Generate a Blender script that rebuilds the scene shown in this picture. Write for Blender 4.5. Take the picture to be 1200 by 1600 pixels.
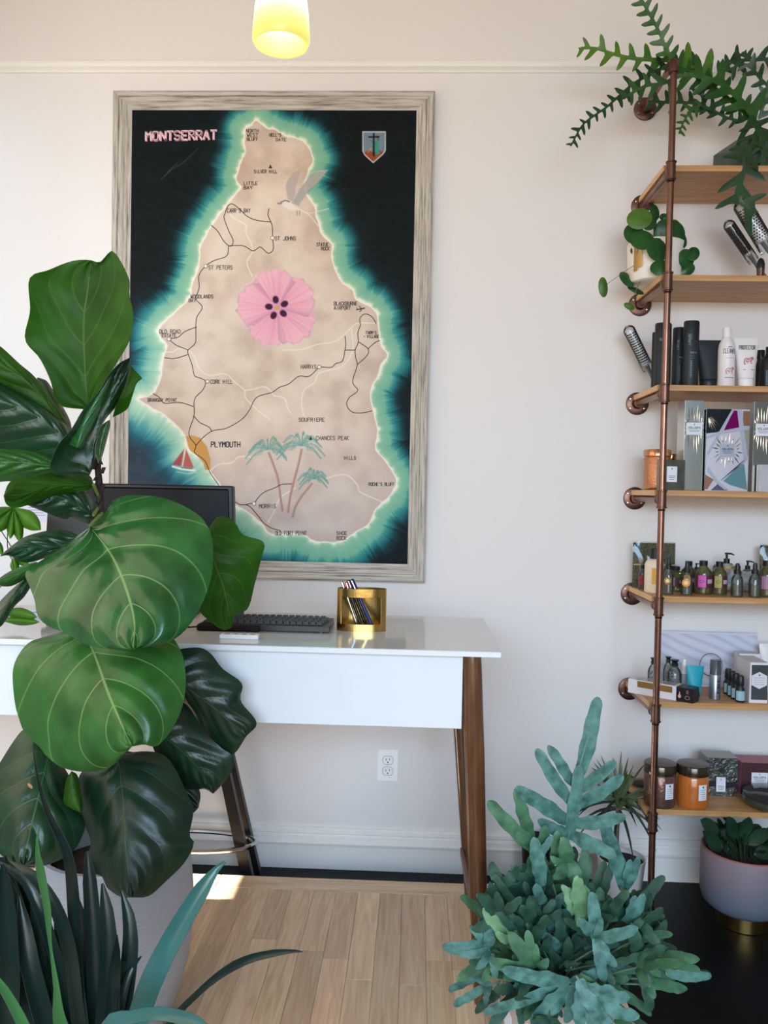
import bpy, bmesh, math, random
import numpy as np
from mathutils import Vector, Matrix
random.seed(7)
PI = math.pi
for o in list(bpy.data.objects): bpy.data.objects.remove(o)
scene = bpy.context.scene
C = scene.collection

# ------------------------------------------------------------------ camera
CAM = Vector((0.0, -2.95, 1.363))
FPX = 1294.0
YAW, PITCH, ROLL = math.radians(2.211), math.radians(1.480), math.radians(1.112)
fw = Vector((-math.sin(YAW)*math.cos(PITCH), math.cos(YAW)*math.cos(PITCH), -math.sin(PITCH)))
r0 = Vector((math.cos(YAW), math.sin(YAW), 0)); u0 = r0.cross(fw)
rt = r0*math.cos(ROLL) + u0*math.sin(ROLL)
up = -r0*math.sin(ROLL) + u0*math.cos(ROLL)
cam = bpy.data.cameras.new('camera')
cam.sensor_fit = 'VERTICAL'; cam.sensor_height = 32.0; cam.lens = 32.0*FPX/1600.0
cam.clip_start = 0.05
cam_ob = bpy.data.objects.new('camera', cam); C.objects.link(cam_ob)
cam_ob.matrix_world = Matrix(((rt.x, up.x, -fw.x, CAM.x), (rt.y, up.y, -fw.y, CAM.y), (rt.z, up.z, -fw.z, CAM.z), (0, 0, 0, 1)))
scene.camera = cam_ob

# ------------------------------------------------------------------ light and exposure
scene.view_settings.view_transform = 'Standard'
scene.view_settings.look = 'None'
scene.view_settings.gamma = 1.0
scene.view_settings.use_curve_mapping = False
scene.view_settings.exposure = -0.17
world = bpy.data.worlds.new('daylight'); scene.world = world
world.use_nodes = True
world.node_tree.nodes['Background'].inputs[0].default_value = (0.75, 0.86, 1.0, 1)
world.node_tree.nodes['Background'].inputs[1].default_value = 0.35

def area(name, loc, target, sx, sy, power, col):
    l = bpy.data.lights.new(name, 'AREA'); l.shape = 'RECTANGLE'; l.size = sx; l.size_y = sy
    l.energy = power; l.color = col
    o = bpy.data.objects.new(name, l); C.objects.link(o); o.location = loc
    o.rotation_euler = (Vector(target) - Vector(loc)).to_track_quat('-Z', 'Y').to_euler()
    return o
# daylight entering through the left side window and the shop front behind the camera
area('side_window_daylight', (-1.70, -1.82, 1.95), (0, -1.82, 1.95), 2.4, 1.7, 26, (1.0, 0.84, 0.64))
area('street_bounce', (-.4, -9.0, .6), (-.4, 0, .6), 9.0, 3.2, 540, (1.0, 0.85, 0.67))      # sunlit pavement and house fronts across the street
area('open_sky', (-.4, -9.0, 3.5), (-.4, 0, 3.5), 9.0, 2.6, 1600, (0.50, 0.73, 1.0))          # blue sky above them
sun = bpy.data.lights.new('sun', 'SUN'); sun.energy = 45.0; sun.angle = math.radians(0.6); sun.color = (1, .95, .86)
sun_ob = bpy.data.objects.new('sun', sun); C.objects.link(sun_ob); sun_ob.location = (-6, -.5, 4)
sun_ob.rotation_euler = Vector((math.cos(math.radians(26)), 0.03, -math.sin(math.radians(26)))).to_track_quat('-Z', 'Y').to_euler()

# ------------------------------------------------------------------ helpers
def P(px, py, y):
    """world point on the vertical plane at depth y seen at photo pixel px, py"""
    d = rt*((px-600)/FPX) + up*((800-py)/FPX) + fw
    return CAM + d*((y-CAM.y)/d.y)
def PZ(px, py, z):
    d = rt*((px-600)/FPX) + up*((800-py)/FPX) + fw
    return CAM + d*((z-CAM.z)/d.z)
def PD(px, py, dist): return P(px, py, CAM.y+dist)
def PX(p):
    v = Vector(p)-CAM; w = v.dot(fw)
    return 600+FPX*v.dot(rt)/w, 800-FPX*v.dot(up)/w
def lin(c):
    return tuple(((v/255)/12.92 if v/255 <= .04045 else ((v/255+.055)/1.055)**2.4) for v in c)

MATS = {}
def M(name, col=(200, 200, 200), rough=.5, metal=0., spec=.5, noise=None, bump=None, trans=0., translucent=0., emit=None,
      coat=0., ior=1.45, alpha=1., col2=None, stretch=None, sheen=0.):
    """procedural principled material; noise=(scale, amount) tints towards col2, bump=(scale, strength)"""
    if name in MATS: return MATS[name]
    m = bpy.data.materials.new(name); m.use_nodes = True
    nt = m.node_tree; N = nt.nodes; L = nt.links
    b = N['Principled BSDF']; out = N['Material Output']
    c = lin(col)
    b.inputs['Base Color'].default_value = (*c, 1)
    b.inputs['Roughness'].default_value = rough; b.inputs['Metallic'].default_value = metal
    b.inputs['Specular IOR Level'].default_value = spec; b.inputs['IOR'].default_value = ior
    b.inputs['Transmission Weight'].default_value = trans; b.inputs['Coat Weight'].default_value = coat
    b.inputs['Alpha'].default_value = alpha
    tc = None
    def coords():
        t = N.new('ShaderNodeTexCoord'); mp = N.new('ShaderNodeMapping')
        L.new(t.outputs['Object'], mp.inputs[0])
        if stretch: mp.inputs['Scale'].default_value = stretch
        return mp.outputs[0]
    if noise:
        tc = coords(); n = N.new('ShaderNodeTexNoise'); n.inputs['Scale'].default_value = noise[0]; n.inputs['Detail'].default_value = 5
        L.new(tc, n.inputs['Vector'])
        mr = N.new('ShaderNodeMapRange'); mr.inputs[1].default_value = .3; mr.inputs[2].default_value = .7
        mr.inputs[3].default_value = 0; mr.inputs[4].default_value = noise[1]
        L.new(n.outputs[0], mr.inputs[0])
        mx = N.new('ShaderNodeMix'); mx.data_type = 'RGBA'
        mx.inputs[6].default_value = (*c, 1)
        mx.inputs[7].default_value = (*(lin(col2) if col2 else tuple(v*.5 for v in c)), 1)
        L.new(mr.outputs[0], mx.inputs[0]); L.new(mx.outputs[2], b.inputs['Base Color'])
    if bump:
        tc = tc or coords(); n2 = N.new('ShaderNodeTexNoise'); n2.inputs['Scale'].default_value = bump[0]; n2.inputs['Detail'].default_value = 4
        L.new(tc, n2.inputs['Vector'])
        bp = N.new('ShaderNodeBump'); bp.inputs['Strength'].default_value = bump[1]; bp.inputs['Distance'].default_value = .004
        L.new(n2.outputs[0], bp.inputs['Height']); L.new(bp.outputs[0], b.inputs['Normal'])
    if emit:
        b.inputs['Emission Color'].default_value = (*lin(emit[0]), 1); b.inputs['Emission Strength'].default_value = emit[1]
    if translucent:
        t = N.new('ShaderNodeBsdfTranslucent'); ms = N.new('ShaderNodeMixShader'); ms.inputs[0].default_value = translucent
        if noise: L.new(mx.outputs[2], t.inputs[0])
        else: t.inputs[0].default_value = (*c, 1)
        L.new(b.outputs[0], ms.inputs[1]); L.new(t.outputs[0], ms.inputs[2]); L.new(ms.outputs[0], out.inputs[0])
    MATS[name] = m
    return m

def clear(name, tint=(240, 245, 245), amount=.75, rough=.05):
    """thin clear plastic or glass: tinted see-through with a gloss; amount is how see-through it is"""
    if name in MATS: return MATS[name]
    m = bpy.data.materials.new(name); m.use_nodes = True
    N = m.node_tree.nodes; L = m.node_tree.links; out = N['Material Output']; N.remove(N['Principled BSDF'])
    g = N.new('ShaderNodeBsdfGlossy'); g.inputs['Roughness'].default_value = rough; g.inputs[0].default_value = (1, 1, 1, 1)
    t = N.new('ShaderNodeBsdfTransparent'); t.inputs[0].default_value = (*lin(tint), 1)
    df = N.new('ShaderNodeBsdfDiffuse'); df.inputs[0].default_value = (*lin(tint), 1)
    a = N.new('ShaderNodeMixShader'); a.inputs[0].default_value = (1-amount)*.55
    L.new(t.outputs[0], a.inputs[1]); L.new(df.outputs[0], a.inputs[2])
    fr = N.new('ShaderNodeFresnel'); fr.inputs[0].default_value = 1.45
    ms = N.new('ShaderNodeMixShader'); L.new(fr.outputs[0], ms.inputs[0])
    L.new(a.outputs[0], ms.inputs[1]); L.new(g.outputs[0], ms.inputs[2]); L.new(ms.outputs[0], out.inputs[0])
    MATS[name] = m
    return m

class MB:
    """collects shapes of one part and links them as one mesh object"""
    def __init__(s): s.v = []; s.f = []; s.uv = None; s.mi = []
    def add(s, vs, fs, mi=0):
        k = len(s.v); s.v += [tuple(v) for v in vs]
        s.f += [tuple(i+k for i in f) for f in fs]; s.mi += [mi]*len(fs); return s
    def box(s, lo, hi, bev=0., mi=0):
        x0, y0, z0 = lo; x1, y1, z1 = hi
        if bev <= 0:
            vs = [(x, y, z) for z in (z0, z1) for (x, y) in ((x0, y0), (x1, y0), (x1, y1), (x0, y1))]
            return s.add(vs, [(3, 2, 1, 0), (4, 5, 6, 7), (0, 1, 5, 4), (1, 2, 6, 5), (2, 3, 7, 6), (3, 0, 4, 7)], mi)
        b = bev; vs = []
        for (z, i) in ((z0, b), (z0+b, 0), (z1-b, 0), (z1, b)):
            xa, xb, ya, yb = x0+i, x1-i, y0+i, y1-i; c = b*.6 if i == 0 else b*.4
            vs += [(xa+c, ya, z), (xb-c, ya, z), (xb, ya+c, z), (xb, yb-c, z), (xb-c, yb, z), (xa+c, yb, z), (xa, yb-c, z), (xa, ya+c, z)]
        fs = [tuple(range(7, -1, -1)), tuple(range(24, 32))]
        for r in range(3):
            for i in range(8): j = (i+1) % 8; fs.append((r*8+i, r*8+j, r*8+8+j, r*8+8+i))
        return s.add(vs, fs, mi)
    def obox(s, c, ax, ay, az, mi=0):
        """box from centre and three half axis vectors"""
        c, ax, ay, az = Vector(c), Vector(ax), Vector(ay), Vector(az)
        vs = [c+ax*i+ay*j+az*k for k in (-1, 1) for (i, j) in ((-1, -1), (1, -1), (1, 1), (-1, 1))]
        return s.add(vs, [(3, 2, 1, 0), (4, 5, 6, 7), (0, 1, 5, 4), (1, 2, 6, 5), (2, 3, 7, 6), (3, 0, 4, 7)], mi)
    def lathe(s, prof, c=(0, 0, 0), n=24, axis=None, mi=0, sx=1., sy=1., cap=True):
        """profile of (radius, height) turned about an axis through c"""
        c = Vector(c)
        if axis is None: A, B, D = Vector((1, 0, 0)), Vector((0, 1, 0)), Vector((0, 0, 1))
        else:
            D = Vector(axis).normalized(); A = D.orthogonal().normalized(); B = D.cross(A)
        vs = []; fs = []
        for r, h in prof:
            for i in range(n):
                a = 2*PI*i/n; vs.append(c+A*(r*sx*math.cos(a))+B*(r*sy*math.sin(a))+D*h)
        for k in range(len(prof)-1):
            for i in range(n): j = (i+1) % n; fs.append((k*n+i, k*n+j, k*n+n+j, k*n+n+i))
        if cap:
            if prof[0][0] > 1e-5: fs.append(tuple(range(n-1, -1, -1)))
            if prof[-1][0] > 1e-5: fs.append(tuple((len(prof)-1)*n+i for i in range(n)))
        return s.add(vs, fs, mi)
    def cyl(s, a, b, r, r2=None, n=16, mi=0):
        a, b = Vector(a), Vector(b); h = (b-a).length
        return s.lathe([(r, 0), (r if r2 is None else r2, h)], a, n, b-a, mi)
    def tube(s, pts, r, n=8, mi=0, closed=False):
        pts = [Vector(p) for p in pts]; m = len(pts); vs = []; fs = []
        rr = r if isinstance(r, (list, tuple)) else [r]*m
        prev = None
        for i, p in enumerate(pts):
            if closed: t = pts[(i+1) % m]-pts[i-1]
            else: t = pts[min(i+1, m-1)]-pts[max(i-1, 0)]
            t = t.normalized() if t.length else Vector((0, 0, 1))
            if prev is None: a = t.orthogonal().normalized()
            else:
                a = prev-t*prev.dot(t); a = a.normalized() if a.length > 1e-6 else t.orthogonal().normalized()
            prev = a; b = t.cross(a)
            for k in range(n):
                q = 2*PI*k/n; vs.append(p+a*(rr[i]*math.cos(q))+b*(rr[i]*math.sin(q)))
        for i in range(m if closed else m-1):
            j = (i+1) % m
            for k in range(n): l = (k+1) % n; fs.append((i*n+k, i*n+l, j*n+l, j*n+k))
        if not closed: fs += [tuple(range(n-1, -1, -1)), tuple((m-1)*n+k for k in range(n))]
        return s.add(vs, fs, mi)
    def prism(s, poly, ext, mi=0):
        """planar polygon (3D points) extruded by vector ext"""
        e = Vector(ext); n = len(poly); vs = [Vector(p) for p in poly]; vs += [v+e for v in vs]
        fs = [tuple(range(n-1, -1, -1)), tuple(range(n, 2*n))]
        fs += [(i, (i+1) % n, n+(i+1) % n, n+i) for i in range(n)]
        return s.add(vs, fs, mi)
    def grid(s, rows, mi=0, close=False):
        n = len(rows[0]); vs = [p for r in rows for p in r]; fs = []
        for i in range(len(rows)-1):
            for j in range(n-1+(1 if close else 0)):
                k = (j+1) % n; fs.append((i*n+j, i*n+k, i*n+n+k, i*n+n+j))
        return s.add(vs, fs, mi)
    def build(s, name, mat, parent=None, world=True, smooth=False, origin=None, angle=None):
        me = bpy.data.meshes.new(name)
        off = Vector(origin) if origin is not None else Vector((0, 0, 0))
        me.from_pydata([tuple(Vector(v)-off) for v in s.v], [], s.f)
        if s.uv:
            lay = me.uv_layers.new(name='UVMap'); vi = np.empty(len(me.loops), np.int32); me.loops.foreach_get('vertex_index', vi)
            lay.data.foreach_set('uv', np.array(s.uv, np.float32)[vi].ravel())
        bm = bmesh.new(); bm.from_mesh(me); bmesh.ops.recalc_face_normals(bm, faces=bm.faces); bm.to_mesh(me); bm.free()
        mats = mat if isinstance(mat, (list, tuple)) else [mat]
        for m in mats: me.materials.append(MATS[m] if isinstance(m, str) else m)
        if len(mats) > 1: me.polygons.foreach_set('material_index', s.mi)
        if smooth:
            me.polygons.foreach_set('use_smooth', [True]*len(me.polygons))
            me.set_sharp_from_angle(angle=math.radians(smooth if smooth is not True else 40))
        o = bpy.data.objects.new(name, me); C.objects.link(o)
        if origin is not None: o.location = off
        if parent is not None:
            o.parent = parent
            if world: o.matrix_parent_inverse = Matrix.Translation(-WL(parent))
        return o
def WL(o):
    """world position of an unrotated chain of parents"""
    if o.parent is None: return Vector(o.location)
    return Vector(o.location) + (WL(o.parent) + o.matrix_parent_inverse.translation)

def tag(o, label=None, cat=None, group=None, kind=None):
    if label: o['label'] = label
    if cat: o['category'] = cat
    if group: o['group'] = group
    if kind: o['kind'] = kind
    return o
def thing(name, label, cat, loc=(0, 0, 0), group=None, rotz=0.):
    o = bpy.data.objects.new(name, None); o.empty_display_size = .05; C.objects.link(o); o.location = loc; o.rotation_euler = (0, 0, rotz)
    return tag(o, label, cat, group)
def dup(root, loc, label, rotz=None, group=None):
    r = root.copy(); C.objects.link(r); r.location = loc; r['label'] = label
    if rotz is not None: r.rotation_euler = (0, 0, rotz)
    if group: r['group'] = group
    for ch in [c for c in bpy.data.objects if c.parent == root]:
        c = ch.copy(); C.objects.link(c); c.parent = r
        for g in [q for q in bpy.data.objects if q.parent == ch]:
            d = g.copy(); C.objects.link(d); d.parent = c
    return r

# hand-lettering: capitals as pen strokes on a 4 x 6 grid
GLYPH = {k: [[(int(q[0]), int(q[1])) for q in st.split()] for st in v.split(',')] for k, v in {
    'A': '00 26 40,12 32', 'B': '00 06 36 45 44 33 03,33 42 41 30 00', 'C': '45 36 16 05 01 10 30 41', 'D': '00 06 26 44 42 20 00',
    'E': '46 06 00 40,03 33', 'F': '46 06 00,03 33', 'G': '45 36 16 05 01 10 30 41 43 23', 'H': '00 06,40 46,03 43',
    'I': '20 26', 'J': '46 41 30 10 01', 'K': '00 06,46 03 40', 'L': '06 00 40', 'M': '00 06 23 46 40', 'N': '00 06 40 46',
    'O': '16 05 01 10 30 41 45 36 16', 'P': '00 06 36 45 44 33 03', 'Q': '16 05 01 10 30 41 45 36 16,22 40', 'R': '00 06 36 45 44 33 03,23 40',
    'S': '45 36 16 05 04 13 33 42 41 30 10 01', 'T': '06 46,26 20', 'U': '06 01 10 30 41 46', 'V': '06 20 46', 'W': '06 10 23 30 46',
    'X': '00 46,06 40', 'Y': '06 23 46,23 20', 'Z': '06 46 00 40', "'": '26 24', '+': '13 33,22 24', '4': '30 36 02 42', '.': '20 21', '-': '13 33'}.items()}
def strokes(text, w_total):
    n = len(text); adv = 5.6; tot = max(adv*n-1.6, 1); out = []
    for i, ch in enumerate(text):
        for st in GLYPH.get(ch, []):
            out.append([((x+adv*i)/tot*w_total, y/6) for x, y in st])
    return out
def strip(mb, pts, w, nrm, mi=0):
    """flat painted line: polyline of 3D points, width w, on a surface with normal nrm"""
    nrm = Vector(nrm)
    for a, b in zip(pts[:-1], pts[1:]):
        a, b = Vector(a), Vector(b); t = b-a
        if t.length < 1e-7: continue
        t.normalize(); q = t.cross(nrm)*(w/2); e = t*(w*.3)
        mb.add([a-e-q, b+e-q, b+e+q, a-e+q], [(0, 1, 2, 3)], mi)
def letters(mb, text, origin, ux, uz, width, height, w, mi=0):
    origin, ux, uz = Vector(origin), Vector(ux), Vector(uz); n = ux.cross(uz)
    for st in strokes(text, width):
        strip(mb, [origin+ux*x+uz*(y*height) for x, y in st], w, n, mi)
def resample(pts, n):
    pts = [Vector(p) for p in pts]; L = [0]
    for a, b in zip(pts[:-1], pts[1:]): L.append(L[-1]+(b-a).length)
    out = []; k = 0
    for i in range(n):
        s = L[-1]*i/(n-1)
        while k < len(L)-2 and L[k+1] < s: k += 1
        seg = L[k+1]-L[k]; out.append(pts[k].lerp(pts[k+1], (s-L[k])/seg if seg else 0))
    return out
def smoothpath(pts, n):
    """Catmull-Rom through points, n samples"""
    pts = [Vector(p) for p in pts]
    if len(pts) < 3: return resample(pts, n)
    q = [pts[0]*2-pts[1]]+pts+[pts[-1]*2-pts[-2]]; out = []
    for i in range(1, len(q)-2):
        for k in range(8):
            t = k/8; p0, p1, p2, p3 = q[i-1], q[i], q[i+1], q[i+2]
            out.append((p1*2+(p2-p0)*t+(p0*2-p1*5+p2*4-p3)*t*t+(p1*3-p0-p2*3+p3)*t**3)*.5)
    out.append(pts[-1])
    return resample(out, n)
# ------------------------------------------------------------------ the room
M('wall_paint', (234, 229, 225), .75, bump=(60, .06), noise=(1.5, .06), col2=(222, 216, 212))
M('trim_paint', (240, 236, 230), .45, bump=(30, .05))
M('ceiling_paint', (214, 205, 194), .8)
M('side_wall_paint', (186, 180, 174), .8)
M('black_floor', (7, 8, 10), .42, spec=.18, noise=(6, .5), col2=(14, 16, 19), bump=(25, .05))
M('window_paint', (235, 235, 232), .4)
XL, XR, YR, ZC = -1.75, 3.2, -5.6, 3.45
def struct(mb, name, mat, parent=None, smooth=False):
    o = mb.build(name, mat, parent, smooth=smooth)
    if parent is None: tag(o, kind='structure')
    return o
struct(MB().box((XL-.12, YR-.12, -.1), (XR+.12, .12, 0)), 'floor', 'black_floor')
struct(MB().box((XL-.12, 0, 0), (XR+.12, .12, ZC)), 'wall_back', 'wall_paint')
struct(MB().box((XR, YR, 0), (XR+.12, 0, ZC)), 'wall_right', 'side_wall_paint')
struct(MB().box((XL-.12, YR-.12, ZC), (XR+.12, .12, ZC+.1)), 'ceiling', 'ceiling_paint')
# left wall: a tall window and a low sidelight beside the desk
wl = MB()
W1 = (-3.05, -.58, 1.05, 2.85)      # y0 y1 z0 z1 of the window
W2 = (-.46, -.29, .12, .72)          # low pane
wl.box((XL-.12, YR, 0), (XL, W1[0], ZC)).box((XL-.12, W1[0], 0), (XL, W1[1], W1[2])).box((XL-.12, W1[0], W1[3]), (XL, W1[1], ZC))
wl.box((XL-.12, W1[1], 0), (XL, W2[0], ZC)).box((XL-.12, W2[1], 0), (XL, 0, ZC))
wl.box((XL-.12, W2[0], 0), (XL, W2[1], W2[2])).box((XL-.12, W2[0], W2[3]), (XL, W2[1], ZC))
struct(wl, 'wall_left', 'wall_paint')

def window(name, axis, at_, a0, a1, z0, z1, cols, rows):
    f = MB(); t = .045
    def bx(u0, u1, w0, w1, th=.06):
        f.box((at_-th, u0, w0), (at_, u1, w1)) if axis == 'x' else f.box((u0, at_-th, w0), (u1, at_, w1))
    bx(a0, a1, z0, z0+t); bx(a0, a1, z1-t, z1); bx(a0, a0+t, z0+t, z1-t); bx(a1-t, a1, z0+t, z1-t)
    for k in range(1, cols): c = a0+(a1-a0)*k/cols; bx(c-.015, c+.015, z0+t, z1-t, .05)
    for k in range(1, rows): c = z0+(z1-z0)*k/rows; bx(a0+t, a1-t, c-.015, c+.015, .045)
    return struct(f, name, 'window_paint')
window('window_1', 'x', XL-.03, W1[0], W1[1], W1[2], W1[3], 3, 1)
wf = MB()
F1 = (-1.6, 1.9, .55, 2.8)
wf.box((XL, YR-.12, 0), (F1[0], YR, ZC)).box((F1[1], YR-.12, 0), (XR, YR, ZC)).box((F1[0], YR-.12, 0), (F1[1], YR, F1[2])).box((F1[0], YR-.12, F1[3]), (F1[1], YR, ZC))
struct(wf, 'wall_front', 'side_wall_paint')
window('window_2', 'y', YR-.03, F1[0], F1[1], F1[2], F1[3], 3, 2)
# unseen block added outside to keep the direct sun off the tall side window
M('sun_blocker_brown', (150, 110, 95), .9, noise=(8, .4))
tag(MB().box((-4.6, -7.5, .78), (-4.2, -.56, 5.5)).build('sun_blocker_wall', 'sun_blocker_brown'), kind='structure')

# picture rail along the back wall
def moulding(name, prof, x0, x1, mat):
    mb = MB(); mb.prism([(x0, -y, z) for y, z in prof], (x1-x0, 0, 0))
    return struct(mb, name, mat)
zr = P(600, 98, 0).z
moulding('trim_1', [(0, zr-.037), (.006, zr-.037), (.010, zr-.030), (.020, zr-.022), (.024, zr-.012), (.024, zr-.004), (.018, zr), (0, zr)], XL, XR, 'trim_paint')
# baseboard with its moulded cap
zb = P(553, 1293.5, 0).z
moulding('baseboard_back', [(0, 0), (.019, 0), (.019, zb-.062), (.026, zb-.058), (.028, zb-.050), (.021, zb-.044), (.019, zb-.030), (.014, zb-.026), (.012, zb-.022), (.016, zb-.018), (.014, zb-.006), (.008, zb), (0, zb)], XL, XR, 'trim_paint')

# raised oak floor: border boards and planks, each a board of its own
ZW = .08
def oak(name, base, dark):
    m = bpy.data.materials.new(name); m.use_nodes = True; N = m.node_tree.nodes; L = m.node_tree.links; b = N['Principled BSDF']
    tc = N.new('ShaderNodeTexCoord'); mp = N.new('ShaderNodeMapping'); mp.inputs['Scale'].default_value = (1, .07, 1)
    oi = N.new('ShaderNodeObjectInfo'); cmb = N.new('ShaderNodeVectorMath'); cmb.operation = 'SCALE'
    ad = N.new('ShaderNodeVectorMath'); ad.operation = 'ADD'
    L.new(oi.outputs['Location'], cmb.inputs[0]); cmb.inputs['Scale'].default_value = 7.3
    L.new(tc.outputs['Object'], ad.inputs[0]); L.new(cmb.outputs[0], ad.inputs[1]); L.new(ad.outputs[0], mp.inputs[0])
    n = N.new('ShaderNodeTexNoise'); n.inputs['Scale'].default_value = 55; n.inputs['Detail'].default_value = 6; n.inputs['Distortion'].default_value = 1.2
    n3 = N.new('ShaderNodeTexNoise'); n3.inputs['Scale'].default_value = 9; n3.inputs['Detail'].default_value = 3
    L.new(mp.outputs[0], n.inputs['Vector']); L.new(mp.outputs[0], n3.inputs['Vector'])
    r = N.new('ShaderNodeValToRGB'); r.color_ramp.elements[0].position = .30; r.color_ramp.elements[1].position = .66
    r.color_ramp.elements[0].color = (*lin(dark), 1); r.color_ramp.elements[1].color = (*lin(base), 1)
    L.new(n.outputs[0], r.inputs[0])
    hs = N.new('ShaderNodeHueSaturation'); mr = N.new('ShaderNodeMapRange'); mr.inputs[3].default_value = .84; mr.inputs[4].default_value = 1.12
    L.new(oi.outputs['Random'], mr.inputs[0]); L.new(mr.outputs[0], hs.inputs['Value']); L.new(r.outputs[0], hs.inputs['Color'])
    mx = N.new('ShaderNodeMix'); mx.data_type = 'RGBA'; mx.blend_type = 'MULTIPLY'; mx.inputs[0].default_value = .35
    L.new(hs.outputs[0], mx.inputs[6]); L.new(n3.outputs[1], mx.inputs[7]); mx.inputs[0].default_value = .18
    L.new(mx.outputs[2], b.inputs['Base Color']); b.inputs['Roughness'].default_value = .42
    bp = N.new('ShaderNodeBump'); bp.inputs['Strength'].default_value = .08; bp.inputs['Distance'].default_value = .002
    L.new(n.outputs[0], bp.inputs['Height']); L.new(bp.outputs[0], b.inputs['Normal'])
    MATS[name] = m; return m
oak('oak', (238, 207, 172), (208, 172, 136))
M('platform_core', (40, 30, 24), .8)
XE = PZ(990, 1590, ZW).x; YE = PZ(500, 1372, ZW).y
fl = struct(MB().box((XL, -4.6, 0), (XE-.002, YE-.002, ZW-.016)), 'floor_wood', 'platform_core')
plank_me = {}
def board(x0, x1, y0, y1):
    mb = MB(); g = .0003; c = Vector(((x0+x1)/2, (y0+y1)/2, ZW-.016))
    mb.box((x0+g, y0+g, ZW-.018), (x1-g, y1-g, ZW-.0005+random.uniform(-.0004, .0004)), .0006)
    o = mb.build('plank', 'oak', fl, origin=c)
    return o
BW = .085
# the back border runs across: turn its grain by building it along y and rotating
def cross_board(x0, x1, y0, y1):
    w, l = (y1-y0)/2, (x1-x0)/2
    m2 = MB(); m2.box((-w+.0008, -l+.0008, -.002), (w-.0008, l-.0008, .016), .0012)
    o = m2.build('plank', 'oak', fl, world=False); o.matrix_parent_inverse = Matrix.Identity(4)
    o.location = ((x0+x1)/2, (y0+y1)/2, ZW-.016); o.rotation_euler = (0, 0, PI/2)
cross_board(XL+.1, -.62, YE-BW, YE); cross_board(-.62, XE, YE-BW, YE)
pw = .0705; xs = XE-BW
board(xs, XE, YE-BW-1.1, YE-BW); board(xs, XE, YE-BW-2.2, YE-BW-1.1)
k = 0
x = xs
while x > -1.5:
    y = YE-BW - (0 if k % 3 else 0); first = True
    while y > -2.35:
        l = random.uniform(.18, .6) if first else random.uniform(.45, 1.1); first = False
        y2 = max(y-l, -2.5); board(x-pw, x, y2, y); y = y2
    x -= pw; k += 1
# ------------------------------------------------------------------ framed painted island map
YF = -.036                                  # front of the frame
YCV = -.022                                 # painted face of the canvas
tl, tr, bl, br = P(177, 140, YF), P(680.5, 141, YF), P(166.5, 901, YF), P(662.8, 909.5, YF)
fx0, fx1 = (tl.x+bl.x)/2, (tr.x+br.x)/2; fz1, fz0 = (tl.z+tr.z)/2, (bl.z+br.z)/2
itl, itr, ibr = P(206.7, 172, YCV), P(651.7, 173, YCV), P(636, 881.5, YCV)
ix0, ix1 = itl.x, (itr.x+ibr.x)/2; iz1, iz0 = (itl.z+itr.z)/2, ibr.z

def whitewash(name):
    m = bpy.data.materials.new(name); m.use_nodes = True; N = m.node_tree.nodes; L = m.node_tree.links; b = N['Principled BSDF']
    uv = N.new('ShaderNodeUVMap'); mp = N.new('ShaderNodeMapping'); mp.inputs['Scale'].default_value = (6, 110, 1)
    L.new(uv.outputs[0], mp.inputs[0])
    n = N.new('ShaderNodeTexNoise'); n.inputs['Scale'].default_value = 1; n.inputs['Detail'].default_value = 7; n.inputs['Roughness'].default_value = .65
    L.new(mp.outputs[0], n.inputs['Vector'])
    r = N.new('ShaderNodeValToRGB'); e = r.color_ramp.elements
    e[0].position = .33; e[0].color = (*lin((112, 106, 98)), 1); e[1].position = .60; e[1].color = (*lin((204, 196, 184)), 1)
    q = r.color_ramp.elements.new(.46); q.color = (*lin((176, 168, 156)), 1)
    L.new(n.outputs[0], r.inputs[0]); L.new(r.outputs[0], b.inputs['Base Color']); b.inputs['Roughness'].default_value = .7
    bp = N.new('ShaderNodeBump'); bp.inputs['Strength'].default_value = .25; bp.inputs['Distance'].default_value = .002
    L.new(n.outputs[0], bp.inputs['Height']); L.new(bp.outputs[0], b.inputs['Normal'])
    MATS[name] = m; return m
whitewash('whitewashed_wood')
pic = thing('framed_map_painting', 'large painted island map in whitewashed wooden frame hung on the wall', 'painting', ((fx0+fx1)/2, -.02, fz0))
# frame rails: moulded profile (inset fraction, depth) mitred at the corners
prof = [(0, 0), (0, .030), (.10, .036), (.30, .036), (.34, .031), (.42, .031), (.48, .035), (.58, .033), (.66, .028), (.74, .030), (.84, .026), (1, .024), (1, 0)]
oc = [(fx0, fz1), (fx1, fz1), (fx1, fz0), (fx0, fz0)]; ic = [(ix0, iz1), (ix1, iz1), (ix1, iz0), (ix0, iz0)]
for k in range(4):
    a, b = k, (k+1) % 4; mb = MB(); mb.uv = []; rows = []
    off = random.uniform(0, 9)
    ln = math.dist(oc[a], oc[b])
    for f, d in prof:
        pa = (oc[a][0]+(ic[a][0]-oc[a][0])*f, -d, oc[a][1]+(ic[a][1]-oc[a][1])*f)
        pb = (oc[b][0]+(ic[b][0]-oc[b][0])*f, -d, oc[b][1]+(ic[b][1]-oc[b][1])*f)
        rows.append([pa, pb]); mb.uv += [(off, f*.07+k), (off+ln, f*.07+k)]
    mb.grid(rows); mb.build('frame_rail', 'whitewashed_wood', pic)

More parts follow.
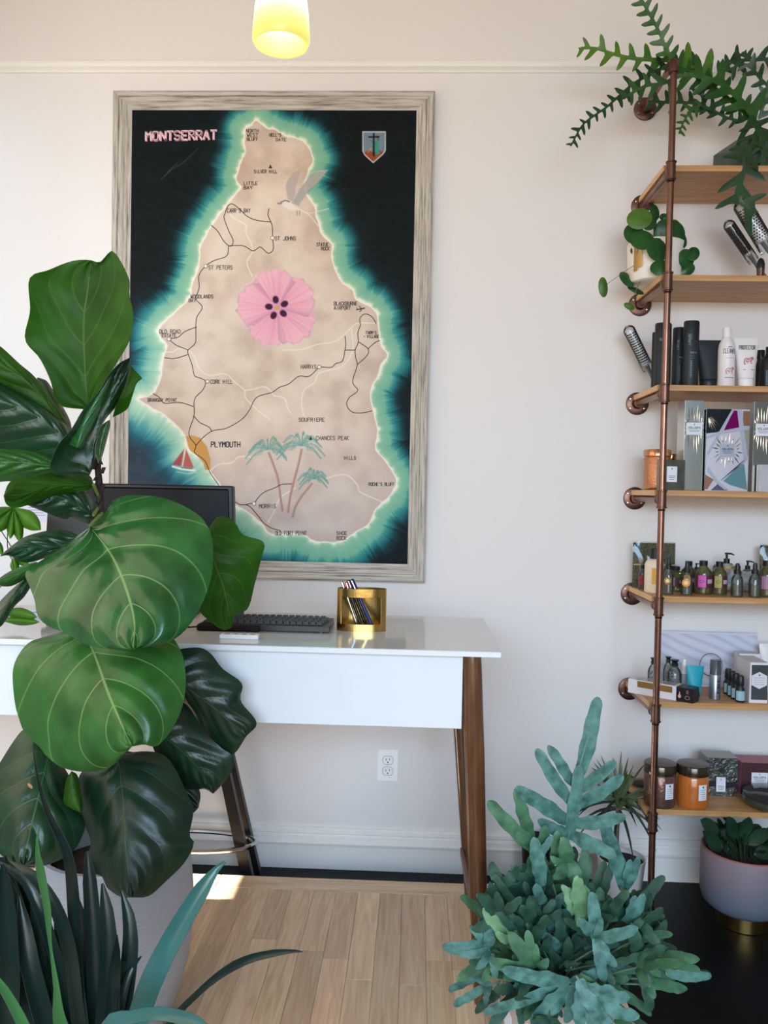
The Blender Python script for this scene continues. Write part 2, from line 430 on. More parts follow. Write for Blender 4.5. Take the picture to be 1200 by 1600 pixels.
# --- the painting itself: pigment colours on a fine mesh
ISLE = [(400,187),(410,194),(420,200),(431,202),(447,212),(465,215),(481,227),(491,250),(484,264),(480,276),(476,290),(480,304),(492,320),(495,336),(499,350),(505,367),(520,382),(519,402),(527,427),(537,442),(552,452),(557,467),(577,477),(590,490),(592,508),(594,524),(597,540),(607,554),(596,571),(590,592),(581,605),(582,631),(588,657),(591,678),(588,702),(604,720),(614,737),(621,752),(612,773),(591,792),(583,806),(575,820),(551,836),(540,844),(522,848),(505,848),(488,846),(477,838),(467,835),(436,836),(420,834),(408,818),(388,802),(365,789),(352,772),(341,755),(328,738),(317,721),(304,711),(294,702),(289,682),(273,664),(252,647),(232,635),(216,623),(232,618),(241,611),(248,596),(252,579),(254,560),(260,540),(252,530),(247,519),(256,502),(275,485),(295,465),(299,445),(310,417),(311,390),(320,370),(330,352),(350,325),(360,312),(370,300),(376,292),(368,281),(373,262),(377,250),(382,238),(381,225),(382,202),(392,195)]
NX, NZ = 440, 705
gx = np.linspace(ix0-.004, ix1+.004, NX); gz = np.linspace(iz1+.004, iz0-.004, NZ)
X, Z = np.meshgrid(gx, gz)
dv = np.stack([X-CAM.x, np.full_like(X, YCV-CAM.y), Z-CAM.z], -1)
wv = dv@np.array(fw); U = 600+FPX*(dv@np.array(rt))/wv; W = 800-FPX*(dv@np.array(up))/wv
rng = np.random.RandomState(3)
def vnoise(x, y, seed=0):
    """smooth value noise"""
    xi = np.floor(x).astype(int); yi = np.floor(y).astype(int); fx = x-xi; fy = y-yi
    fx = fx*fx*(3-2*fx); fy = fy*fy*(3-2*fy)
    def h(a, b): 
        n = (a*374761393 + b*668265263 + seed*1442695041) & 0x7fffffff
        n = ((n ^ (n >> 13))*1274126177) & 0x7fffffff
        return ((n ^ (n >> 16)) & 0xffff)/65535.
    return (h(xi, yi)*(1-fx)+h(xi+1, yi)*fx)*(1-fy)+(h(xi, yi+1)*(1-fx)+h(xi+1, yi+1)*fx)*fy
iso = np.array(ISLE, float)
# smooth and roughen the coastline
m_ = len(iso); fine = []
for i in range(m_):
    p0, p1, p2, p3 = iso[i-1], iso[i], iso[(i+1) % m_], iso[(i+2) % m_]
    for t in (0, .33, .66):
        fine.append(.5*(2*p1+(p2-p0)*t+(2*p0-5*p1+4*p2-p3)*t*t+(3*p1-p0-3*p2+p3)*t**3))
iso = np.array(fine)+rng.normal(0, .45, (len(fine), 2))
best = np.full(U.shape, 1e9); arc = np.zeros(U.shape); inside = np.zeros(U.shape, bool); L0 = 0
for i in range(len(iso)):
    a, b = iso[i], iso[(i+1) % len(iso)]; e = b-a; l2 = e@e; ln = math.sqrt(l2)
    t = np.clip(((U-a[0])*e[0]+(W-a[1])*e[1])/l2, 0, 1)
    d = np.hypot(U-a[0]-t*e[0], W-a[1]-t*e[1]); k = d < best
    best[k] = d[k]; arc[k] = L0+t[k]*ln; L0 += ln
    c = ((a[1] > W) != (b[1] > W)) & (U < (b[0]-a[0])*(W-a[1])/(b[1]-a[1]+1e-9)+a[0]); inside ^= c
def ramp(v, stops):
    xs = [s[0] for s in stops]; return np.stack([np.interp(v, xs, [s[1][c] for s in stops]) for c in range(3)], -1)
def mixc(a, b, t): t = np.clip(t, 0, 1)[..., None]; return a*(1-t)+b*t
low = np.clip((W-430)/330, 0, 1)*np.clip((460-U)/230, 0, 1)      # the sea runs lighter towards the south-west corner
spread = 1.06+.55*low+.25*np.clip((W-760)/100, 0, 1)
sea_d = best/spread + 7*(vnoise(arc/1.6, best/60, 1)-.5)*np.clip(best/25, 0, 1) + 5*(vnoise(arc/6., best/20, 2)-.5)
c1 = ramp(sea_d, [(0, (232,236,212)), (2.5, (172,208,178)), (6, (138,190,160)), (18, (116,178,152)), (22, (70,150,142)), (28, (36,112,116)), (35, (20,60,66)), (42, (13,28,31)), (60, (12,20,22)), (400, (12,18,20))])
c2 = ramp(sea_d, [(0, (240,246,230)), (6, (206,234,216)), (14, (156,210,194)), (24, (86,160,166)), (32, (44,108,128)), (40, (50,82,100)), (50, (58,72,86)), (400, (52,64,78))])
sea = mixc(c1, c2, low)
sea += (vnoise(U/9, W/5, 5)-.5)[..., None]*np.array([7, 8, 9])*np.clip(best/30, 0, 1)[..., None]
n1 = .6*vnoise(U/38, W/38, 7)+.3*vnoise(U/15, W/15, 8)+.1*vnoise(U/4, W/3, 9)
land = ramp(n1, [(.15, (200,178,160)), (.5, (221,202,184)), (.85, (229,213,196))])
land = mixc(land, np.array([200., 186, 180]), np.clip((W-640)/220, 0, 1)*.75)
land = mixc(land, np.array([186., 160, 146]), np.clip(1-best/26, 0, 1)*(vnoise(arc/28, U*0, 11))*.55)
land = mixc(land, np.array([246., 240, 220]), np.clip(1.35-best/2.0, 0, 1))
col = np.where(inside[..., None], land, sea)

def dist_line(pts):
    pts = np.array(pts, float); b = np.full(U.shape, 1e9)
    for a, c in zip(pts[:-1], pts[1:]):
        x0, x1 = min(a[0], c[0])-14, max(a[0], c[0])+14; y0, y1 = min(a[1], c[1])-14, max(a[1], c[1])+14
        k = (U > x0) & (U < x1) & (W > y0) & (W < y1)
        if not k.any(): continue
        e = c-a; t = np.clip(((U[k]-a[0])*e[0]+(W[k]-a[1])*e[1])/(e@e+1e-9), 0, 1)
        b[k] = np.minimum(b[k], np.hypot(U[k]-a[0]-t*e[0], W[k]-a[1]-t*e[1]))
    return b
def brush(pts, w, c, al=1., soft=.7, curve=True):
    global col
    if curve and len(pts) > 2: pts = [(v.x, v.y) for v in smoothpath([Vector((p[0], p[1], 0)) for p in pts], len(pts)*5)]
    col = mixc(col, np.array(c, float), np.clip((w/2+soft-dist_line(pts))/(2*soft), 0, 1)*al)
def polyfill(pts, c, al=1., soft=.8, grad=None):
    global col
    ins = np.zeros(U.shape, bool); n = len(pts)
    for i in range(n):
        a, b = pts[i], pts[(i+1) % n]
        ins ^= ((a[1] > W) != (b[1] > W)) & (U < (b[0]-a[0])*(W-a[1])/(b[1]-a[1]+1e-9)+a[0])
    d = dist_line(list(pts)+[pts[0]]); sd = np.where(ins, d, -d)
    cc = np.array(c, float) if grad is None else grad
    col = mixc(col, cc, np.clip((sd+soft)/(2*soft), 0, 1)*al)
# faint hill wash, pale rivers
for q in [[(360,335),(367,342),(385,352),(384,362),(395,390),(386,410),(394,432)], [(260,550),(270,550),(278,545),(294,547),(304,558),(311,576),(328,587),(352,584),(367,597),(382,610),(384,622),(404,642),(422,655)],
          [(382,610),(396,608),(412,604),(422,610),(428,618),(444,622),(449,636),(454,646)], [(442,547),(472,546),(496,538),(525,533),(549,512),(559,505),(591,505)],
          [(549,514),(551,547),(535,572),(499,583),(492,597),(475,610),(471,631),(475,650)], [(509,748),(525,743),(543,743),(558,757),(562,768),(583,778),(601,786)],
          [(328,736),(341,726),(362,723),(373,714),(396,714)], [(462,762),(438,778),(428,800),(419,816)]]:
    brush(q, 1.3, (246, 238, 224), .8)
# orange town patch
polyfill([(290,682),(299,680),(312,684),(323,697),(329,718),(328,734),(321,735),(317,723),(307,711),(296,702)], (206,152,78), .92)
# hibiscus
fx, fy = U-433, W-481; rr = np.hypot(fx, fy); th = np.arctan2(-fy, fx)
pet = [(100, 62), (28, 62), (-42, 66), (-115, 62), (172, 64)]
for k, (ad, R_) in enumerate(sorted(pet, key=lambda q: q[0])):
    a = math.radians(ad); dt = np.arctan2(np.sin(th-a), np.cos(th-a))
    edge = R_*(np.clip(np.cos(np.clip(dt*1.42, -1.5, 1.5)), 0, 1)**.30)*(1+.025*np.sin(dt*17+k)+.02*np.sin(dt*29+2*k))
    streak = vnoise(dt*26+50*k, rr/40, 20+k)
    g = ramp(streak*.5+.5*np.clip(rr/60, 0, 1), [(0, (214,134,164)), (.45, (232,166,184)), (1, (240,192,198))])
    g = mixc(g, np.array([176., 128, 160]), np.clip(np.abs(dt)*2.2-1.15, 0, 1)*.8)
    g = mixc(g, np.array([150., 110, 150]), np.clip((rr-edge+5)/5, 0, 1)*.45*vnoise(dt*9, dt*0, 30+k))
    ok = (np.abs(dt) < .80)
    col = mixc(col, g, np.clip((edge-rr)/1.6, 0, 1)*ok)
for ad in (100, 28, -42, -115, 172):
    a = math.radians(ad); d = np.hypot((fx-13*math.cos(a))*math.cos(a)-(fy+13*math.sin(a))*math.sin(a), ((fx-13*math.cos(a))*math.sin(a)+(fy+13*math.sin(a))*math.cos(a))*1.25)
    col = mixc(col, np.array([62., 26, 56]), np.clip((7-d)/2, 0, 1))
col = mixc(col, np.array([206., 160, 110]), np.clip((4.6-rr)/1.6, 0, 1))
# palms
def palm(cx, cy, trunk, L, seed):
    r = random.Random(seed)
    brush(trunk, 3.4, (178, 136, 124), .8); brush([(x+1, y) for x, y in trunk], 1.2, (150, 104, 96), .5)
    for k in range(11):
        a = math.radians(-200+k*22+r.uniform(-7, 7)); l = L*r.uniform(.75, 1.05); dx, dy = math.cos(a), math.sin(a)
        mid = (cx+dx*l*.55, cy+dy*l*.5-2); tip = (cx+dx*l, cy+dy*l*.62+abs(dx)*l*.42)
        brush([(cx, cy), mid, tip], 1.3, (104, 160, 150), .85)
        for j in range(3, 15):
            t = j/15; bx = cx+(mid[0]-cx)*min(1, t*2) if t < .5 else mid[0]+(tip[0]-mid[0])*(t*2-1)
            by = cy+(mid[1]-cy)*min(1, t*2) if t < .5 else mid[1]+(tip[1]-mid[1])*(t*2-1)
            ll = (1-t*.6)*L*.2; brush([(bx, by), (bx+dx*ll*.5+r.uniform(-1, 1), by+ll*.9)], .9, (110, 166, 154) if j % 2 else (84, 144, 138), .6, curve=False)
polyfill([(425,806),(440,792),(462,796),(475,812),(455,820),(432,818)], (150,142,142), .35, soft=9)
palm(418, 702, [(420,708),(427,726),(434,748),(438,776),(441,798)], 36, 1)
palm(471, 696, [(471,703),(466,726),(459,752),(453,778),(450,800)], 38, 2)
palm(491, 748, [(487,756),(478,767),(468,780),(461,793),(457,808)], 29, 3)
# tropic bird
polyfill([(470,264),(458,270),(450,280),(446,290),(450,312),(462,317),(461,296),(466,280)], (184,172,168), .85)
polyfill([(512,266),(498,267),(487,272),(480,280),(465,300),(456,317),(467,322),(474,307),(485,296),(500,282)], (172,170,166), .9)
brush([(512,266),(487,270),(470,290),(458,314)], 1.2, (206,204,198), .8); brush([(500,284),(484,297),(472,312)], 1, (120,122,124), .6)
polyfill([(438,318),(443,314),(450,315),(465,324),(468,329),(455,329),(445,324)], (232,224,214), .95)
brush([(439,316),(446,313),(452,315)], 1.4, (40,40,44), .8, curve=False); brush([(434,318),(440,318)], 1.5, (70,70,70), .8, curve=False)
brush([(467,327),(482,333),(498,330),(514,326)], 1.4, (224,220,208), .8); brush([(467,327),(482,335),(491,345),(500,357)], 1.4, (236,228,214), .8)
brush([(464,329),(464,336)], .9, (90,80,76), .7); brush([(468,329),(468,336)], .9, (90,80,76), .7)
# sloop
polyfill([(288,701),(269,726),(283,728)], (176,78,74), .95); polyfill([(291,702),(303,731),(286,729)], (190,92,88), .95)
brush([(289,700),(285,729)], 1.1, (230,220,200), .9); brush([(270,729),(285,733),(304,735)], 3, (238,240,236), .95)
brush([(284,731),(300,732)], 1.6, (110,60,58), .8); brush([(276,737),(292,740),(308,738)], 1.2, (220,236,230), .6)
# coat of arms
sh = [(567,206),(602,206),(602,235),(598,241),(583,254),(570,242),(567,236)]
polyfill(sh, (116,136,150), 1); polyfill([(568,238),(576,235),(584,238),(592,235),(601,237),(597,242),(583,253),(571,242)], (150,72,44), 1)
polyfill([(586,221),(590,218),(592,224),(593,241),(586,242)], (58,150,128), 1); brush([(590,214),(591,218)], 3, (120,84,70), 1); brush([(580,220),(587,224)], 1.6, (52,130,112), 1)
brush([(584,209),(584,243)], 2.6, (12,14,16), 1, curve=False); brush([(577,214),(592,213.5)], 2.4, (12,14,16), 1, curve=False); brush([(575,238),(580,232)], 1.2, (206,170,90), 1, curve=False)
brush(sh+[sh[0]], 1.5, (222,224,226), 1, curve=False)
# scratches in the dark sea
brush([(309,232),(295,246),(282,257),(265,267),(252,280)], .8, (120,126,128), .55); brush([(278,255),(268,262),(258,276)], .6, (110,116,118), .45)
brush([(280,252),(262,270)], .5, (100,106,108), .4)
col = np.clip(col, 0, 255)/255.
lc = np.where(col <= .04045, col/12.92, ((col+.055)/1.055)**2.4)
me = bpy.data.meshes.new('canvas')
idx = np.arange(NX*NZ).reshape(NZ, NX)
q = np.stack([idx[:-1, :-1], idx[1:, :-1], idx[1:, 1:], idx[:-1, 1:]], -1).reshape(-1, 4)
nf = len(q)
me.vertices.add(NX*NZ); me.loops.add(nf*4); me.polygons.add(nf)
me.vertices.foreach_set('co', np.stack([X, np.full_like(X, YCV)+0*Z, Z], -1).astype(np.float32).ravel())
me.loops.foreach_set('vertex_index', q.astype(np.int32).ravel())
me.polygons.foreach_set('loop_start', np.arange(0, nf*4, 4, dtype=np.int32)); me.polygons.foreach_set('loop_total', np.full(nf, 4, np.int32))
me.update(); me.validate()
at = me.color_attributes.new('pigment', 'FLOAT_COLOR', 'POINT')
at.data.foreach_set('color', np.concatenate([lc, np.ones(lc.shape[:2]+(1,))], -1).astype(np.float32).ravel())
pm = bpy.data.materials.new('painted_canvas'); pm.use_nodes = True; N = pm.node_tree.nodes; Lk = pm.node_tree.links
ca = N.new('ShaderNodeVertexColor'); ca.layer_name = 'pigment'; Lk.new(ca.outputs[0], N['Principled BSDF'].inputs['Base Color'])
N['Principled BSDF'].inputs['Roughness'].default_value = .6; N['Principled BSDF'].inputs['Specular IOR Level'].default_value = .12
tcn = N.new('ShaderNodeTexCoord'); nn = N.new('ShaderNodeTexNoise'); nn.inputs['Scale'].default_value = 420; bp = N.new('ShaderNodeBump'); bp.inputs['Strength'].default_value = .08; bp.inputs['Distance'].default_value = .001
Lk.new(tcn.outputs['Object'], nn.inputs[0]); Lk.new(nn.outputs[0], bp.inputs['Height']); Lk.new(bp.outputs[0], N['Principled BSDF'].inputs['Normal'])
me.materials.append(pm)
cv = bpy.data.objects.new('canvas', me); C.objects.link(cv); cv.parent = pic; cv.matrix_parent_inverse = Matrix.Translation(-Vector(pic.location))
MB().box((ix0-.006, YCV+.0008, iz0-.006), (ix1+.006, -.004, iz1+.006)).build('backing_board', M('backing_board', (60, 50, 42), .9), pic)
# roads, dots and lettering painted on top
def Q(px, py): return P(px, py, YCV-.0004)
M('black_paint', (52, 44, 40), .6); M('pink_paint', (222, 158, 178), .6); M('white_paint_dots', (238, 232, 222), .6); M('pale_pink_paint', (240, 214, 220), .6)
rd = MB()
ROADS = [[(352,333),(350,340),(357,360),(364,375),(362,384),(357,384)], [(352,333),(354,326),(358,320),(364,319),(375,327),(385,337),(400,344),(423,347)], [(330,352),(340,361),(349,376),(357,384)],
 [(357,384),(380,384),(395,392),(406,386),(413,391),(420,396),(427,389),(426,372),(425,352),(419,337),(420,326)], [(357,385),(354,400),(335,407),(321,416),(311,430),(311,450),(306,467),(316,480),(307,497),(306,520),(305,536),(294,547),(294,553),(300,570),(304,587),(311,590),(321,596),(317,609),(304,624),(303,650),(295,678),(306,696),(304,707),(320,720),(328,738),(341,757),(350,772),(362,780),(374,788),(385,789),(392,793),(404,807),(412,817),(424,825),(438,829)],
 [(264,529),(278,527),(289,518),(307,511)], [(264,530),(275,539),(294,547)], [(257,559),(273,560),(294,554)], [(239,615),(249,621),(257,630),(281,629),(302,635)], [(303,650),(312,660),(326,667),(331,674)],
 [(306,696),(318,683),(333,673),(354,669),(378,655),(390,640),(401,621),(425,613),(437,605),(451,600),(467,588),(483,588),(499,573)], [(499,573),(517,574),(525,568),(535,564),(539,547),(540,536),(539,525)], [(539,547),(555,547)],
 [(588,506),(582,496),(574,491),(567,492),(562,499),(563,508),(559,521),(560,534),(555,547),(556,560),(558,571),(551,597),(559,610),(545,622),(542,634),(551,644),(567,645),(581,642)], [(560,534),(575,545),(573,556),(558,570)], [(575,545),(585,536),(593,532)],
 [(397,787),(404,777),(413,769),(430,762),(440,757),(456,756)], [(383,789),(390,787),(396,787)]]
for r_ in ROADS:
    pts = [(v.x, v.y) for v in smoothpath([Vector((a, b, 0)) for a, b in r_], len(r_)*6)]
    strip(rd, [Q(a, b) for a, b in pts], .0028, (0, -1, 0))
rd.build('painted_roads', 'black_paint', cv)
tx = MB()
def word(t, x0, x1, y0, y1, w=.0021, dy=0, mb=None, dp=0):
    """capital lettering between photo pixels x0..x1, top y0 and baseline y1"""
    a, b, t0 = Q(x0, y1), Q(x1, y1+dy), Q(x0, y0)
    a.y = b.y = t0.y = YCV-.0006-dp
    ux = (b-a); letters(mb or tx, t, a, ux.normalized(), Vector((0, 0, 1)), ux.length, t0.z-a.z, w)
for a in [('NORTH',385,404,202,207),('WEST',386,403,208.5,213.5),('BLUFF',386,403,215,220),("HELL'S",421,439,208.5,213.5),('GATE',431,447,216,220.5),('SILVER HILL',397,433,265.5,270.5),('LITTLE',381,402,284,289),('BAY',381,394,291,295.5),
          ("CARR'S BAY",355,391,326,332),('ST JOHNS',430,462,369.5,375.5),('STATUE',495,513,379.5,384.5),('ROCK',502,515,386,391),('ST PETERS',326,363,415,421),('WOODLANDS',298,333,460.5,466),('BAY',295,306,467,472),
          ('BLACKBURNE',522,558,471.5,477),('AIRPORT',522,548,478.5,484),("FARM'S",572,588,517.5,522),('+ VILLAGE',568,592,523.5,528),('OLD ROAD',249,282,515,521),('ESTATE',253,275,521.8,526.5),('HARRIS',470,494,570,576),
          ('CORK HILL',329,363,593.5,599.5),('BRANSBY POINT',231,276,622.5,627.5),('SOUFRIERE',467,507,653,658.5),('CHANCES PEAK',494,545,681.5,687.5),('HILLS',538,556,713,718),("ROCHE'S BLUFF",576,616,754,759),
          ('MORRIS',405,431,788,794),('OLD FORT POINT',430,479,830,836),('SHOE',526,542,830.5,835.5),('ROCK',526,541,838,843.5)]: word(*a)
word('PLYMOUTH', 330, 375, 690.5, 698.5, .0034)
for cx, cy in ((422.5, 260), (485.5, 684.5)):
    tx.add([Q(cx-3, cy+3), Q(cx+3, cy+3), Q(cx, cy-3.5)], [(0, 1, 2)])
strip(tx, [Q(557, 484), Q(570, 481.5)], .004, (0, -1, 0)); strip(tx, [Q(561, 478), Q(565, 483), Q(562, 487.5)], .003, (0, -1, 0)); strip(tx, [Q(557, 481), Q(559, 484)], .002, (0, -1, 0))
tx.build('lettering', 'black_paint', cv)
t2 = MB(); word('MONTSERRAT', 228.5, 338, 206.5, 220, .0075, -2.5, t2); t2.build('title_lettering', 'pink_paint', cv)
t3 = MB(); word('MONTSERRAT', 227.2, 337, 205.6, 219, .0032, -2.5, t3, .0003); t3.build('title_highlight', 'pale_pink_paint', cv)
for cx, cy in ((425.5, 372), (321.5, 416), (264, 530), (499, 573.5), (324, 596), (397, 787)):
    for nm_, mt_, r_, dy_ in (('town_ring', 'black_paint', 3.4, .0006), ('town_dot', 'white_paint_dots', 2.6, .0010)):
        mb_ = MB(); mb_.add([Q(cx+r_*math.cos(2*PI*k/14), cy+r_*math.sin(2*PI*k/14))+Vector((0, -dy_, 0)) for k in range(14)], [tuple(range(14))]); mb_.build(nm_, mt_, cv)
# ------------------------------------------------------------------ desk
M('desk_white', (236, 238, 240), .22, noise=(14, .05), bump=(40, .02))
M('walnut', (116, 76, 46), .26, noise=(9, .8), col2=(66, 40, 24), stretch=(6, 6, .7), coat=.3)
M('chipped', (60, 56, 54), .8)
DF, DB_ = 2.04, 2.595
yF, yB = CAM.y+DF, CAM.y+DB_
ZD = P(783, 1019, yF).z                      # desk top surface
xR = P(783, 1019, yF).x; xLd = -1.60
dk = thing('desk', 'white counter-height desk with tapered round walnut legs', 'desk', ((xLd+xR)/2, (yF+yB)/2, ZW))
M('desk_white_shaded', (206, 209, 212), .13, noise=(14, .05), coat=.2)  # glossier desk white, greyed so the dimmer light on top is in the colour
MB().box((xLd, yF+.0005, ZD-.0130), (xR, yB, ZD), .002).build('desk_top', 'desk_white_shaded', dk)
MB().box((xLd, yF-.0006, ZD-.0135), (xR, yF+.0006, ZD-.0012)).build('front_edge', 'desk_white', dk)
yA = yF+.035; a0 = P(721, 1139, yA)
MB().box((xLd+.06, yA, a0.z), (a0.x, yA+.02, ZD-.0135), .001).build('front_panel', 'desk_white', dk)
MB().box((a0.x-.02, yA+.02, a0.z), (a0.x, yB-.05, ZD-.0135)).build('side_panel', 'desk_white', dk)
def leg(bx, by, tx_, ty_):
    b = Vector((bx, by, ZW)); t = Vector((tx_, ty_, ZD-.0135)); h = (t-b).length
    MB().lathe([(.0175, 0), (.019, .012), (.0225, h*.35), (.0255, h*.72), (.0245, h-.03), (.023, h)], b, 20, t-b).build('leg', 'walnut', dk, smooth=True)
f = PZ(752, 1566, ZW); g = PZ(736, 1409, ZW); ft = P(737, 1028, yA+.012)
leg(f.x, f.y, ft.x, yA+.012); leg(g.x, g.y, P(709, 1100, yB-.06).x, yB-.06)
leg(xLd+.02, f.y, xLd+.08, yA+.012); leg(xLd+.02, g.y-.13, xLd+.08, yB-.16)
s0, s1 = P(721, 1330, g.y), P(741, 1436, f.y)
MB().obox((s0+s1)/2, (.004, 0, 0), (s1-s0)/2, (0, 0, .012)).build('stretcher', M('grey_wood', (128, 104, 96), .6), dk)
ch = MB()
r_ = random.Random(4)
for k in range(26):
    px = r_.uniform(645, 722); w = r_.uniform(.003, .010); p = P(px, 1018 + (px-645)*.055 + r_.uniform(-1.2, 1.5), yF)
    ch.box((p.x, yF-.0004, p.z-.0008), (p.x+w, yF+.001, p.z+r_.uniform(.0002, .0012)))
for px, py in ((757, 1025), (770, 1026), (780, 1026)):
    p = P(px, py, yF); ch.box((p.x, yF-.0004, p.z-.0008), (p.x+.006, yF+.001, p.z+.0008))
tag(ch.build('chipped_edge', 'chipped', dk), kind='stuff')

# ------------------------------------------------------------------ computer monitor on the desk
M('black_plastic', (12, 13, 15), .35, bump=(200, .03)); M('dark_gloss', (9, 10, 12), .4, spec=.25); M('dark_grey_plastic', (52, 56, 58), .5)
yM = CAM.y+2.46
m0, m1, m2 = P(120, 756, yM), P(358, 757.5, yM), P(366, 815, yM)
mx0, mx1, mz1, mz0 = P(130, 780, yM).x, (m1.x+m2.x)/2+.002, (m0.z+m1.z)/2, ZD+.13
mo = thing('monitor', 'black flat computer monitor standing behind the fig leaves', 'monitor', ((mx0+mx1)/2, yM+.06, ZD))
def slab(lo, hi, lean, name, mat):
    mb = MB().box(lo, hi, .004); mb.v = [(x+(0.012*(mz1-z)/(mz1-mz0) if x > 0.5*(mx0+mx1) else 0), y+lean*(mz1-z), z) for x, y, z in mb.v]; return mb.build(name, mat, mo)
slab((mx0, yM, mz0), (mx1, yM+.035, mz1), -.05, 'housing', 'black_plastic')
slab((mx0+.012, yM-.002, mz0+.014), (mx1-.012, yM+.001, mz1-.010), -.05, 'back_panel', 'dark_gloss')
MB().box(((mx0+mx1)/2-.03, yM+.01, ZD+.012), ((mx0+mx1)/2+.03, yM+.035, mz0+.06), .004).build('stand_neck', 'black_plastic', mo)
MB().box(((mx0+mx1)/2-.11, yM-.06, ZD), ((mx0+mx1)/2+.11, yM+.10, ZD+.012), .003).build('stand_base', 'black_plastic', mo)

# ------------------------------------------------------------------ keyboard
M('key_black', (46, 52, 54), .5)
y0k = PZ(420, 986, ZD+.003).y; k0 = P(312, 985, y0k); k1 = P(540, 986, y0k)
kbx0, kbx1 = k0.x, P(517, 986, y0k+.05).x
kb = thing('keyboard', 'black computer keyboard lying on the desk beside the brass pen holder', 'keyboard', ((kbx0+kbx1)/2, y0k+.07, ZD))
mb = MB(); mb.prism([(kbx0, y0k, ZD+.004), (kbx0, y0k, ZD+.018), (kbx0, y0k+.02, ZD+.019), (kbx0, y0k+.135, ZD+.022), (kbx0, y0k+.14, ZD+.008), (kbx0, y0k+.15, ZD+.004)], (kbx1-kbx0, 0, 0))
mb.build('case', 'black_plastic', kb)
wr = MB().box((kbx0-.006, y0k-.012, ZD), (P(407, 984, y0k).x, y0k+.02, ZD+.019), .004); wr.build('wrist_rest', 'dark_gloss', kb)
ft_ = MB(); ft_.box((P(499, 985, y0k).x, y0k+.004, ZD), (P(499, 985, y0k).x+.007, y0k+.016, ZD+.006)); ft_.build('foot', 'black_plastic', kb)
kw = .0181; key = MB()
key.add([(-kw*.46, -.008, 0), (kw*.46, -.008, 0), (kw*.46, .008, 0), (-kw*.46, .008, 0), (-kw*.34, -.005, .0085), (kw*.34, -.005, .0085), (kw*.34, .006, .0085), (-kw*.34, .006, .0085)], [(3, 2, 1, 0), (4, 5, 6, 7), (0, 1, 5, 4), (1, 2, 6, 5), (2, 3, 7, 6), (3, 0, 4, 7)])
k_ob = None
for r in range(5):
    for i in range(int((kbx1-kbx0-.02)/kw)):
        x = kbx0+.018+i*kw+(.004*r if r < 4 else 0)
        if x > kbx1-.01: continue
        loc = Vector((x, y0k+.028+r*.0225, ZD+.0185+r*.0007))
        if k_ob is None:
            k_ob = key.build('key', 'key_black', kb, world=False)
            o = k_ob
        else: o = k_ob.copy(); C.objects.link(o)
        o.location = loc-Vector(kb.location)
cord = MB().tube(smoothpath([(kbx0-.005, y0k+.03, ZD+.006), (kbx0-.05, y0k+.02, ZD+.004), (kbx0-.14, y0k+.05, ZD+.004), (kbx0-.25, y0k+.04, ZD+.004)], 16), .0025, 6)
cord.build('cable', 'black_plastic', kb, smooth=True)
# white four-port hub lying in front of the keyboard
h0, h1 = PZ(343, 998, ZD), PZ(405, 998, ZD)
hb = thing('usb_hub', 'small flat white hub in front of the keyboard', 'hub', ((h0.x+h1.x)/2, h0.y+.012, ZD))
MB().box((h0.x, h0.y, ZD), (h1.x, h0.y+.026, ZD+.0115), .0015).build('case', M('hub_white', (222, 224, 226), .4), hb)
for k in range(4):
    x = h0.x+.012+k*.022; MB().box((x, h0.y+.009, ZD+.0112), (x+.012, h0.y+.014, ZD+.0119)).build('port', 'dark_gloss', hb)
p = PZ(374, 966, ZD+.02)
tag(MB().lathe([(.012, 0), (.013, .004), (.013, .024), (.009, .03)], (P(374, 966, y0k+.19).x, y0k+.19, ZD), 14).build('red_cap', M('dark_red_plastic', (92, 26, 26), .35), smooth=True, origin=(P(374, 966, y0k+.19).x, y0k+.19, ZD)), 'small dark red cap standing behind the keyboard', 'cap')

# ------------------------------------------------------------------ brass pen holder and pens
def brass(name, col=(196, 164, 98), rough=.22):
    m = M(name, col, rough, 1., bump=(90, .05), noise=(12, .35), col2=(160, 130, 72)); return m
brass('brass')
c0 = PZ(564, 986, ZD); PR = .069; cxp, cyp = c0.x, c0.y+.012
hh = P(564, 921, cyp-.03).z-ZD
ph = thing('pen_holder', 'brushed brass oval pen holder with rectangular window on the desk', 'pen holder', (cxp, cyp, ZD))
n = 64; sy = .42; mb = MB()
def ring(r, z): return [(cxp+r*math.cos(2*PI*k/n), cyp+r*sy*math.sin(2*PI*k/n), z) for k in range(n)]
# wall with a window cut on the camera side: build as patches
zs = [ZD, ZD+hh*.17, ZD+hh*.80, ZD+hh]; ro, ri = PR, PR-.004
def inwin(k): a = (k+.5)/n*360; return 216 < a < 329
for k in range(n):
    j = (k+1) % n; A = [ring(ro, z) for z in zs]; B = [ring(ri, z) for z in zs]
    break
for k in range(n):
    j = (k+1) % n
    for s in range(3):
        if s == 1 and inwin(k):
            continue
        mb.add([A[s][k], A[s][j], A[s+1][j], A[s+1][k], B[s][k], B[s][j], B[s+1][j], B[s+1][k]], [(0, 1, 2, 3), (7, 6, 5, 4)])
    mb.add([A[3][k], A[3][j], B[3][j], B[3][k]], [(0, 1, 2, 3)])
    if inwin(k):
        mb.add([A[1][k], A[1][j], B[1][j], B[1][k]], [(0, 1, 2, 3)]); mb.add([A[2][k], A[2][j], B[2][j], B[2][k]], [(3, 2, 1, 0)])
        for q_, w_ in ((k, inwin((k-1) % n)), (j, inwin(j))):
            if not w_: mb.add([A[1][q_], A[2][q_], B[2][q_], B[1][q_]], [(0, 1, 2, 3)])
mb.add(ring(ri, ZD+.004), [tuple(range(n))]); mb.add(ring(ro, ZD), [tuple(range(n-1, -1, -1))])
mb.build('cup', 'brass', ph, smooth=30)
